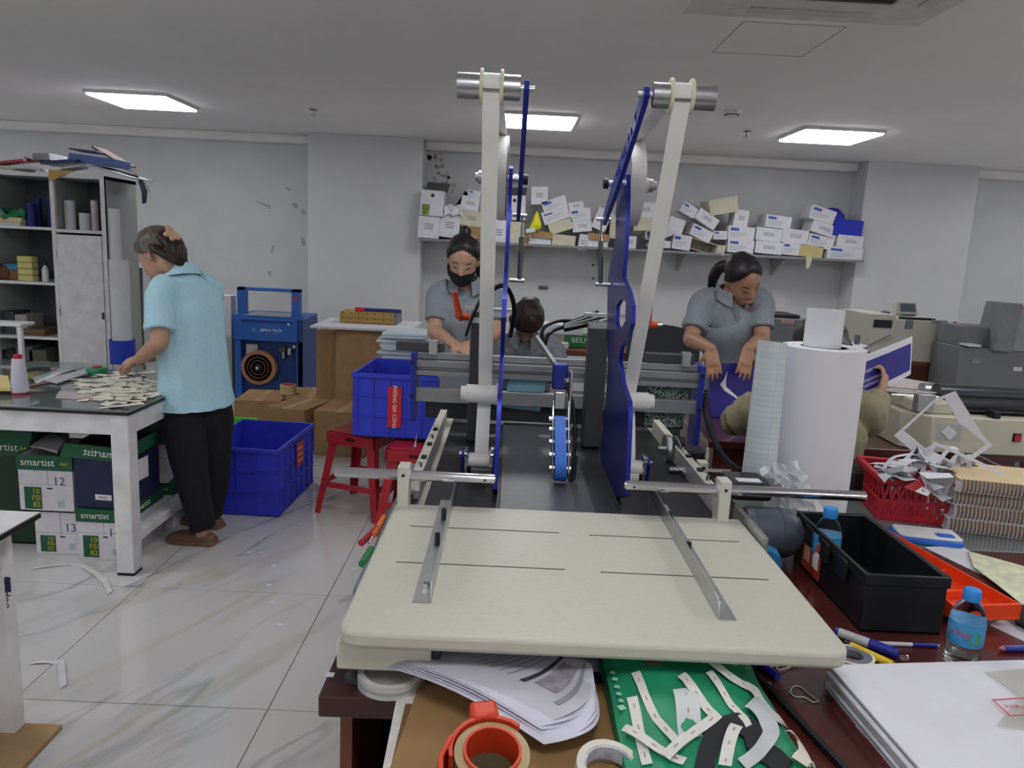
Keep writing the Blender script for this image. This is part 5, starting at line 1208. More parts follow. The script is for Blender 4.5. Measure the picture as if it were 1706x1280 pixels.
# grey copier
GY_ = 5.2
x0, x1, z0, z1 = rect(1596, 1780, 545, 690, GY_)
t = T('copier', 'dark grey copier with a tall upright hopper at the edge of the room', 'copier', ((x0+x1)/2, GY_+.35, 0))
zc = W(1640, 580, y=GY_).z
MB().bx(x0, x1, GY_, GY_+.36, 0.0, zc).build('lower_body', dgrey, t, bev=.006)
ul, ur, uz0, uz1 = rect(1601, 1675, 545, 580, GY_+.05)
MB().bx(ul, x1, GY_+.05, GY_+.34, zc, uz1).build('upper_body', dgrey, t, bev=.006)
MB().bx(ul, W(1628, 570, y=GY_).x, GY_-.05, GY_+.06, zc+.01, zc+.025).build('white_tray', paper_white, t)
hl, hr, hz0, hz1 = rect(1660, 1696, 505, 585, GY_-.04)
MB().prism([(hl, GY_-.05, hz0), (hr-.02, GY_-.05, hz0-.01), (hr, GY_-.05, hz1), (hl+.03, GY_-.05, hz1)], (0, .22, 0)).build('hopper', mat('hopper grey', '#7e7f84', .45), t, bev=.004)
MB().bx(hr+.0, hr+.15, GY_-.02, GY_+.25, hz0, hz1-.03).build('feeder', lgrey, t, bev=.004)
q = W(1702, 512, y=GY_-.06); MB().bc((q.x, GY_-.03, q.z), (.05, .02, .03)).build('red_button', mat('red badge', '#b83a44', .5), t)
for px, py, w in ((1625, 602, .05), (1695, 615, .06)):
    q = W(px, py, y=GY_); MB().bc((q.x, GY_-.002, q.z), (w, .006, .028)).build('label', paper_white if px > 1650 else lgrey, t)
for k in (.33, .62): MB().bx(x0+.01, x1-.01, GY_-.003, GY_, zc*k, zc*k+.006).build('seam', black_plastic, t)
MB().tube(smooth_path([W(1640, 545, y=GY_+.2), W(1650, 540, y=GY_+.2), W(1662, 544, y=GY_+.2)]), .004, 6).build('cable', black_rubber, t)
# dark machine behind the standing woman
x0, x1, z0, z1 = rect(1272, 1345, 527, 600, 5.9)
t = T('office_machine', 'dark grey office machine with a small sticker behind the standing woman', 'machine', ((x0+x1)/2, 6.15, z0))
MB().bx(x0-.1, x1+.02, 5.9, 6.35, z0-.1, z1-.02).build('body', dgrey, t, bev=.008)
MB().bx(x0-.08, x1-.06, 5.94, 6.3, z1-.02, z1+.01).build('lid', black_plastic, t, bev=.006)
q = W(1312, 536, y=5.9); MB().bc((q.x, 5.898, q.z), (.1, .004, .03)).build('sticker', mat('red white sticker', '#b9948c', .6), t)
MB().bx(x0-.08, x1, 5.93, 6.3, 0, z0-.1).build('stand', wood_c, t)
# dark chair behind the right arm of the standing woman
t = T('office_chair', 'dark office chair back showing behind the second tower and the standing woman', 'chair', (.98, 4.7, 0))
x = W(1110, 560, y=4.7).x
MB().grid([[(x-.22+.44*u/8, 4.7+.05*math.cos((u-4)*.35), .55+.5*v/5-.02*abs(u-4)**1.3*.3) for u in range(9)] for v in range(6)], .05).build('backrest', mat('charcoal fabric', '#3b3e42', .8), t)
MB().bx(x-.24, x+.24, 4.25, 4.7, .42, .5).build('seat', mat('charcoal fabric', '#3b3e42', .8), t, bev=.03)
MB().cyl((x, 4.45, .1), (x, 4.45, .43), .03).build('column', dark_metal, t)
for k in range(5): MB().bar((x, 4.45, .09), (x+.28*math.cos(k*1.256), 4.45+.28*math.sin(k*1.256), .045), .04, .03).build('leg', dark_metal, t)
MB().bar((x, 4.72, .42), (x, 4.74, .7), .06, .02).build('spine', dark_metal, t)
# carton and stack of goods on the desk seen between the towers
bz = .75
x0, x1, z0, z1 = rect(942, 998, 560, 580, 5.3)
t = T('green_paper_pack', 'green office paper pack lying on the table between the two towers', 'paper pack', ((x0+x1)/2, 5.4, z0))
MB().bx(x0, x1, 5.3, 5.5, z0, z1).build('pack', mat('green paper pack', '#2c7a44', .5, 0, .06), t, bev=.003)
text('BEÌLMAR', .05, white_print, t, wm(t).inverted() @ frame_of(Vector(((x0+x1)/2+.02, 5.298, (z0+z1)/2+.01)), (1, 0, 0), (0, -1, 0)), depth=.0005)
tag(MB().bx(x0-.2, x0+.12, 5.32, 5.55, z1+.001, z1+.07).build('white_pack', card_w, bev=.003), 'white paper pack behind the green pack between the two towers', 'paper pack')
tag(MB().bx(x0-.22, x0-.005, 5.3, 5.5, z0, z1).build('brown_pack', mat('kraft pack', '#9a8f80', .7), bev=.003), 'greyish kraft pack beside the green one between the two towers', 'paper pack')
zt4 = z0
t = T('long_table', 'long dark brown table behind the tape machine with packs and papers', 'table', (.1, 5.4, 0))
MB().bx(-.62, .95, 5.15, 5.85, zt4-.04, zt4-.001).build('top', wood_c, t, bev=.004)
for x in (-.58, .88):
    for y in (5.18, 5.78): MB().bx(x, x+.05, y, y+.05, 0, zt4-.04).build('leg', wood_c, t)
for k, (dx, h) in enumerate(((-.1, .05), (.13, .04))):
    tag(MB().bx(.1+dx, .3+dx, 5.2, 5.42, zt4+.0005, zt4+h).build('paper_stack', [cyan, paper_white][k], bev=.002), ['pale cyan stack of sheets on the long table before the bent head', 'white stack of sheets on the long table near the green pack'][k], 'paper')
# ================================================================ the desk with the standing woman, laminator
maroon = mat('maroon lacquered wood', '#4e221e', .22, 0, .08, 4, coat=.3)
maroon_f = mat('maroon desk front', '#5e2a24', .3, 0, .08, 4, coat=.2)
DKX0, DKX1, DKY0, DKY1 = .84, 2.12, 2.97, 3.62
t = T('maroon_desk', 'long maroon desk carrying the beige laminator, facing the standing woman', 'desk', (1.5, 3.3, 0))
MB().bx(DKX0, DKX1+.5, DKY0, DKY1, .72, .75).build('top', maroon, t, bev=.004)
MB().bx(DKX0+.03, DKX1, DKY0+.03, DKY0+.05, .08, .72).build('front_panel', maroon_f, t)
for x in (DKX0+.03, DKX1-.02, DKX1+.44): MB().bx(x, x+.03, DKY0+.05, DKY1-.03, 0, .72).build('side_panel', maroon_f, t)
# laminator
lc = W(1547, 752, z=.755); lb_ = W(1478, 697, z=.76); rz = math.atan2(lb_.y-lc.y, lb_.x-lc.x)
t = T('laminator', 'long beige roll laminator with dark rollers and two red switches on the maroon desk', 'laminator', (lc.x, lc.y, .751))
lw = .95; ld = .40; h0 = .15
lam = mat('laminator beige', '#bdb9a4', .4, 0, .02)
M_ = RZ(2)
def lbx(x0, x1, y0, y1, z0, z1, name, m, par=None, bev=.003): return MB().bx(x0, x1, y0, y1, z0, z1).build(name, m, par or t, bev=bev, world=False)
base = MB().prism([(0, 0, 0), (lw, 0, 0), (lw, ld, 0), (-.08, ld, 0), (-.09, .08, 0)], (0, 0, h0)).build('base', lam, t, world=False, bev=.006)
lbx(-.05, .1, .04, ld-.03, h0, h0+.05, 'end_block', lam, bev=.008)
for k, (y, z, r) in enumerate(((.10, h0+.03, .034), (.2, h0+.06, .042), (.31, h0+.05, .036))):
    MB().cyl((.11, y, z), (lw, y, z), r, n=24).build('roller', [black_rubber, mat('dark roller', '#3c3e42', .25, .3), steel][k], t, world=False)
lbx(.1, lw, .06, .36, h0+.012, h0+.02, 'bed', black_plastic)
MB().cyl((-.12, .3, h0+.06), (.12, .2, h0+.06), .008).build('side_rod', chrome, t, world=False)
MB().cyl((-.1, .16, h0+.05), (.1, .16, h0+.05), .006).build('side_rod', chrome, t, world=False)
MB().bc((-.02, .05, h0+.045), (.07, .04, .07)).build('bracket', alu, t, world=False, bev=.002)
for x in (.33, .405):
    sw = lbx(x, x+.034, -.004, .001, .06, .095, 'switch_frame', black_plastic, bev=.001)
    MB().bx(x+.005, x+.029, -.008, -.003, .065, .09).build('rocker', mat('red rocker', '#b02a2a', .35), sw, world=False)
    sw.children[0].location = -sw.location
lbx(.02, .12, -.0015, 0, .05, .12, 'label', mat('pale label', '#a8aaa6', .6), bev=0)
MB().bc((.07, -.003, .085), (.05, .002, .04), RY(40)).build('sticker', paper_white, t, world=False)
lbx(-.02, lw, .33, ld-.004, h0, .192, 'rear_cover', lam, bev=.006)
lbx(.24, .27, .0, .05, h0+.0, h0+.03, 'clip', black_plastic)
sheet('sheet', 'reddish white printed sheet lying on the end of the laminator', 'paper', [v+Vector((0, 0, 0)) for v in q4(((1466, 650), (1546, 658), (1566, 640), (1480, 626)), .955)], mat('pinkish print', '#cdbfbe', .7, 0, .08, 60), .002)
# book under her hands, papers on the desk
t = T('purple_book', 'dark purple book with a pale curved streak standing on the desk under her hands', 'book', (0, 0, 0))
c0, c1, c2, c3 = W(1181, 657, y=3.43), W(1258, 655, y=3.43), W(1257, 605, y=3.47), W(1186, 606, y=3.47)
t.location = ((c0+c1)/2)
purp = mat('purple cover', '#2e2a80', .35, 0, .03)
zb0 = .752
c0.z = c1.z = zb0
n = (c1-c0).cross(c3-c0).normalized()
MB().prism([c0, c1, c2, c3], n*-.014).build('cover', purp, t, bev=.001)
w = c1-c0; h = c3-c0
path = [c0+w*a+h*b for a, b in ((.22, .62), (.30, .72), (.36, .88), (.34, .70), (.36, .58), (.55, .45), (.92, .20), (.55, .40), (.34, .50), (.28, .56))]
MB().prism([p+n*.0012 for p in path], n*-.001).build('streak', white_print, t)
MB().prism([c0+Vector((.004, .002, .002)), c1+Vector((-.004, .002, .002)), c2+Vector((-.004, .01, -.002)), c3+Vector((.004, .01, -.002))], n*-.01).build('pages', paper_white, t)
sheet('sheet', 'white paper sheet with a pen line on the desk before the seated person', 'paper', [W(1200, 666, z=.7535), W(1250, 676, z=.7535), W(1262, 664, z=.7535), W(1212, 656, z=.7535)], paper_white, .001)
sheet('sheet', 'white curled sheets on the desk under the laminator end', 'paper', [W(1452, 712, z=.755), W(1490, 718, z=.755), W(1500, 706, z=.755), W(1464, 702, z=.755)], paper_white, .003, .008)
t = MB().bc(W(1513, 712, z=.765), (.06, .03, .02)).build('blue_eraser', blue_plastic, bev=.004); tag(t, 'small blue block lying on the maroon desk beside the laminator', 'block')
# ================================================================ near desks and what lies on them
AX0, AY0, AY1 = -.279, 1.113, 2.98
t = T('dark_desk', 'dark maroon desk under the tape machine with a chipped front corner', 'desk', (.1, 2.0, 0))
darkwood = mat('dark maroon desk', '#3a1f1c', .3, 0, .12, 5, coat=.15)
legm = mat('reddish desk leg', '#7a4434', .4, 0, .1, 6)
MB().bx(AX0, .452, AY0, AY1, .712, .75).build('top', darkwood, t, bev=.003)
MB().bx(AX0+.03, AX0+.05, AY0+.03, AY1-.03, 0, .712).build('side_panel', legm, t)
MB().bx(AX0+.05, .44, AY0+.5, AY0+.52, .05, .712).build('back_panel', mat('desk inside', '#241412', .5), t)
MB().bx(.42, .44, AY0+.03, AY1-.03, 0, .712).build('side_panel', darkwood, t)
q = W(547, 1124, z=.751); MB().bc((q.x+.003, q.y, .7505), (.014, .012, .0015)).build('chip', paper_white, t)
BX0, BY0, BY1 = .456, .42, 1.885
t = T('maroon_side_desk', 'glossy maroon desk holding the toolbox, bottle and stack of white paper', 'desk', (1.2, 1.2, 0))
MB().bx(BX0, 2.2, BY0, BY1, .715, .75).build('top', maroon, t, bev=.004)
for x in (BX0+.02, 2.15): MB().bx(x, x+.03, BY0+.05, BY1-.05, 0, .715).build('side_panel', maroon_f, t)
MB().bx(BX0+.05, 2.15, BY1-.1, BY1-.08, .1, .715).build('back_panel', maroon_f, t)
t = T('glass_desk', 'dark desk with a glass top whose bright edge runs behind the orange lid', 'desk', (1.5, 2.25, 0))
MB().bx(.72, 2.25, 1.9, 2.45, .71, .738).build('top', maroon, t, bev=.003)
MB().bx(.72, 2.25, 1.893, 2.45, .739, .7495).build('glass_top', mat('grey desk glass', '#8f9996', .05, 0, 0, trans=.5), t, bev=.001)
for x in (.75, 2.2): MB().bx(x, x+.03, 1.95, 2.42, 0, .71).build('side_panel', maroon_f, t)
DZ = .7505
# ---- toolbox with open orange lid
fl2, fr2 = W(1440, 1062, z=.75), W(1570, 1050, z=.75)
yF = (fl2.y+fr2.y)/2; x0, x1 = fl2.x, W(1568, 1050, y=yF).x
zr = (W(1443, 962, y=yF).z+W(1568, 958, y=yF).z)/2
yB = W(1330, 853, z=zr).y
print('toolbox', x0, x1, yF, yB, zr)
t = T('toolbox', 'open black plastic toolbox with its orange lid folded back on the maroon desk', 'toolbox', ((x0+x1)/2, (yF+yB)/2, .75), 0)
tb = mat('black toolbox plastic', '#17181c', .4, 0, .03)
th = .006; b = MB()
b.bx(x0, x1, yF, yF+th, DZ, zr).bx(x0, x1, yB-th, yB, DZ, zr).bx(x0, x0+th, yF+th, yB-th, DZ, zr).bx(x1-th, x1, yF+th, yB-th, DZ, zr).bx(x0, x1, yF, yB, DZ, DZ+th)
b.build('body', tb, t, bev=.002)
MB().ring([(x0-.004, yF-.004, zr-.022), (x1+.004, yF-.004, zr-.022), (x1+.004, yB+.004, zr-.022), (x0-.004, yB+.004, zr-.022)], [(x0+.003, yF+.003, zr-.022), (x1-.003, yF+.003, zr-.022), (x1-.003, yB-.003, zr-.022), (x0+.003, yB-.003, zr-.022)], (0, 0, .024)).build('rim', tb, t, bev=.002)
for k in range(3):
    y = yF+(yB-yF)*(.25+.25*k); MB().bx(x0-.01, x0-.003, y-.02, y+.02, zr-.05, zr-.005).build('latch', tb, t, bev=.002)
lb = MB().bx(x0-.0045, x0-.003, yB-.16, yB-.06, zr-.11, zr-.03).build('label', mat('red orange label', '#b8402c', .5), t)
for k, (a_, m_) in enumerate(((.03, white_print), (.075, mat('pale orange', '#d8a088', .6)))): MB().bx(x0-.0055, x0-.0045, yB-.15+.05*k, yB-.12+.05*k, zr-.09, zr-.05).build('print', m_, lb)
orange = mat('orange lid plastic', '#e8481c', .4, 0, .03)
# lid: a shallow tray folded right back, lying slantwise on the desk
LA, LB, LC = W(1434, 872, z=.80), W(1702, 1012, z=.80), W(1588, 1004, z=.80)
LD = Vector((.940, 1.84, .80)); LC = Vector((.952, 1.455, .80)); nn = Vector((0, 0, 1))
def lidp(u, v, w): return LA.lerp(LB, u).lerp(LD.lerp(LC, u), v)+nn*(w-.040+.012*(1-v)+.04*(1-u)*(.4+.6*v))
b = MB(); hgt = .034
def quadbox(b, u0, u1, v0, v1, w0, w1): 
    vs = [lidp(u, v, w) for w in (w0, w1) for v in (v0, v1) for u in (u0, u1)]
    b.add(vs, [(0, 2, 3, 1), (4, 5, 7, 6), (0, 1, 5, 4), (2, 6, 7, 3), (0, 4, 6, 2), (1, 3, 7, 5)])
quadbox(b, 0, 1, 0, 1, 0, .005); quadbox(b, 0, 1, 0, .03, .005, hgt); quadbox(b, 0, 1, .97, 1, .005, hgt); quadbox(b, 0, .015, .03, .97, .005, hgt); quadbox(b, .985, 1, .03, .97, .005, hgt)
ld_ = b.build('lid', orange, t, bev=.002)
for k in range(4):
    b = MB(); quadbox(b, .2*k+.195, .2*k+.205, .03, .97, .005, .02); b.build('lid_rib', orange, ld_)
b = MB(); quadbox(b, .4, .62, .25, .6, .005, .016); b.build('lid_pad', orange, ld_)
for k in (.15, .5): MB().cyl((x1+.004, yF+(yB-yF)*(k+.3), zr-.012), (x1+.004, yF+(yB-yF)*(k+.42), zr-.012), .006, n=10).build('hinge', tb, t)
# ---- water bottles
petm = mat('clear plastic bottle', '#f2f6f8', .03, 0, 0, trans=1, ior=1.15)
cap_b = mat('blue bottle cap', '#2f86d0', .4, 0, .02); lab_b = mat('blue bottle label', '#3a86b8', .35, 0, .18, 40); lab_g = mat('green emblem', '#3f8f5a', .5)
def bottle(lab, c, h=.185, r=.032, rz=0, full=True):
    t = T('water_bottle', lab, 'bottle', c, R(rz), 'small water bottles'); s = h/.185
    MB().lathe([(.0, .002), (.022*s, .0), (.03*s, .006), (r, .016), (r, .042*s), (r*.93, .050*s), (r*.93, .056*s), (r, .064*s), (r, .118*s), (r*.96, .128*s), (r*.72, .148*s), (.0145*s, .158*s), (.0135*s, .170*s)], n=32).build('body', petm, t, world=False, smooth=60)
    MB().lathe([(r+.0004, .066*s), (r+.0008, .068*s), (r+.0008, .114*s), (r+.0004, .116*s)], n=32).build('label', lab_b, t, world=False)
    MB().lathe([(.0165*s, .160*s), (.0172*s, .162*s), (.0172*s, .18*s), (.0155*s, .184*s), (0, .185*s)], n=28).build('cap', cap_b, t, world=False)
    for k in range(3): MB().lathe([(r*1.0, .02*s+.008*s*k), (r*1.015, .023*s+.008*s*k), (r*1.0, .026*s+.008*s*k)], n=28).build('ridge', petm, t, world=False)
    o = text('LaVie', .02*s, mat('red lettering', '#c8404a', .5), t, Matrix(), depth=.0002)
    me = o.data
    for v in me.vertices:      # wrap the letters on the bottle
        a = -math.pi/2-1.05+v.co.x/r; z = .094*s+v.co.y; q = r+.0012+v.co.z; v.co = (math.cos(a)*q, math.sin(a)*q, z)
    m_ = MB(); n = 14
    vs = []
    for k in range(n):
        a = -math.pi/2+.0+math.cos(2*math.pi*k/n)*.36; vs.append((math.cos(a)*(r+.0012), math.sin(a)*(r+.0012), .088*s+math.sin(2*math.pi*k/n)*.014*s))
    m_.add(vs, [tuple(range(n))]).build('emblem', lab_g, t, world=False)
    return t
q = W(1597, 1116, z=.75); hB = W(1608, 981, y=q.y).z-.75
bottle('water bottle with a blue cap standing on the maroon desk behind the white paper stack', (q.x+.002, q.y, DZ), h=hB, r=.034*hB/.185)
q = W(1378, 900, y=yB-.12); ht = W(1378, 846, y=yB-.12).z
bottle('water bottle with a blue cap standing inside the black toolbox', (q.x, yB-.12, DZ+th+.0008), h=ht-DZ-th, r=.031*(ht-DZ)/.185, rz=40)
q = W(1302, 930, y=1.60); 
q = W(1304, 934, z=.782)
t = bottle('water bottle lying under the motor beside the toolbox, only its blue label showing', (q.x-.02, q.y+.08, DZ+.0325), h=.175, r=.03)
t.rotation_euler = (R(90), R(60), R(-12)); 
# ---- big paper roll with a thinner one on top
py = 2.06; ax, bx_ = W(1305, 590, y=py), W(1437, 596, y=py); r = (bx_.x-ax.x)/2; cx_ = (ax.x+bx_.x)/2; zt = W(1370, 578, y=py).z
t = T('paper_roll', 'big white paper roll standing with a thinner roll in its core on the glass desk', 'paper roll', (cx_, py, .75))
MB().lathe([(r, 0), (r, zt-.75), (r-.004, zt-.749), (.06, zt-.75), (.05, zt-.77)], (cx_, py, DZ), 48).build('outer_roll', mat('matt white paper', '#dedee2', .6, 0, .01), t, smooth=30)
a, b = W(1345, 520, y=py), W(1405, 512, y=py); r_ = (b.x-a.x)/2; xi = (a.x+b.x)/2+.004
for k in range(3): MB().lathe([(r-.012-.018*k, 0), (r-.011-.018*k, .0008), (r-.010-.018*k, 0)], (cx_, py, zt+.0005), 40).build('layer_line', grey_print, t)
prof_ = [Vector((xi+math.cos(R(a_))*(r_+.006*a_/420), py+math.sin(R(a_))*(r_+.006*a_/420), 0)) for a_ in range(-150, 271, 14)]
zi = W(1375, 516, y=py).z
MB().grid([[p+Vector((0, 0, z)) for p in prof_] for z in (zt-.1, zt, (zt+zi)/2, zi)], .0012).build('inner_roll', mat('thin white film', '#d9dade', .4, 0, .01), t, smooth=60)
# gridded sheet standing beside the roll
gm = mat('gridded paper', '#c6d2d2', .7, 0, 0); nt, pb_, N, L = nodes_of(gm)
tc = N('ShaderNodeTexCoord'); br = N('ShaderNodeTexBrick'); br.offset = 0; br.inputs['Scale'].default_value = 1; br.inputs['Brick Width'].default_value = .05; br.inputs['Row Height'].default_value = .0145; br.inputs['Mortar Size'].default_value = .0005
br.inputs['Color1'].default_value = lin('#ccd6d6'); br.inputs['Color2'].default_value = lin('#c4d0d2'); br.inputs['Mortar'].default_value = lin('#a9b8c0')
sp = N('ShaderNodeSeparateXYZ'); cb = N('ShaderNodeCombineXYZ'); L(tc.outputs['Object'], sp.inputs[0]); L(sp.outputs['X'], cb.inputs['X']); L(sp.outputs['Z'], cb.inputs['Y']); L(cb.outputs[0], br.inputs['Vector']); L(br.outputs['Color'], pb_.inputs['Base Color'])
yg = 1.99
t = T('gridded_sheet', 'pale gridded sheet wrapped around the near side of the big paper roll', 'paper sheet', (W(1270, 780, y=yg).x, yg, .75))
rows = []
for v in range(9):
    k = v/8; row = []
    py_ = 566+(788-566)*k
    xl, xr = 1263+(1236-1263)*k, 1312+(1292-1312)*k
    for u in range(7):
        f = u/6; p = W(xl+(xr-xl)*f, py_+6*f, y=yg+.0-.03*math.sin(f*2.2)); row.append(p)
    rows.append(row)
MB().grid(rows, .0008).build('sheet', gm, t)
# crumpled clear wrap at the foot of the roll
wrap = mat('crumpled clear film', '#eef2f4', .12, 0, 0, alpha=.4, ior=1.4)
random.seed(21); rows = []
for v in range(10):
    rows.append([W(1268+62*u/9+6*v*.8+random.uniform(-5, 5), 772+(862-772)*v/9+random.uniform(-5, 5)+(8-u)*1.0, y=1.885+random.uniform(-.03, .02)) for u in range(10)])
tag(MB().grid(rows, .0006).build('clear_wrap', wrap, smooth=0), 'crumpled clear plastic film bunched at the foot of the big paper roll', 'plastic wrap')
q = W(1328, 858, y=1.87); tag(MB().bc((q.x, 1.955, .775), (.06, .05, .05)).build('green_box', mat('green speckled card', '#4f8a5e', .6, 0, .4, 80)), 'small green speckled box at the foot of the big roll', 'box')
# ---- black box, red basket, scrap frames, spiral notebooks, blue tray on the glass desk
c = W(1440, 850, y=2.3); tag(MB().bx(W(1412, 800, y=2.3).x, W(1478, 800, y=2.3).x, 2.27, 2.43, .7505, W(1440, 782, y=2.3).z).build('black_case', black_plastic, bev=.008), 'black case standing behind the red basket beside the big roll', 'case')
bx0, bx1 = W(1466, 850, y=2.06).x, W(1586, 850, y=2.06).x; zbr = W(1520, 812, y=2.05).z
t = T('red_basket', 'red latticed plastic basket overflowing with white paper frames on the glass desk', 'basket', ((bx0+bx1)/2+.03, 2.2, .75), R(-10))
L_, W__, H_ = (bx1-bx0)*.94, .23, zbr-.75+.01
b = MB()
for s in (-1, 1):
    n = 9
    for i in range(n+1):
        x = -L_/2+L_*i/n
        for d in (-1, 1): b.bar((x, s*W__/2, .0), (x+d*L_/n, s*W__/2, H_*.9), .007, .003) if abs(x+d*L_/n) <= L_/2+.001 else None
    n = 8
    for i in range(n+1):
        y = -W__/2+W__*i/n
        for d in (-1, 1): b.bar((s*L_/2, y, .0), (s*L_/2, y+d*W__/n, H_*.9), .003, .007) if abs(y+d*W__/n) <= W__/2+.001 else None
    for z in (.012, H_*.45): b.bx(-L_/2, L_/2, s*W__/2-.002, s*W__/2+.002, z-.006, z+.006).bx(s*L_/2-.002, s*L_/2+.002, -W__/2, W__/2, z-.006, z+.006)
b.bx(-L_/2, L_/2, -W__/2, W__/2, 0, .004)
o = b.build('lattice', red_plastic, t, world=False); o['kind'] = 'stuff'
rw = .012
MB().ring([(-L_/2-rw, -W__/2-rw, H_-.018), (L_/2+rw, -W__/2-rw, H_-.018), (L_/2+rw, W__/2+rw, H_-.018), (-L_/2-rw, W__/2+rw, H_-.018)], [(-L_/2+.003, -W__/2+.003, H_-.018), (L_/2-.003, -W__/2+.003, H_-.018), (L_/2-.003, W__/2-.003, H_-.018), (-L_/2+.003, W__/2-.003, H_-.018)], (0, 0, .02)).build('rim', red_plastic, t, world=False, bev=.004)
def pxframe(name, lab, outer, inner, y, m=paper_white, lean=0, th=.0015, cat='paper cutout', group='die cut paper frames in the red basket'):
    o = [W(px, py, y=y+lean*(700-py)/100) for px, py in outer]; i = [W(px, py, y=y+lean*(700-py)/100) for px, py in inner]
    tg = MB().ring(o, i, (0, th, 0)).build(name, m, smooth=0); return tag(tg, lab, cat, group)
pxframe('paper_cutout', 'large die cut white paper frame with a stepped cut-out standing tilted in the red basket', [(1592, 652), (1650, 745), (1654, 742), (1618, 768), (1580, 800), (1540, 770), (1490, 726), (1506, 712), (1555, 668), (1570, 660)],
        [(1574, 664), (1596, 703), (1609, 697), (1642, 742), (1612, 763), (1583, 787), (1548, 752), (1504, 716), (1508, 716), (1560, 668)], 2.22, lean=.02)
pxframe('paper_cutout', 'narrow white paper frame lying over the basket toward the notebooks', [(1556, 736), (1618, 762), (1688, 796), (1680, 812), (1640, 806), (1600, 800), (1548, 790), (1532, 788)], [(1559, 742), (1616, 767), (1680, 799), (1676, 806), (1640, 801), (1602, 795), (1552, 786), (1540, 784)], 2.12, lean=.03)
pxframe('paper_cutout', 'round bent white paper band arching out of the basket', [(1538, 748), (1560, 740), (1590, 744), (1608, 758), (1617, 775), (1612, 790), (1600, 800), (1560, 800)], [(1542, 752), (1562, 745), (1588, 748), (1604, 760), (1612, 775), (1608, 787), (1598, 796), (1562, 795)], 2.16, lean=.0)
random.seed(9)
for i, (lab, pts, zc) in enumerate((('white paper scrap fanning out over the back rim of the red basket', ((1455, 776), (1500, 770), (1530, 745), (1545, 770), (1500, 792)), 2.2), ('crumpled white sheet piled at the end of the red basket', ((1468, 790), (1495, 775), (1528, 780), (1530, 800), (1480, 800)), 2.1), ('curled white offcut standing in the middle of the basket', ((1545, 770), (1560, 752), (1583, 768), (1575, 785), (1552, 790)), 2.14), ('broad white sheet curling behind the notebooks out of the basket', ((1570, 780), (1600, 757), (1614, 768), (1608, 800), (1585, 805)), 2.17), ('striped grey offcuts lying beside the basket behind the notebooks', ((1600, 795), (1650, 778), (1690, 795), (1685, 815), (1620, 808)), 2.15), ('grey white sheet sagging inside the basket over the red card', ((1535, 790), (1585, 790), (1588, 830), (1560, 830), (1545, 812)), 2.04))):
    p = [W(x, y, y=zc) for x, y in pts]; c = sum(p, Vector())/5; k = 3
    rows = []
    for v in range(5):
        f = v/4; rows.append([c+(q_-c)*(.08+.92*f)+Vector((random.uniform(-.004, .004), random.uniform(-.035, .035), random.uniform(-.006, .006))) for q_ in p+[p[0]]])
    tag(MB().grid(rows, .0012).build('paper_scrap', paper_white if i != 4 else mat('striped grey offcut', '#c4c4cc', .7, 0, .2, 40), smooth=50), lab, 'paper scrap', 'paper scraps in and around the red basket')
random.seed(31)
for i, (lab, pts, dep, wd) in enumerate((('long curled white offcut looping over the back of the basket', ((1470, 785), (1490, 760), (1520, 758), (1540, 775), (1530, 800)), 2.17, .012), ('wide white offcut bending down beside the notebooks', ((1590, 770), (1625, 775), (1650, 790), (1665, 815)), 2.2, .03), ('white offcut lying across the scraps at the rim of the basket', ((1500, 775), (1535, 765), (1570, 780), (1600, 800)), 2.10, .026), ('narrow white band curling up from the middle of the basket', ((1555, 800), (1562, 770), (1578, 752), (1598, 750), (1604, 772)), 2.12, .012), ('pale offcut sagging at the corner of the basket', ((1466, 800), (1488, 790), (1515, 798), (1535, 812)), 2.08, .028), ('white ribbon of paper arching above the stack of notebooks', ((1600, 765), (1630, 758), (1660, 775), (1690, 800)), 2.24, .014))):
    P = smooth_path([W(x, y, y=dep) for x, y in pts], 5)
    tag(MB().grid([[p+Vector((0, -wd, .3*wd*math.sin(k*.7))), p+Vector((0, wd*.6, .4*wd*math.cos(k*.5)))] for k, p in enumerate(P)], .0009).build('paper_scrap', paper_white, smooth=60), lab, 'paper scrap', 'paper scraps in and around the red basket')
# red card with white lettering
p0, p1, p2, p3 = W(1505, 812, y=2.035), W(1546, 828, y=2.03), W(1562, 806, y=2.06), W(1546, 790, y=2.07)
t = T('red_card', 'red and white printed card sticking out of the basket', 'card', p0)
n = (p1-p0).cross(p3-p0).normalized()
MB().prism([p0, p1, p2, p3], n*-.002).build('card', mat('red card', '#a81e28', .5), t)
lp = lambda u, v: p0.lerp(p1, u).lerp(p3.lerp(p2, u), v)+n*.0006
MB().prism([lp(.45, .02), lp(.98, .02), lp(.98, .98), lp(.62, .98)], n*-.0005).build('white_band', white_print, t)
text('KTGIA', .016, dark_print, t, wm(t).inverted() @ frame_of(lp(.62, .5)+n*.0006, p2-p1, n), depth=.0003)
# blue and white tray lid in front of the basket
a = W(1495, 876, z=.77); b = W(1585, 905, z=.755)
t = T('plastic_tray', 'white plastic tray with a blue rim lying in front of the red basket', 'tray', (W(1540, 892, z=.76).x, 1.955, DZ), R(-10))
MB().prism([(x, y, 0) for x, y in rrect(-.085, .085, -.045, .05, .015, 5)], (0, 0, .014)).build('rim', mat('mid blue plastic', '#2f6ad0', .4), t, world=False, bev=.002)
MB().prism([(x, y, .014) for x, y in rrect(-.078, .082, -.04, .045, .012, 5)], (0, 0, .007)).build('lid', white_metal, t, world=False, bev=.002)
MB().prism([(x, y, .021) for x, y in rrect(.02, .065, -.03, .0, .006, 4)], (0, 0, .001)).build('sticker', mat('mid blue plastic', '#2f6ad0', .4), t, world=False)
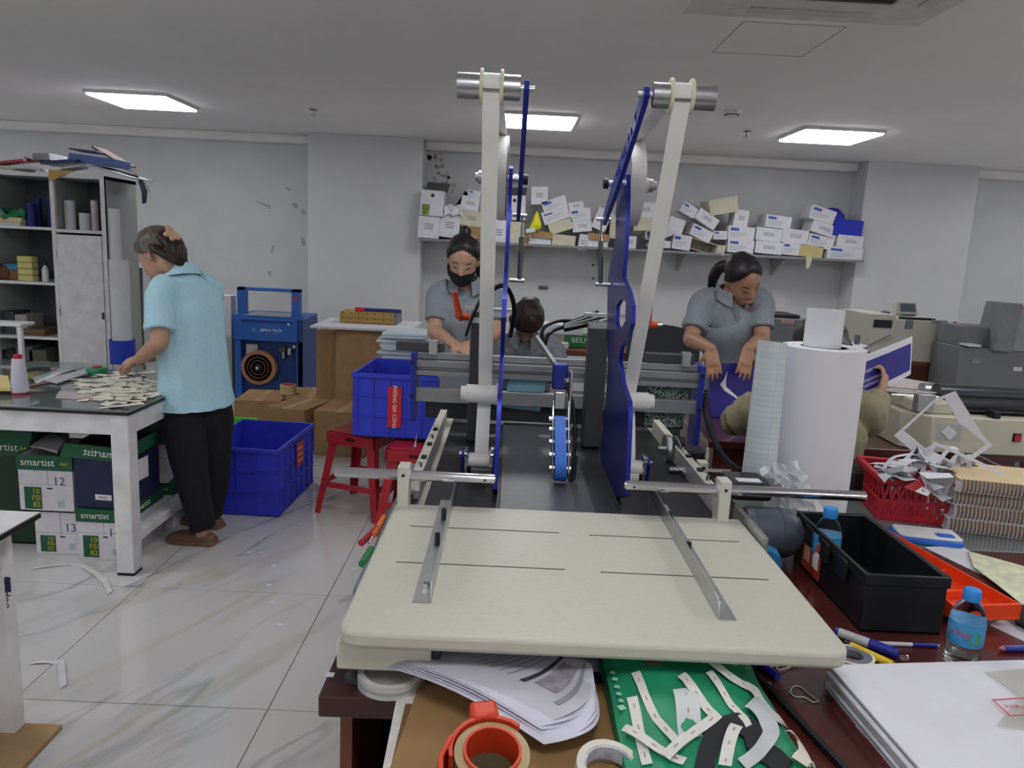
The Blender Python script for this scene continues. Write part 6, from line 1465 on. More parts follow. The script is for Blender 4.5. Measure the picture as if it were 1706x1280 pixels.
# spiral notebooks: three stacks of bound pads, coil side to the front
kraft = mat('tan cover', '#cbb68e', .65, 0, .03); coil = mat('brown wire coil', '#8c6f50', .5, .2)
yN = 1.99; xl, xr = W(1582, 850, y=yN).x, W(1730, 850, y=yN).x
ztop = W(1640, 806, y=yN).z; zbot = .7505
print('notebooks', xl, xr, ztop)
nb = 4; hh = (ztop-zbot)/nb
NLAB = ['bottom spiral bound notebook of the stack, on the glass desk', 'second spiral notebook from the bottom of the stack', 'third spiral notebook with brown coils in the stack', 'top spiral notebook with a tan cover in the stack beside the basket']
nbw, nbd = .27, .20; rN = -14
cxN, cyN = W(1655, 850, y=2.08).x, 2.10
for k in range(nb):
    dx, dy = (.012 if k % 2 else 0), (.006*(k % 3)); z = zbot+hh*k+.0008
    t = T('notebook', NLAB[k], 'notebook', (cxN+dx, cyN+dy, z), R(rN+(k % 2)*2), 'spiral bound notebooks in one stack')
    MB().bx(-nbw/2, nbw/2, -nbd/2, nbd/2, .004, hh-.004).build('pages', paper_edge, t, world=False)
    MB().bx(-nbw/2-.004, nbw/2+.004, -nbd/2-.004, nbd/2+.004, 0, .003).build('cover', paper_white, t, world=False)
    MB().bx(-nbw/2-.004, nbw/2+.004, -nbd/2-.004, nbd/2+.004, hh-.004, hh-.0015).build('cover', kraft if k == nb-1 else paper_white, t, world=False)
    for i in range(26):
        x = -nbw/2+.008+(nbw-.016)*i/25
        m_ = MB().tube([(x, -nbd/2-.001+math.sin(q_)*-.008, hh/2+math.cos(q_)*(hh*.48)) for q_ in (0.25, .8, 1.57, 2.3, 2.9)], .0027, 4)
        if i == 0: me0 = m_.build('coil', coil, t, world=False)
        else:
            c_ = me0.copy(); COL.objects.link(c_); c_.location.x += x-(-nbw/2+.008)
# sheets behind the bottle
sheet('sheet', 'plain white sheet lying half under the orange lid on the maroon desk', 'paper', [W(1540, 912, z=DZ), W(1640, 960, z=DZ), W(1625, 925, z=DZ), W(1600, 908, z=DZ)], paper_white, .0008)
sheet('sheet', 'yellowish printed sheet curling up on the maroon desk by the orange lid', 'paper', [W(1622, 945, z=.757), W(1706, 1010, z=.76), W(1760, 960, z=.76), W(1612, 918, z=.755)], mat('yellowish print', '#d2d4b4', .5, 0, .1, 30), .0008, .004)
sheet('sheet', 'small white paper slip under the end of the orange lid', 'paper', [W(1650, 1042, z=DZ), W(1720, 1075, z=DZ), W(1720, 1055, z=DZ), W(1668, 1030, z=DZ)], mat('lilac slip', '#c2bcc6', .7), .0008)
sheet('cloth', 'black cloth pouch at the desk edge behind the blue pen', 'pouch', [W(1690, 1035, z=.76), W(1760, 1070, z=.76), W(1760, 1010, z=.78), W(1700, 1008, z=.77)], black_rubber, .01, .01)
# ---- white paper stack (individual reams of loose sheets) with clear film
z1 = .795
A, B_, C_, D_ = W(1380, 1108, z=z1), W(1760, 1098, z=z1), W(1900, 1330, z=z1), W(1535, 1285, z=z1)
random.seed(4); ns = 9
for k in range(ns):
    z = DZ+(z1-DZ)*k/ns; e = .004*math.sin(k*1.9)
    p = [Vector((q_.x+e+(.006 if k % 2 else 0)*(1 if j in (0, 3) else 0), q_.y+e*.6, z)) for j, q_ in enumerate((A, B_, C_, D_))]
    lab = 'white sheets, '+['lowest', 'second', 'third', 'fourth', 'fifth', 'sixth', 'seventh', 'eighth', ''][k]+' layer from below of the big paper stack on the maroon desk' if k < ns-1 else 'top white sheets of the big paper stack on the maroon desk by the bottle'
    tag(MB().prism(p, (0, 0, (z1-DZ)/ns-.0006)).build('paper_sheets', paper_white, bev=.0008), lab, 'paper', 'big white paper stack on the maroon desk')
flm = mat('clear printed film', '#f0efe8', .1, 0, 0, trans=.9, ior=1.1)
t = T('clear_film', 'clear film with a red printed frame lying on the white paper stack', 'film', W(1680, 1150, z=z1+.001))
MB().grid([[W(1640, 1120, z=z1+.002), W(1760, 1110, z=z1+.002)], [W(1700, 1160, z=z1+.006), W(1780, 1150, z=z1+.006)], [W(1660, 1210, z=z1+.002), W(1800, 1230, z=z1+.002)]], .0005).build('film', flm, t)
redp = mat('red print', '#b8505c', .6)
o4 = q4(((1652, 1166), (1740, 1160), (1760, 1190), (1682, 1194)), z1+.0085); i4 = q4(((1656, 1168), (1737, 1162), (1756, 1188), (1684, 1192)), z1+.0085)
MB().ring(o4, i4, (0, 0, .0004)).build('printed_frame', redp, t)
text('hướng dẫn', .013, redp, t, wm(t).inverted() @ frame_of(W(1705, 1178, z=z1+.009), (1, .0, 0), (0, 0, 1)), depth=.0002)
# ---- pens, cutter, rubber bands on the maroon desk
def stick(name, lab, cat, p0, p1, r, segs, z=DZ, flat=False):
    a, b = W(*p0, z=z+r), W(*p1, z=z+r); t = T(name, lab, cat, ((a.x+b.x)/2, (a.y+b.y)/2, z))
    for f0, f1, nm, m, k in segs: MB().cyl(a.lerp(b, f0), a.lerp(b, f1), r*k[0], r*k[1], 14).build(nm, m, t)
    return t
navyp = mat('navy plastic', '#242c94', .35); whp = mat('marker grey white', '#b9bcc0', .4)
t = stick('marker', 'fat white marker with a navy cap beside the corner of the feed table', 'marker', (1392, 1052), (1497, 1090), .0095, ((0, .06, 'end_cap', navyp, (.9, 1)), (.06, .55, 'barrel', whp, (1, 1)), (.55, .97, 'cap', navyp, (1.08, 1)), (.97, 1, 'cap_tip', navyp, (.9, .6))))
t = stick('cutter', 'yellow snap blade cutter lying by the white marker', 'cutter', (1408, 1072), (1487, 1108), .008, ((0, .12, 'end_cap', black_plastic, (.9, 1)), (.12, 1, 'handle', mat('yellow cutter', '#d8bc28', .4), (1, .9))))
a = W(1487, 1108, z=DZ+.006); b = W(1508, 1112, z=DZ+.005); MB().bar(a, b, .009, .001).build('blade', steel, t)
stick('pen', 'slim white pen with a blue barrel lying in front of the toolbox', 'pen', (1462, 1072), (1566, 1076), .004, ((0, .55, 'cap', white_metal, (1, 1)), (.55, .95, 'barrel', navyp, (1, 1)), (.95, 1, 'tip', steel, (.8, .2))))
stick('pen', 'thick blue pen with a pink tip at the edge of the maroon desk', 'pen', (1664, 1081), (1740, 1080), .0065, ((0, .1, 'tip', mat('pink tip', '#c86a78', .5), (.3, .9)), (.1, 1, 'barrel', navyp, (1, 1))))
q = W(1425, 1097, z=DZ)
t = T('tape_roll', 'small grey tape roll tucked under the corner of the feed table by the cutter', 'tape roll', (q.x-.01, q.y-.01, DZ))
MB().lathe([(.018, 0), (.034, 0), (.034, .012), (.018, .012), (.018, 0)], n=30).build('tape', mat('grey tape', '#6d727a', .4), t, world=False)
MB().lathe([(.033, 0), (.038, 0), (.038, .013), (.033, .013), (.033, 0)], n=30).build('liner', cream_rubber, t, world=False)
q = W(1505, 1102, z=DZ); t = MB().tube([(q.x+.008*math.cos(a_*.7), q.y+.006*math.sin(a_*.7), DZ+.003+.0004*a_) for a_ in range(20)], .0009, 5).build('wire_clip', chrome); tag(t, 'tiny wire clip beside the cutter blade on the maroon desk', 'clip')
bandm = mat('pale rubber band', '#d8ccc0', .6)
def band(lab, cx, cy, pts, z=DZ):
    P = [W(cx+x, cy+y, z=z+.0012) for x, y in pts]; P = smooth_path(P+[P[0]], 4)[:-1]
    tag(MB().tube(P, .0011, 6, closed=True).build('rubber_band', bandm), lab, 'rubber band', 'rubber bands on the maroon desk')
band('pale rubber band in a pear shaped loop on the maroon desk', 1340, 1156, ((-24, -2), (-18, -12), (-6, -11), (4, -2), (18, 8), (24, 12), (14, 14), (0, 6), (-16, 5)))
for i, (cx, cy, rx, ry) in enumerate(((1287, 1101, 22, 10), (1318, 1105, 24, 11), (1336, 1099, 18, 8))):
    band('rubber band %s of the little heap half under the feed table' % ('first', 'middle', 'last')[i], cx, cy, [(rx*math.cos(a_*.7854+i), ry*math.sin(a_*.7854)) for a_ in range(8)], DZ+.0022*i)
q = W(1285, 1118, z=DZ); tag(MB().cyl(W(1262, 1104, z=DZ+.007), W(1296, 1128, z=DZ+.007), .007, n=12).build('blue_stopper', navyp), 'blue pen cap lying by the green bag and rubber bands', 'stopper')
q = W(1278, 1142, z=DZ); tag(MB().bc((q.x, q.y, DZ+.001), (.014, .016, .0015)).build('white_tag', paper_white), 'little white paper tag beside the green bag', 'tag')
sheet('paper_scrap', 'small grey scrap on the maroon desk by the green bag', 'paper scrap', q4(((1322, 1196), (1336, 1206), (1338, 1202), (1326, 1192)), DZ), mat('grey sheet', '#b3b5bb', .6), .0008)
sheet('sheet', 'grey sheet slipping out under the big white paper stack', 'paper', q4(((1425, 1210), (1500, 1290), (1520, 1280), (1432, 1206)), DZ), mat('grey sheet', '#b3b5bb', .6), .001)
# ---- the carton in front of the machine desk and what lies on it
CZ_ = .752
t = T('cardboard_box', 'brown cardboard box in front of the dark desk with tape and papers on its lid', 'carton', (.14, .87, 0))
fx0, fx1 = -.165, .40
MB().bx(fx0+.02, fx1, .55, AY0-.012, 0, .735).build('body', carton, t, bev=.003)
lidq = q4(((700, 1136), (1060, 1140), (1120, 1400), (632, 1330)), CZ_+.006)
MB().prism([p+Vector((0, 0, -.004)) for p in lidq], (0, 0, .004)).build('flap', mat('kraft cardboard', '#8f6f48', .75, 0, .04, 10), t)
MB().bx(fx0+.03, fx1-.01, .56, AY0-.015, .735, .7535).build('lid_board', carton_dark, t)
foam = q4(((668, 1128), (708, 1128), (690, 1300), (634, 1300)), CZ_)
tag(MB().prism(foam, (0, 0, .0012)).build('foam_board', mat('torn white board', '#c9c6c2', .8, 0, .08, 30)), 'white torn board strip under the brown cardboard at the desk corner', 'board')
# masking tape roll on the desk corner
q = W(652, 1127, z=DZ+.01)
t = T('tape_roll', 'roll of white masking tape lying on the corner of the dark desk', 'tape roll', (q.x, q.y, DZ))
mask = mat('masking tape', '#b9b9b4', .5, 0, .03)
MB().lathe([(.045, 0), (.056, 0), (.056, .022), (.045, .022), (.045, 0)], n=48).build('tape', mask, t, world=False)
MB().lathe([(.042, .001), (.0448, .001), (.0448, .021), (.042, .021), (.042, .001)], n=40).build('core', mat('grey core', '#777878', .6), t, world=False)
MB().lathe([(.0562, .008), (.0566, .011), (.0562, .014)], n=48).build('ridge', mat('masking tape line', '#9c9c98', .5), t, world=False)
# curled bundle of printed sheets
prn = mat('printed grey sheet', '#b4b3bc', .65, 0, .03); shm = mat('lilac white sheet', '#c3c3d0', .65, 0, .02)
def curl_pt(u, v, k):
    # u along the long side, v across; four corners in the room
    a, b, c, d = [Vector(p) for p in CORN]
    p = (a.lerp(b, u)).lerp(d.lerp(c, u), v)
    o = Vector((.72, -.69, 0))
    p = p+o*(.040*math.sin(math.pi*min(1, u*.93+.07))*v*v+.0052*k*v*(.35+.65*math.sin(math.pi*(.15+.8*u))))
    p = p+Vector((0, 0, .016*math.sin(math.pi*v)*(1-u)+.020*u*v*math.sin(2.4*u)-.0015*k-.0028*k*u*v+.004*math.sin(u*7+k)*v))
    return p+Vector((-.0012*k, -.0024*k*(1-u), 0))
CORN = [W(645, 1094, z=.802), W(862, 1060, z=.79), W(985, 1122, z=.80), W(890, 1205, z=.79)]
BL = ['top printed sheet of the curled bundle, with a dark bordered print', 'second sheet down in the curled bundle of prints', 'third sheet down in the curled bundle of prints', 'fourth sheet down in the curled bundle of prints', 'fifth sheet down in the curled bundle of prints', 'sixth sheet down in the curled bundle of prints', 'bottom sheet of the curled bundle above the orange tape dispenser']
for k in range(7):
    t = T('printed_sheet', BL[k], 'paper', curl_pt(0, 0, k), group='curled bundle of printed sheets')
    MB().grid([[curl_pt(u/14, v/8, k) for u in range(15)] for v in range(9)], .0006).build('sheet', shm if k else prn, t, smooth=60)
    if k == 0:
        up = Vector((0, 0, .0016))
        for (u0, u1, v0, v1), m_ in ((( .30, .97, .90, .93), grey_print), ((.35, .90, .66, .69), dark_print), ((.9, .93, .3, .69), dark_print), ((.42, .86, .72, .86), mat('mid grey print', '#8f8a92', .7, 0, .15, 50))):
            MB().grid([[curl_pt(u0+(u1-u0)*i/8, v0+(v1-v0)*j_/2, 0)+up for i in range(9)] for j_ in range(3)], .0002).build('print', m_, t, smooth=60)
        for i in range(6):
            MB().grid([[curl_pt(.34+.5*q_/8, .30+.055*i+.008*j_, 0)+up for q_ in range(9)] for j_ in range(2)], .0002).build('print_line', grey_print, t, smooth=60)
sheet('sheet', 'loose white sheet under the feed table behind the curled bundle', 'paper', q4(((890, 1112), (1000, 1118), (1000, 1080), (880, 1078)), DZ+.004), mat('grey sheet', '#b3b5bb', .6), .002)
# orange tape dispenser with a roll of brown tape
q = W(818, 1243, z=.80)
t = T('tape_dispenser', 'orange red hand tape dispenser with a roll of clear brown tape on the cardboard', 'tape dispenser', (q.x, q.y-.012, .7605), rot=(R(12), R(0), R(12)))
og = mat('orange dispenser plastic', '#c83c1c', .4, 0, .04)
MB().lathe([(.040, 0), (.052, 0), (.052, .046), (.040, .046), (.040, 0)], n=48).build('tape', mat('tan tape', '#a89468', .3, 0, .03), t, world=False)
MB().lathe([(.036, .0), (.0398, .0), (.0398, .052), (.036, .052), (.036, 0)], n=44).build('drum', og, t, world=False)
MB().lathe([(.0, .002), (.036, .002), (.036, .006), (.0, .006)], n=32).build('drum_floor', mat('dark olive core', '#4e4a2c', .6), t, world=False)
MB().prism([(math.cos(R(a_))*.060, math.sin(R(a_))*.060, .012) for a_ in range(40, 190, 12)]+[(math.cos(R(a_))*.0545, math.sin(R(a_))*.0545, .012) for a_ in range(184, 39, -12)], (0, 0, .040)).build('guard', og, t, world=False)
MB().bx(-.02, .02, .054, .085, .01, .056).build('handle', og, t, world=False, bev=.006)
arm = MB().prism([(-.055, .03, .01), (-.075, -.005, .01), (-.078, -.05, .01), (-.072, -.05, .01), (-.068, -.005, .01), (-.05, .025, .01)], (0, 0, .045)).build('cutter_arm', og, t, world=False, bev=.001)
m_ = MB()
for k in range(7): m_.add([(-.074, -.05, .012+.006*k), (-.074, -.05, .018+.006*k), (-.074, -.057, .015+.006*k), (-.0755, -.05, .012+.006*k), (-.0755, -.05, .018+.006*k), (-.0755, -.057, .015+.006*k)], [(0, 1, 2), (5, 4, 3), (0, 3, 4, 1), (1, 4, 5, 2), (2, 5, 3, 0)])
m_.build('saw_blade', steel, arm, world=False); arm.children[0].location = -arm.location
# white tape roll near the green bag
q = W(1012, 1276, z=.775)
t = T('tape_roll', 'roll of cream double sided tape lying before the green bag', 'tape roll', (q.x, q.y-.01, .7605), rot=(R(10), R(6), 0))
MB().lathe([(.038, 0), (.048, 0), (.048, .024), (.038, .024), (.038, 0)], n=48).build('tape', mat('cream white tape', '#cfcabb', .5), t, world=False)
MB().lathe([(.0345, .001), (.038, .001), (.038, .023), (.0345, .023), (.0345, .001)], n=40).build('core', mat('lilac print core', '#b9b8c6', .6, 0, .15, 60), t, world=False)
# ---- green bag with stray tape strips
gb = mat('green bag cloth', '#1f8a62', .5, 0, .04, 20)
GC = [W(1000, 1078, z=.80), W(1238, 1088, z=.785), W(1362, 1300, z=.775), W(1050, 1320, z=.775)]
def gsurf(u, v, up=0):
    a, b, c, d = GC; p = a.lerp(b, u).lerp(d.lerp(c, u), v)
    z = .032*(math.sin(math.pi*min(1, max(0, u)))**.6)*(math.sin(math.pi*(.15+.8*min(1, max(0, v))))**.7)
    return p+Vector((0, 0, z+.003*math.sin(u*9+v*4)+.004*math.sin(u*14-v*9)*math.sin(v*7)+up))
t = T('green_bag', 'green cloth bag lying on the cardboard, covered in stray white tape strips', 'bag', (.26, 1.1, .76))
rows = [[gsurf(u/16, v/16) for u in range(17)] for v in range(17)]
low = lambda p: Vector((p.x, p.y, .762))
MB().grid(rows, 0).build('cloth', gb, t, smooth=70)
rim = [gsurf(u/16, 0) for u in range(17)]+[gsurf(1, v/16) for v in range(1, 17)]+[gsurf(u/16, 1) for u in range(15, -1, -1)]+[gsurf(0, v/16) for v in range(15, 0, -1)]
n = len(rim); MB().add([p for p in rim]+[low(p) for p in rim], [(i, (i+1) % n, n+(i+1) % n, n+i) for i in range(n)]).add([low(p) for p in rim], [tuple(range(n))]).build('side', gb, t, smooth=70)
pale = mat('pale green print', '#9fd0ba', .6)
def on_bag(px, py):
    """foot of a picture point on the bag: march the sight line to the cloth"""
    best = None
    for k in range(60):
        z = .76+.07*(1-k/59); p = W(px, py, z=z); a, b, c, d = GC
        v = 0.5
        for _ in range(8):
            u = 0.5
            l, r_ = a.lerp(d, v), b.lerp(c, v); u = (p-l).xy.dot((r_-l).xy)/(r_-l).xy.length_squared
            tq, bq = a.lerp(b, u), d.lerp(c, u); v = (p-tq).xy.dot((bq-tq).xy)/(bq-tq).xy.length_squared
        if not(0 <= u <= 1 and 0 <= v <= 1): continue
        if p.z <= gsurf(u, v).z: return gsurf(u, v)
        best = gsurf(u, v)
    return best if best is not None else W(px, py, z=.765)
for i in range(5):
    c = on_bag(1021+3.5*i, 1122+12*i)+Vector((0, 0, .0015)); MB().bc(c, (.008, .010, .001), RZ(-20) @ RX(-10)).build('printed_mark', pale, t)
c = on_bag(1036, 1182)+Vector((0, 0, .0015)); MB().bc(c, (.012, .011, .001), RZ(20)).build('printed_mark', pale, t)
c = on_bag(1213, 1100)+Vector((0, 0, .002)); m_ = MB().lathe([(.014, 0), (.017, .0008), (.020, 0)], c, 28, (0, -.1, 1)); m_.build('printed_ring', pale, t)
c = on_bag(1085, 1100)+Vector((0, 0, .002)); MB().lathe([(.010, 0), (.014, .0008), (.018, 0)], c, 24, (0, -.1, 1)).build('printed_ring', mat('red brown print', '#6b5a44', .7), t)
tapes = mat('tape strip white', '#d0cfc8', .5, 0, .02); redt = mat('tiny red print', '#b08a80', .6)
def strip(lab, pts, wpx, lift=.003, m=tapes, pr=True, name='tape_strip'):
    P = smooth_path([Vector((x, y, 0)) for x, y in pts], 5); rows = []; cl = []
    for i, p in enumerate(P):
        d = (P[min(i+1, len(P)-1)]-P[max(0, i-1)]).normalized(); nn = Vector((-d.y, d.x, 0))*wpx/2
        q0, q1 = on_bag(p.x-nn.x, p.y-nn.y*.8), on_bag(p.x+nn.x, p.y+nn.y*.8); up = Vector((0, 0, lift+.003*math.sin(i*.6)))
        rows.append([q0+up, (q0+q1)/2+up, q1+up]); cl.append((q0+q1)/2+up)
    t = T(name, lab, 'tape strip', cl[0], group='stray tape strips on the green bag')
    MB().grid(rows, .0004).build('strip', m, t, smooth=60)
    if pr:
        for i in range(2, len(cl)-2, 3):
            a, b = cl[i]+Vector((0, 0, .0008)), cl[i+1]+Vector((0, 0, .0008)); MB().bar(a, a.lerp(b, .7), .002, .0003).build('print', redt, t)
strip('long straight tape strip running down the middle of the green bag', ((1058, 1124), (1075, 1165), (1100, 1210), (1132, 1250)), 15, .004)
strip('broad tape strip with a torn top edge high on the green bag', ((1134, 1130), (1158, 1160), (1188, 1196)), 16, .006)
strip('thin tape strip slanting down to the black strap on the green bag', ((1180, 1124), (1205, 1160), (1228, 1190), (1247, 1217)), 12, .005)
strip('twisted tape strip along the edge of the green bag by the rubber bands', ((1168, 1100), (1210, 1130), (1250, 1152), (1268, 1178), (1300, 1205), (1340, 1232), (1346, 1280)), 13, .007)
strip('wide pale paper strip folded in the middle of the green bag', ((1140, 1150), (1146, 1185), (1150, 1232)), 40, .0035, mat('pale paper strip', '#c2c8c4', .7))
strip('short tape strip rising to a point near the printed marks', ((1052, 1168), (1062, 1215), (1078, 1280)), 18, .006)
strip('tape strip crossing low on the green bag above the cream tape roll', ((1038, 1222), (1085, 1250), (1140, 1278)), 16, .009)
strip('tape strip crossing upward toward the black strap', ((1108, 1272), (1150, 1235), (1196, 1198)), 20, .010)
strip('wide grey paper strip curling round at the side of the green bag', ((1248, 1178), (1272, 1200), (1284, 1228), (1270, 1255), (1236, 1282)), 28, .009, mat('grey white strip', '#b9bebe', .6), False)
strip('upright tape strip lying over the black strap', ((1226, 1222), (1214, 1250), (1206, 1290)), 22, .013)
strip('crumpled cream tape strip at the lower corner of the green bag', ((1312, 1218), (1338, 1232), (1346, 1262), (1330, 1285)), 34, .012, mat('cream strip', '#d0c8ba', .6), False)
o = []
P = smooth_path([Vector((x, y, 0)) for x, y in ((1172, 1290), (1182, 1250), (1200, 1222), (1228, 1212), (1252, 1225), (1262, 1250), (1290, 1270), (1310, 1290))], 5); rows = []
for i, p in enumerate(P):
    d = (P[min(i+1, len(P)-1)]-P[max(0, i-1)]).normalized(); nn = Vector((-d.y, d.x, 0))*17
    rows.append([on_bag(p.x-nn.x, p.y-nn.y)+Vector((0, 0, .006)), on_bag(p.x+nn.x, p.y+nn.y)+Vector((0, 0, .006))])
MB().grid(rows, .002).build('strap', mat('black strap', '#1c1e22', .7), t, smooth=60)
MB().bar(W(1243, 1106, z=.757), W(1425, 1300, z=.757), .010, .008).build('dark_edge', black_rubber, t)
# ---- tools along the far side of the table
for pts, m_, nm, lb, r in ((((602, 905), (628, 880)), red_plastic, 'screwdriver', 'red handled tool lying along the side of the feed table', .008), (((640, 862), (622, 892)), mat('orange handle', '#e0782c', .4), 'screwdriver', 'orange handled tool lying along the side of the feed table', .007), (((603, 940), (618, 915)), mat('green handle', '#1f7a3c', .4), 'screwdriver', 'green handled tool lying along the side of the feed table', .008)):
    a, b = W(*pts[0], z=.80), W(*pts[1], z=.80)
    a.x -= .0; t = T(nm, lb, 'tool', a, group='handled tools beside the feed table')
    MB().cyl(a, b, r, n=12).build('handle', m_, t); d = (b-a).normalized(); MB().cyl(b, b+d*.05, .003, n=8).build('shaft', chrome, t)
tag(MB().bx(xb0-.028, xb0-.004, 1.40, 2.0, .7505, .80).build('tool_tray', mat('grey tray', '#6a6c74', .5), bev=.004), 'narrow grey tray on the desk along the side of the tape machine', 'tray')
# ================================================================ the people
from mathutils.bvhtree import BVHTree
from mathutils import noise
skin = mat('skin', '#b89078', .5, 0, .03, 30); skin2 = mat('tanned skin', '#ab8068', .5, 0, .03, 30)
for s_ in (skin, skin2): s_.node_tree.nodes['Principled BSDF'].inputs['Subsurface Weight'].default_value = .08; s_.node_tree.nodes['Principled BSDF'].inputs['Subsurface Radius'].default_value = (.02, .008, .005)
def hair_mat(name, h):
    m = mat(name, h, .42, 0, 0); nt, b, N, L = nodes_of(m)
    tc = N('ShaderNodeTexCoord'); mp = N('ShaderNodeMapping'); mp.inputs['Scale'].default_value = (160, 160, 14); n = N('ShaderNodeTexNoise'); n.inputs['Detail'].default_value = 3; n.inputs['Scale'].default_value = 1
    L(tc.outputs['Object'], mp.inputs[0]); L(mp.outputs[0], n.inputs['Vector']); r = N('ShaderNodeValToRGB'); c = lin(h)
    r.color_ramp.elements[0].color = tuple(x*.5 for x in c[:3])+(1,); r.color_ramp.elements[1].color = tuple(min(1, x*1.7) for x in c[:3])+(1,); r.color_ramp.elements[0].position = .35; r.color_ramp.elements[1].position = .7
    L(n.outputs['Fac'], r.inputs[0]); L(r.outputs[0], b.inputs['Base Color']); bp = N('ShaderNodeBump'); bp.inputs['Strength'].default_value = .35; bp.inputs['Distance'].default_value = .004; L(n.outputs['Fac'], bp.inputs['Height']); L(bp.outputs[0], b.inputs['Normal'])
    return m
hair_black = hair_mat('black hair', '#1c181a'); hair_grey = hair_mat('greying hair', '#5a524c'); hair_brown = hair_mat('dark brown hair', '#2c1d18')
def remesh(mb, voxel, smooth=4, wr=0, wf=9, seed=0):
    """one continuous surface grown round the collected limbs, cloth given soft folds"""
    o = mb.build('tmp', skin, smooth=0, world=False)
    r = o.modifiers.new('r', 'REMESH'); r.mode = 'VOXEL'; r.voxel_size = voxel; r.use_smooth_shade = True
    s = o.modifiers.new('s', 'SMOOTH'); s.iterations = smooth; s.factor = .5
    bpy.context.view_layer.update()
    me = bpy.data.meshes.new_from_object(o.evaluated_get(bpy.context.evaluated_depsgraph_get()))
    bpy.data.objects.remove(o)
    if wr:
        for v, nn in zip(me.vertices, [v.normal.copy() for v in me.vertices]):
            q = v.co; d = noise.noise(Vector((q.x*wf, q.y*wf, q.z*wf*.55+seed)))+.5*noise.noise(Vector((q.x*wf*2.3+seed, q.y*wf*2.3, q.z*wf*1.4)))
            v.co = q+nn*d*wr
    return me
def link(me, name, m, parent):
    me.materials.clear(); me.materials.append(m); me.name = name
    me.transform(wm(parent).inverted()); me.polygons.foreach_set('use_smooth', [True]*len(me.polygons))
    o = bpy.data.objects.new(name, me); COL.objects.link(o); o.parent = parent; return o
def limb(mb, pts, rad, n=14, up=None, round_=True):
    """a tapering limb with rounded ends"""
    P = smooth_path(pts, 5); k = len(pts); rr = []
    for i in range(len(P)):
        t = i/(len(P)-1)*(k-1); a = int(min(t, k-2)); f = t-a
        ra = rad[a]; rb = rad[a+1]
        ra = ra if isinstance(ra, tuple) else (ra, ra); rb = rb if isinstance(rb, tuple) else (rb, rb)
        rr.append((ra[0]*(1-f)+rb[0]*f, ra[1]*(1-f)+rb[1]*f))
    if round_:
        d0 = (P[0]-P[1]).normalized(); d1 = (P[-1]-P[-2]).normalized(); r0, r1 = rr[0], rr[-1]; m0, m1 = min(r0), min(r1)
        P = [P[0]+d0*m0*.8, P[0]+d0*m0*.5]+P+[P[-1]+d1*m1*.5, P[-1]+d1*m1*.8]
        rr = [(r0[0]*.45, r0[1]*.45), (r0[0]*.85, r0[1]*.85)]+rr+[(r1[0]*.85, r1[1]*.85), (r1[0]*.45, r1[1]*.45)]
    mb.tube(P, rr, n, up=up)
def hand(mb, w, d, pn, side, curl=.5, s=1.0):
    """palm, four fingers of their own length bent at the knuckles, thumb from the side of the palm; pn: where the palm faces, side: +1/-1 thumb side"""
    d = Vector(d).normalized(); pn = Vector(pn); pn = (pn-d*pn.dot(d)).normalized(); sv = d.cross(pn)*side
    limb(mb, [w-d*.01, w+d*.04*s, w+d*.082*s], [(.026*s, .018*s), (.036*s, .016*s), (.038*s, .013*s)], 12, up=pn)
    for k, (off, L) in enumerate(((.030, .068), (.0105, .078), (-.0095, .073), (-.029, .056))):
        p = w+d*.082*s+sv*off*s; a = (off*.25); dd = (d+sv*off*3.2).normalized(); pts = [p-dd*.02]
        ang = 0
        for j, f in enumerate((.44, .31, .25)):
            ang += curl*(.55 if j == 0 else .7); v = dd*math.cos(ang)+pn*math.sin(ang); p = p+v*L*f*s; pts.append(p)
        limb(mb, pts, [.0088*s, .0086*s, .0078*s, .0064*s], 8)
    p = w+d*.028*s+sv*.028*s; v1 = (d*.62+sv*.70+pn*.35).normalized(); v2 = (d*.85+sv*.22+pn*.5).normalized()
    limb(mb, [p-v1*.012, p+v1*.036*s, p+v1*.036*s+v2*.030*s], [.0125*s, .0105*s, .008*s], 8)
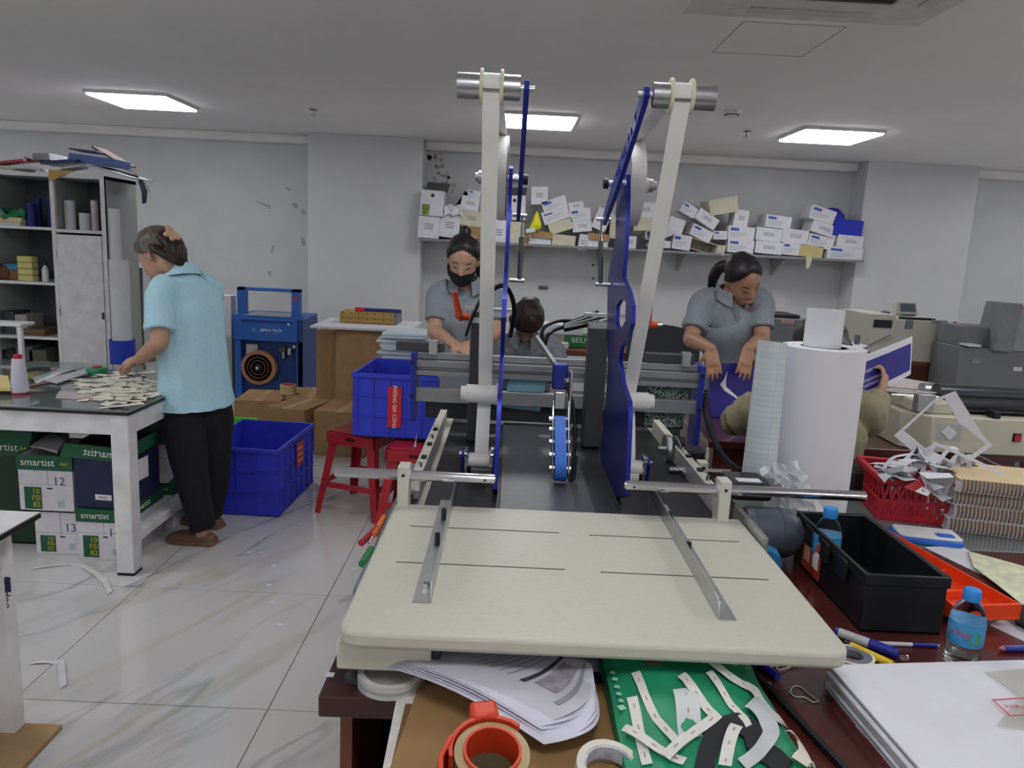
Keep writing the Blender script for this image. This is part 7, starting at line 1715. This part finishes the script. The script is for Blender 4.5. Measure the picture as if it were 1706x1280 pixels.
class Person:
    def __init__(s, label, root, J, face, skinm, name='person', hs=1.0):
        s.t = T(name, label, 'person', root); s.J = J; s.hs = hs
        F = Vector(face).normalized(); Z = J.get('headup', Vector((0, 0, 1))); sd = F.cross(Z).normalized(); U = sd.cross(F)
        h = J['head']; s.HM = Matrix(((sd.x, F.x, U.x, h.x), (sd.y, F.y, U.y, h.y), (sd.z, F.z, U.z, h.z), (0, 0, 0, 1))) @ Matrix.Scale(hs, 4) @ Matrix.Translation((0, 0, -.11))
        s.F = F; s.sd = sd; s.U = U; s.f = J['f']
        b = MB(); H = lambda x, y, z: s.HM @ Vector((x, y, z))
        rings = ((.0, .062, .018, .014), (.012, .056, .034, .034), (.035, .043, .050, .060), (.06, .028, .060, .078), (.09, .014, .067, .090), (.12, .005, .072, .096), (.15, .0, .073, .096), (.178, -.003, .066, .086), (.2, -.005, .050, .064), (.213, -.006, .030, .038), (.219, -.006, .012, .014))
        P = [H(0, yc, z) for z, yc, rx, ry in rings]
        b_v = []; n = 20
        for z, yc, rx, ry in rings:
            for j in range(n): a = 2*math.pi*j/n; b_v.append(H(math.cos(a)*rx, yc+math.sin(a)*ry, z))
        fs = [(i*n+j, i*n+(j+1) % n, (i+1)*n+(j+1) % n, (i+1)*n+j) for i in range(len(rings)-1) for j in range(n)]+[tuple(reversed(range(n))), tuple(range((len(rings)-1)*n, len(rings)*n))]
        b.add(b_v, fs)
        limb(b, [H(0, .098, .118), H(0, .108, .098), H(0, .113, .082)], [.008, .0105, .013], 8)       # nose
        for k in (-1, 1):
            limb(b, [H(k*.011, .1, .079), H(k*.016, .098, .081)], [.007, .007], 8)
            limb(b, [H(k*.071, -.004, .078), H(k*.078, -.010, .098), H(k*.077, -.012, .122)], [(.007, .012), (.007, .018), (.006, .014)], 8, up=s.F)   # ears
            limb(b, [H(k*.028, .075, .075), H(k*.042, .062, .08)], [.022, .018], 8)                      # cheeks
        limb(b, [H(-.02, .098, .045), H(0, .105, .046), H(.02, .098, .045)], [.007, .010, .007], 8)        # mouth swell
        limb(b, [J['neck']-Vector((0, 0, .06)), J['neck'], H(0, -.02, .04), H(0, -.012, .09)], [(.062, .056), (.054, .05), (.053, .052), (.05, .05)], 14, up=s.f)
        ch, wa, hi = J['chest'], J['waist'], J['hip']; tw = J.get('tw', 1)
        limb(b, [J['neck']-Vector((0, 0, .05)), ch, wa, hi], [(.08*tw, .05), (.135*tw, .08), (.125*tw, .08), (.13*tw, .085)], 18, up=s.f)
        for L in ('L', 'R'):
            if 'sh'+L not in J: continue
            sh, el, wr = J['sh'+L], J['el'+L], J['wr'+L]
            limb(b, [sh.lerp(J['neck'], .5)-Vector((0, 0, .015)), sh, sh.lerp(el, .5), el], [.045, .048, .044, .037], 12); limb(b, [el, el.lerp(wr, .35), wr], [.038, .038, .025], 12)
            if 'hd'+L in J: d, pn, cu = J['hd'+L]; hand(b, wr, d, pn, J['thumb'+L], cu, J.get('hand', 1.0))
            if 'kn'+L in J:
                hp = hi+(Vector((s.f.y, -s.f.x, 0)) if L == 'R' else Vector((-s.f.y, s.f.x, 0)))*.085
                kn, an = J['kn'+L], J['an'+L]; limb(b, [hp, hp.lerp(kn, .5), kn], [.082, .07, .052], 14); limb(b, [kn, kn.lerp(an, .35), an], [.052, .05, .033], 12)
                ft = J['ft'+L]; limb(b, [an-Vector((0, 0, .02)), an.lerp(ft, .5)-Vector((0, 0, .04)), ft], [(.034, .034), (.04, .03), (.038, .018)], 12)
        s.body = link(remesh(b, .0052, 3), 'body', skinm, s.t)
        me = s.body.data; s.bvh = BVHTree.FromPolygons([wm(s.t) @ v.co for v in me.vertices], [tuple(p.vertices) for p in me.polygons])
    def on_face(s, x, z, lift=.001):
        o = s.HM @ Vector((x, .3, z)); r = s.bvh.ray_cast(o, -s.F, .4)
        return (r[0]+s.F*lift) if r[0] is not None else s.HM @ Vector((x, .1, z))
    def features(s, hairm, closed=True, mouth=True):
        dk = mat('dark lashes', '#1e1513', .6); lip = mat('lips', '#93594e', .5)
        for k in (-1, 1):
            MB().tube([s.on_face(k*.032+q*.014, .112-abs(q)**2*.003-(.002 if closed else 0), .0012) for q in (-1, -.5, 0, .5, 1)], [.0006, .0018, .0022, .0018, .0006], 6).build('eye', dk, s.t)
            MB().tube([s.on_face(k*(.032+q*.016), .131+(.003-(q**2)*.004), .0008) for q in (-1, -.5, 0, .5, 1)], [.0012, .002, .0024, .0022, .001], 6).build('eyebrow', dk, s.t)
        if mouth: MB().tube([s.on_face(q*.021, .047-.002*q*q, .0006) for q in (-1, -.6, -.2, .2, .6, 1)], [(.001, .001), (.002, .0034), (.002, .005), (.002, .005), (.002, .0034), (.001, .001)], 8, up=s.U).build('lips', lip, s.t)
    def hair(s, m, line, th=.016, name='hair', vol=0):
        """hair cap: grown out from the skull above a hairline given by azimuth"""
        c = s.HM @ Vector((0, -.004, .115)); rows = []; nA, nT = 36, 10
        for i in range(nA+1):
            az = 2*math.pi*i/nA; e0 = line(abs(((az+math.pi) % (2*math.pi))-math.pi)); row = []
            for j in range(nT+1):
                e = R(e0+(90-e0)*j/nT); dl = Vector((math.sin(az)*math.cos(e), math.cos(az)*math.cos(e), math.sin(e)))
                d = (s.HM.to_3x3() @ dl).normalized(); r = s.bvh.ray_cast(c+d*.3, -d, .3)
                rad = (r[0]-c).length if r[0] is not None else .09*s.hs
                rad = min(rad, (.112 if e > -.5 else .10)*s.hs)
                t = th*(.35+.65*min(1, j/2.5))+vol*max(0, math.sin(e))
                t *= 1+.12*noise.noise(Vector((az*5, e*1.2, 3)))
                row.append(c+d*(rad+t))
            rows.append(row)
        return MB().grid(rows, .012).build(name, m, s.t, smooth=80)
    def H(s, x, y, z): return s.HM @ Vector((x, y, z))
def garment(p, name, m, parts, voxel=.008, wr=.006, wf=9, seed=0, smooth=3):
    b = MB()
    for pts, rad, up in parts: limb(b, pts, rad, 16, up=up, round_=False)
    return link(remesh(b, voxel, smooth, wr, wf, seed), name, m, p.t)
def lerp(a, b, t): return a.lerp(b, t)
# ---------------------------------------------------------------- woman in the light blue polo, back half turned, at the glass table
f = Vector((-.80, .60, 0)).normalized(); lf = Vector((-f.y, f.x, 0))
J = dict(f=f, hip=W(326, 676, y=3.56), waist=W(322, 605, y=3.55), chest=W(313, 525, y=3.54), neck=W(300, 458, y=3.52), head=W(266, 424, y=3.50), headup=Vector((-.42, .12, 1)))
J['headup'] = Vector((-.55, .25, 1)).normalized()
J['shL'] = W(268, 492, y=3.40); J['elL'] = W(266, 571, y=3.33); J['wrL'] = W(232, 598, y=3.40)
J['shR'] = W(349, 486, y=3.70); J['elR'] = W(322, 560, y=3.86); J['wrR'] = W(250, 596, y=3.72)
J['hdL'] = (Vector((-.9, .45, -.28)), Vector((.25, .35, -1)), .75); J['thumbL'] = 1
J['hdR'] = (Vector((-.95, -.15, -.25)), Vector((0, 0, -1)), .8); J['thumbR'] = -1
J['knL'] = W(318, 790, y=3.46); J['anL'] = W(338, 884, y=3.46); J['ftL'] = W(296, 900, y=3.47)
J['knR'] = W(356, 780, y=3.66); J['anR'] = W(352, 862, y=3.68); J['ftR'] = W(318, 872, y=3.72)
w1 = Person('woman in a light blue polo and black trousers working at the glass table', (J['hip'].x, J['hip'].y, 0), J, Vector((-.72, .30, -.62)), skin, hs=1.0)
w1.features(hair_grey)
w1.hair(hair_grey, lambda a: 46-46*min(1, a/1.45)**1.5-34*max(0, min(1, (a-1.5)/1.0)), .012, vol=.012)
H = w1.H
b = MB(); limb(b, [H(0, -.07, .17), H(0, -.098, .12), H(.0, -.10, .06), H(.0, -.075, .0)], [(.05, .03), (.062, .03), (.055, .025), (.03, .012)], 14, up=-w1.F); 
for k in (-1, 1): limb(b, [H(k*.055, -.03, .14), H(k*.058, -.06, .08), H(k*.03, -.08, .01)], [(.02, .02), (.024, .02), (.012, .01)], 10)
link(remesh(b, .006, 3, .004, 40), 'back_hair', hair_brown, w1.t)
cl = mat('tan hair clip', '#c0a07c', .5, 0, .06); b = MB()
for k in range(6):
    a = k*1.047; limb(b, [H(-.01, -.118, .130), H(-.01+.028*math.cos(a), -.122+.008*math.sin(a*2)-.010*abs(math.sin(a)), .130+.032*math.sin(a))], [.012, .013], 10)
link(remesh(b, .004, 2), 'hair_clip', cl, w1.t)
polo = mat('light blue polo cloth', '#b2dcea', .85, 0, .02, 60)
ch, wa, hi, nk = J['chest'], J['waist'], J['hip'], J['neck']
dn = Vector((0, 0, -1))
garment(w1, 'polo_shirt', polo, [
    ([nk+dn*.005, nk+dn*.055+f*-.012, lerp(nk, ch, .62), ch, lerp(ch, wa, .5), wa, lerp(wa, hi, .7), hi+Vector((0, 0, -.0))], [(.07, .066), (.13, .088), (.176, .112), (.18, .122), (.168, .118), (.17, .124), (.184, .138), (.196, .152)], f),
    ([J['shL'].lerp(nk, .45), J['shL'], J['shL'].lerp(J['elL'], .40), J['shL'].lerp(J['elL'], .74)], [(.072, .07), (.070, .070), (.067, .067), (.068, .07)], f),
    ([J['shR'].lerp(nk, .45), J['shR'], J['shR'].lerp(J['elR'], .40), J['shR'].lerp(J['elR'], .74)], [(.072, .07), (.070, .070), (.067, .067), (.068, .07)], f)], wr=.009, seed=2)
cb = MB(); rows = []
nc = nk-f*.008+Vector((0, 0, .012))
for v, (r_, z_) in enumerate(((.063, .026), (.070, .022), (.082, -.018), (.084, -.022))):
    rows.append([nc+(f*math.cos(a_)+lf*math.sin(a_))*r_+Vector((0, 0, z_+.022*(-math.cos(a_)))) for a_ in [R(35+290*q/20) for q in range(21)]])
cb.grid(rows, .004).build('collar', polo, w1.t, smooth=60)
trs = mat('black trousers cloth', '#16171b', .85, 0, .05)
legs = []
for L, sgn in (('L', 1), ('R', -1)):
    hp = hi+lf*.078*sgn; legs.append(([hi+lf*.05*sgn+Vector((0, 0, .05)), hp+dn*.06, hp.lerp(J['kn'+L], .5), J['kn'+L], J['kn'+L].lerp(J['an'+L], .5), J['an'+L]+Vector((0, 0, .012))], [(.10, .108), (.1, .112), (.094, .098), (.082, .084), (.07, .072), (.056, .058)], f))
garment(w1, 'trousers', trs, legs, wr=.007, wf=8, seed=7)
clogm = mat('brown clog rubber', '#6d503e', .6, 0, .05)
def shoe(p, an, ft, name='clog', m=clogm):
    d = ft-an; d.z = 0; d.normalize(); c = Vector((an.x, an.y, 0)); sd = Vector((-d.y, d.x, 0)); b = MB()
    def sec(x, w, h0, h1): return c+d*x, w, h0, h1
    rows = []
    for x, w, h in ((-.062, .022, .045), (-.05, .036, .055), (-.02, .040, .058), (.03, .042, .062), (.08, .046, .066), (.13, .046, .055), (.16, .036, .042), (.178, .016, .028)):
        o = c+d*x; rows.append([o-sd*w+Vector((0, 0, .0)), o-sd*w*1.04+Vector((0, 0, h*.45)), o-sd*w*.8+Vector((0, 0, h*.85)), o+Vector((0, 0, h)), o+sd*w*.8+Vector((0, 0, h*.85)), o+sd*w*1.04+Vector((0, 0, h*.45)), o+sd*w+Vector((0, 0, 0)), o+Vector((0, 0, 0)), o-sd*w])
    b.grid(rows); n = len(rows[0])-1
    b.add(rows[0][:-1], [tuple(range(n))]); b.add(rows[-1][:-1], [tuple(reversed(range(n)))])
    o = b.build(name, m, p.t, smooth=50, sub=1)
    so = MB(); out = [c+d*x+sd*w for x, w in ((-.066, .03), (-.05, .043), (.03, .046), (.1, .051), (.15, .046), (.184, .018))]; out += [c+d*x-sd*w for x, w in ((.184, .018), (.15, .046), (.1, .051), (.03, .046), (-.05, .043), (-.066, .03))]
    so.prism(out, (0, 0, .018)).build('sole', mat('clog sole', '#7a5c48', .7), o, bev=.003)
    return o
shoe(w1, J['anL'], J['ftL']); shoe(w1, J['anR'], J['ftR'])
# ---------------------------------------------------------------- woman in grey shirt standing at the maroon desk
grey_shirt = mat('grey uniform cloth', '#868e96', .85, 0, .025, 50)
def uniform(p, J, f, sleeves=True, tw=1.0, low=.0):
    lf = Vector((-f.y, f.x, 0)); ch, wa, hi, nk = J['chest'], J['waist'], J['hip'], J['neck']; dn = Vector((0, 0, -1))
    parts = [([nk+dn*.01-f*.01, nk+dn*.055-f*.01, lerp(nk, ch, .6), ch, lerp(ch, wa, .5), wa, lerp(wa, hi, .6), hi], [(.066, .06), (.12*tw, .075), (.172*tw, .108), (.175*tw, .130), (.163*tw, .125), (.160*tw, .12), (.17*tw, .128), (.175*tw, .13)], f)]
    for L in ('L', 'R'):
        sh, el = J['sh'+L], J['el'+L]; parts.append(([sh.lerp(nk, .45), sh, sh.lerp(el, .4), sh.lerp(el, .72)], [(.070, .068), (.068, .068), (.063, .063), (.062, .064)], f))
    garment(p, 'shirt', grey_shirt, parts, wr=.008, seed=4)
    # collar points and placket
    nc = nk-f*.004+Vector((0, 0, .012)); rows = []
    for v, (r_, z_) in enumerate(((.060, .03), (.070, .028), (.086, -.014), (.088, -.018))):
        rows.append([nc+(f*math.cos(a_)+lf*math.sin(a_))*r_*(1+.10*math.cos(a_))+Vector((0, 0, z_-.022*math.cos(a_)-(.022 if v > 1 else 0)*max(0, math.cos(a_))**2)) for a_ in [R(22+316*q/24) for q in range(25)]])
    MB().grid(rows, .004).build('collar', grey_shirt, p.t, smooth=60)
    sm = [o for o in p.t.children if o.name.startswith('shirt')][0]
    bv = BVHTree.FromPolygons([v.co+Vector(p.t.location) for v in sm.data.vertices], [tuple(q.vertices) for q in sm.data.polygons])
    pl = []
    for i in range(9):
        c = lerp(nk+dn*.06, hi, i/9)
        r = bv.ray_cast(c+f*.4, -f, .5)
        if r[0] is not None: pl.append(r[0]+f*.001)
    if len(pl) > 2:
        MB().grid([[q-lf*.012, q+f*.0015, q+lf*.012] for q in pl], .001).build('placket', mat('placket cloth', '#79818a', .85), p.t, smooth=70)
        for q in pl[1::2]: MB().cyl(q+f*.001, q+f*.004, .005, n=10).build('button', mat('grey button', '#a9afb5', .4), p.t)
    return bv
f = Vector((.22, -.97, 0)).normalized(); lf = Vector((-f.y, f.x, 0))
J = dict(f=f, hip=W(1228, 660, y=3.92), waist=W(1226, 605, y=3.90), chest=W(1218, 540, y=3.84), neck=W(1218, 496, y=3.80), head=W(1236, 464, y=3.74), tw=1.08)
J['headup'] = Vector((-.16, -.45, 1)).normalized()
J['shR'] = W(1170, 506, y=3.82); J['elR'] = W(1150, 566, y=3.72); J['hand'] = .92; J['wrR'] = W(1184, 581, y=3.45)
J['shL'] = W(1267, 504, y=3.80); J['elL'] = W(1270, 566, y=3.70); J['wrL'] = W(1246, 581, y=3.44)
J['hdR'] = (Vector((.15, -.35, -.9)), Vector((.1, .9, -.3)), .2); J['thumbR'] = -1
J['hdL'] = (Vector((-.18, -.35, -.9)), Vector((-.1, .9, -.3)), .2); J['thumbL'] = 1
w2 = Person('woman with a black ponytail and grey shirt pressing a purple book on the desk', (J['hip'].x, J['hip'].y, 0), J, Vector((.30, -.72, -.55)), skin2, hs=1.02)
w2.features(hair_black)
w2.hair(hair_black, lambda a: 52-52*min(1, a/1.35)**1.4-30*max(0, min(1, (a-1.6)/1.0)), .011, vol=.010)
H = w2.H; b = MB(); limb(b, [H(.02, -.09, .12), H(.05, -.12, .10), H(.075, -.12, .04), H(.085, -.10, -.05)], [(.03, .03), (.034, .03), (.036, .026), (.012, .01)], 12)
link(remesh(b, .006, 3, .004, 30), 'ponytail', hair_black, w2.t)
bv = uniform(w2, J, f, tw=1.06)
c = bv.ray_cast(W(1247, 515, y=3.3), (W(1247, 515, y=4.5)-W(1247, 515, y=3.3)).normalized(), 2)
if c[0] is not None:
    nrm = c[1].normalized(); nrm = nrm if nrm.y < 0 else -nrm; u = Vector((1, 0, -.12)).normalized(); u = (u-nrm*u.dot(nrm)).normalized(); v = nrm.cross(u); c = c[0]+nrm*.004
    MB().ring([c+u*math.cos(q)*.027+v*math.sin(q)*.014 for q in [k*.4189 for k in range(15)]], [c+u*math.cos(q)*.024+v*math.sin(q)*.011 for q in [k*.4189 for k in range(15)]], nrm*.001).build('chest_badge', mat('dark red thread', '#8c3a44', .7), w2.t)
    MB().bar(c-u*.015, c+u*.015, .004, .001, up=nrm).build('badge_line', mat('dark red thread', '#8c3a44', .7), w2.t)
lo = [([J['hip']+Vector((0, 0, .04)), J['hip']+lf*.08*k+Vector((0, 0, -.1)), J['hip']+lf*.09*k+Vector((0, 0, -.45)), J['hip']+lf*.1*k+Vector((0, 0, -J['hip'].z+.06))], [(.12, .115), (.10, .11), (.075, .08), (.06, .062)], f) for k in (-1, 1)]
garment(w2, 'trousers', trs, lo, voxel=.012)
for k in (-1, 1):
    an = J['hip']+lf*.1*k; an.z = .08; shoe(w2, an, an+f*.2, 'shoe', black_rubber)
# ---------------------------------------------------------------- masked woman in grey behind the machine
f = Vector((.10, -.99, 0)).normalized(); lf = Vector((-f.y, f.x, 0))
J = dict(f=f, hip=W(782, 655, y=3.86), waist=W(778, 585, y=3.86), chest=W(775, 530, y=3.84), neck=W(774, 477, y=3.82), head=W(772, 433, y=3.77), tw=.95)
J['headup'] = Vector((.05, -.28, 1)).normalized()
J['shR'] = W(733, 494, y=3.83); J['elR'] = W(724, 552, y=3.74); J['wrR'] = W(752, 571, y=3.58)
J['shL'] = W(818, 494, y=3.83); J['elL'] = W(826, 555, y=3.74); J['wrL'] = W(790, 572, y=3.60)
J['hdR'] = (Vector((.75, -.3, -.3)), Vector((.1, .2, -1)), .8); J['thumbR'] = -1
J['hdL'] = (Vector((-.75, -.3, -.2)), Vector((-.1, .2, -1)), .8); J['thumbL'] = 1
w3 = Person('woman in a black face mask and grey shirt working behind the first blue tower', (J['hip'].x, J['hip'].y, 0), J, Vector((-.02, -.88, -.42)), skin, hs=.98)
w3.features(hair_black, mouth=False)
w3.hair(hair_black, lambda a: 50-50*min(1, a/1.4)**1.5-34*max(0, min(1, (a-1.6)/1.0)), .012, vol=.012)
H = w3.H; b = MB(); limb(b, [H(.0, -.04, .215), H(0, -.06, .24), H(.0, -.085, .22)], [.025, .03, .02], 12)
limb(b, [H(-.066, -.045, .08), H(-.086, -.05, .02), H(-.09, -.045, -.06)], [(.016, .02), (.022, .02), (.012, .01)], 10)
limb(b, [H(.066, -.06, .08), H(.07, -.08, .02), H(.06, -.09, -.05)], [(.016, .02), (.022, .02), (.012, .01)], 10)
link(remesh(b, .006, 3, .003, 30), 'hair_bun', hair_black, w3.t)
mk = mat('black mask cloth', '#15151b', .8, 0, .05); rows = []
for v in range(8):
    z = .006+.078*v/7; row = []
    for u in range(13):
        a_ = R(-78+156*u/12); o = w3.H(math.sin(a_)*.3, math.cos(a_)*.3, z); c0 = w3.H(0, .01, z); d = (c0-o).normalized(); r = w3.bvh.ray_cast(o, d, .35)
        p = r[0] if r[0] is not None else w3.H(math.sin(a_)*.06, math.cos(a_)*.075, z); row.append(p-d*(.006+.012*math.cos(a_)**8*math.sin(math.pi*v/7)))
    rows.append(row)
MB().grid(rows, .003).build('face_mask', mk, w3.t, smooth=70)
for k in (-1, 1): MB().tube(smooth_path([w3.H(k*.062, .03, .05), w3.H(k*.076, -.002, .085), w3.H(k*.07, .02, .07)], 4), .0015, 5).build('ear_loop', mk, w3.t)
uniform(w3, J, f, tw=.95)
lo = [([J['hip']+Vector((0, 0, .04)), J['hip']+lf*.08*k+Vector((0, 0, -.1)), J['hip']+lf*.09*k+Vector((0, 0, -.45)), J['hip']+lf*.1*k+Vector((0, 0, -J['hip'].z+.06))], [(.12, .115), (.10, .11), (.075, .08), (.06, .062)], f) for k in (-1, 1)]
garment(w3, 'trousers', trs, lo, voxel=.012)
for k in (-1, 1):
    an = J['hip']+lf*.1*k; an.z = .08; shoe(w3, an, an+f*.2, 'shoe', black_rubber)
# ---------------------------------------------------------------- person bending low with brown hair, only the head showing over the machine
f = Vector((-.1, -.99, 0)).normalized(); lf = Vector((-f.y, f.x, 0))
hd = W(879, 533, y=4.16)
J = dict(f=f, hip=Vector((hd.x+.02, 4.56, .55)), waist=Vector((hd.x+.02, 4.52, .72)), chest=Vector((hd.x+.01, 4.39, .86)), neck=Vector((hd.x, 4.26, .97)), head=hd, tw=.95)
J['headup'] = Vector((0, -.95, .3)).normalized()
for L, k in (('L', 1), ('R', -1)):
    J['sh'+L] = J['neck']+lf*.16*k+Vector((0, .05, -.06)); J['el'+L] = J['sh'+L]+lf*.05*k+Vector((0, -.12, -.22)); J['wr'+L] = J['el'+L]+Vector((-.12*k*lf.x, -.2, -.02)); J['hd'+L] = (Vector((-.3*k*lf.x, -.9, -.1)), Vector((0, 0, -1)), .6); J['thumb'+L] = k
    J['kn'+L] = J['hip']+lf*.1*k+Vector((0, -.4, -.02)); J['an'+L] = J['kn'+L]+Vector((0, .02, -.44)); J['ft'+L] = J['an'+L]+Vector((0, -.15, -.05))
w4 = Person('person with dark brown hair bending low behind the tape machine, only the head showing', (hd.x, 4.3, 0), J, Vector((-.10, -.28, -.95)), skin2, hs=1.0)
w4.features(hair_brown)
w4.hair(hair_brown, lambda a: 40-40*min(1, a/1.4)**1.5-40*max(0, min(1, (a-1.5)/1.0)), .016, vol=.015)
H = w4.H; b = MB(); limb(b, [H(.0, -.08, .16), H(0, -.11, .10), H(.0, -.10, .02)], [(.05, .03), (.055, .03), (.03, .015)], 12); limb(b, [H(.07, -.01, .15), H(.085, 0, .08), H(.085, .02, -.02)], [.02, .022, .01], 10)
link(remesh(b, .006, 3, .004, 30), 'back_hair', hair_brown, w4.t)
uniform(w4, J, f, tw=.95)
garment(w4, 'trousers', trs, [([J['hip'], J['hip']+lf*.09*k, J['kn'+L], J['an'+L]], [(.13, .12), (.1, .1), (.08, .08), (.06, .06)], None) for L, k in (('L', 1), ('R', -1))], voxel=.012)
for L in 'LR': shoe(w4, J['an'+L], J['ft'+L], 'shoe', black_rubber)
def seat(lab, c, h, m): 
    t = T('round_stool', lab, 'stool', (c.x, c.y, 0)); MB().lathe([(.0, h-.03), (.15, h-.03), (.16, h-.02), (.16, h-.008), (.15, h), (0, h)], (c.x, c.y, 0), 28).build('seat', m, t)
    for k in range(4):
        a = k*1.5708+.78; MB().cyl((c.x+math.cos(a)*.1, c.y+math.sin(a)*.1, h-.03), (c.x+math.cos(a)*.18, c.y+math.sin(a)*.18, 0), .012, n=10).build('leg', steel, t)
seat('round stool under the person bending low behind the tape machine', J['hip'], .44, dark_metal)
# ---------------------------------------------------------------- person seated with their back to us behind the big paper roll
f = Vector((.05, 1, 0)).normalized(); lf = Vector((-f.y, f.x, 0))
hd = W(1366, 590, y=2.70)
J = dict(f=f, hip=Vector((hd.x, 2.70, .53)), waist=Vector((hd.x, 2.68, .70)), chest=Vector((hd.x, 2.64, .88)), neck=Vector((hd.x, 2.66, 1.02)), head=hd, tw=1.0)
J['headup'] = Vector((0, .3, 1)).normalized()
J['shL'] = Vector((hd.x-.17, 2.66, .96)); J['elL'] = W(1228, 704, y=2.78); J['wrL'] = W(1252, 668, y=3.02)
J['shR'] = Vector((hd.x+.17, 2.66, .96)); J['elR'] = W(1446, 706, y=2.74); J['wrR'] = W(1466, 662, y=2.86)
J['hdL'] = (Vector((.2, .9, -.1)), Vector((0, 0, -1)), .5); J['thumbL'] = 1
J['hdR'] = (Vector((.25, .25, .9)), Vector((-.8, .5, 0)), 1.0); J['thumbR'] = -1
for L, k, kx in (('L', 1, -.17), ('R', -1, .2)):
    J['kn'+L] = Vector((hd.x+kx, 2.92, .50)); J['an'+L] = Vector((hd.x+kx*1.2, 2.86, .09)); J['ft'+L] = Vector((hd.x+kx*1.2, 2.98, .03))
w5 = Person('person in a khaki top seated behind the big paper roll, holding a purple sheet', (hd.x, 2.66, 0), J, Vector((.0, .85, -.35)), skin)
w5.features(hair_black); w5.hair(hair_black, lambda a: 45-45*min(1, a/1.4)**1.5-45*max(0, min(1, (a-1.4)/1.0)), .018, vol=.015)
H = w5.H; b = MB(); limb(b, [H(.0, -.08, .17), H(0, -.11, .10), H(.0, -.10, -.02), H(0, -.1, -.12)], [(.06, .03), (.07, .035), (.06, .03), (.03, .015)], 12)
link(remesh(b, .006, 3, .004, 30), 'back_hair', hair_black, w5.t)
khaki = mat('khaki cloth', '#8c8468', .85, 0, .05, 30)
parts = [([J['neck']+Vector((0, 0, .01)), J['neck']-Vector((0, 0, .06)), J['chest'], J['waist'], J['hip']+Vector((0, 0, .02))], [(.07, .065), (.13, .08), (.18, .115), (.17, .12), (.18, .14)], f)]
for L in 'LR': parts.append(([J['sh'+L].lerp(J['neck'], .4), J['sh'+L], J['sh'+L].lerp(J['el'+L], .5), J['el'+L]], [(.075, .075), (.073, .073), (.068, .066), (.062, .06)], f)); parts.append(([J['el'+L], J['el'+L].lerp(J['wr'+L], .5), J['wr'+L]], [(.063, .062), (.054, .054), (.042, .042)], f))
garment(w5, 'khaki_top', khaki, parts, wr=.010, wf=16, seed=3)
jeans = mat('grey blue jeans', '#667a88', .85, 0, .05, 40)
garment(w5, 'jeans', jeans, [([J['hip'], J['hip']+lf*.09*k, J['kn'+L], J['kn'+L]-Vector((0, 0, .06)), J['an'+L]], [(.14, .13), (.105, .105), (.082, .082), (.076, .076), (.06, .06)], None) for L, k in (('L', 1), ('R', -1))], voxel=.012)
for L in 'LR': shoe(w5, J['an'+L], J['ft'+L], 'shoe', black_rubber)
seat('round stool under the seated person in khaki', J['hip'], .40, dark_metal)
# the purple sheet they hold
t = T('printed_sheet', 'large purple printed sheet with a white border held up by the seated person in khaki', 'paper', W(1478, 610, y=2.9))
c0, c1, c2, c3 = W(1436, 664, y=2.86), W(1517, 624, y=2.95), W(1520, 560, y=2.98), W(1434, 594, y=2.88)
def sp_(u, v, k=0): p = c0.lerp(c1, u).lerp(c3.lerp(c2, u), v); n = (c1-c0).cross(c3-c0).normalized(); return p+n*(.006*math.sin(u*3)+k)
MB().grid([[sp_(u/8, v/6) for u in range(9)] for v in range(7)], .0006).build('sheet', paper_white, t, smooth=60)
nz = (c1-c0).cross(c3-c0).normalized(); kk = .0012 if nz.y < 0 else -.0018
MB().grid([[sp_(.0+.97*u/8, .13+.70*v/6, kk) for u in range(9)] for v in range(7)], .0004).build('purple_print', purp, t, smooth=60)
for i, (v, u1) in enumerate(((.62, .3), (.58, .2), (.40, .42), (.36, .36), (.28, .40), (.24, .32))):
    MB().bar(sp_(.03, v, kk*1.5), sp_(u1, v, kk*1.5), .004 if i % 2 else .003, .0004, up=nz).build('print_line', mat('pale lilac print', '#a9a8d0', .6), t)
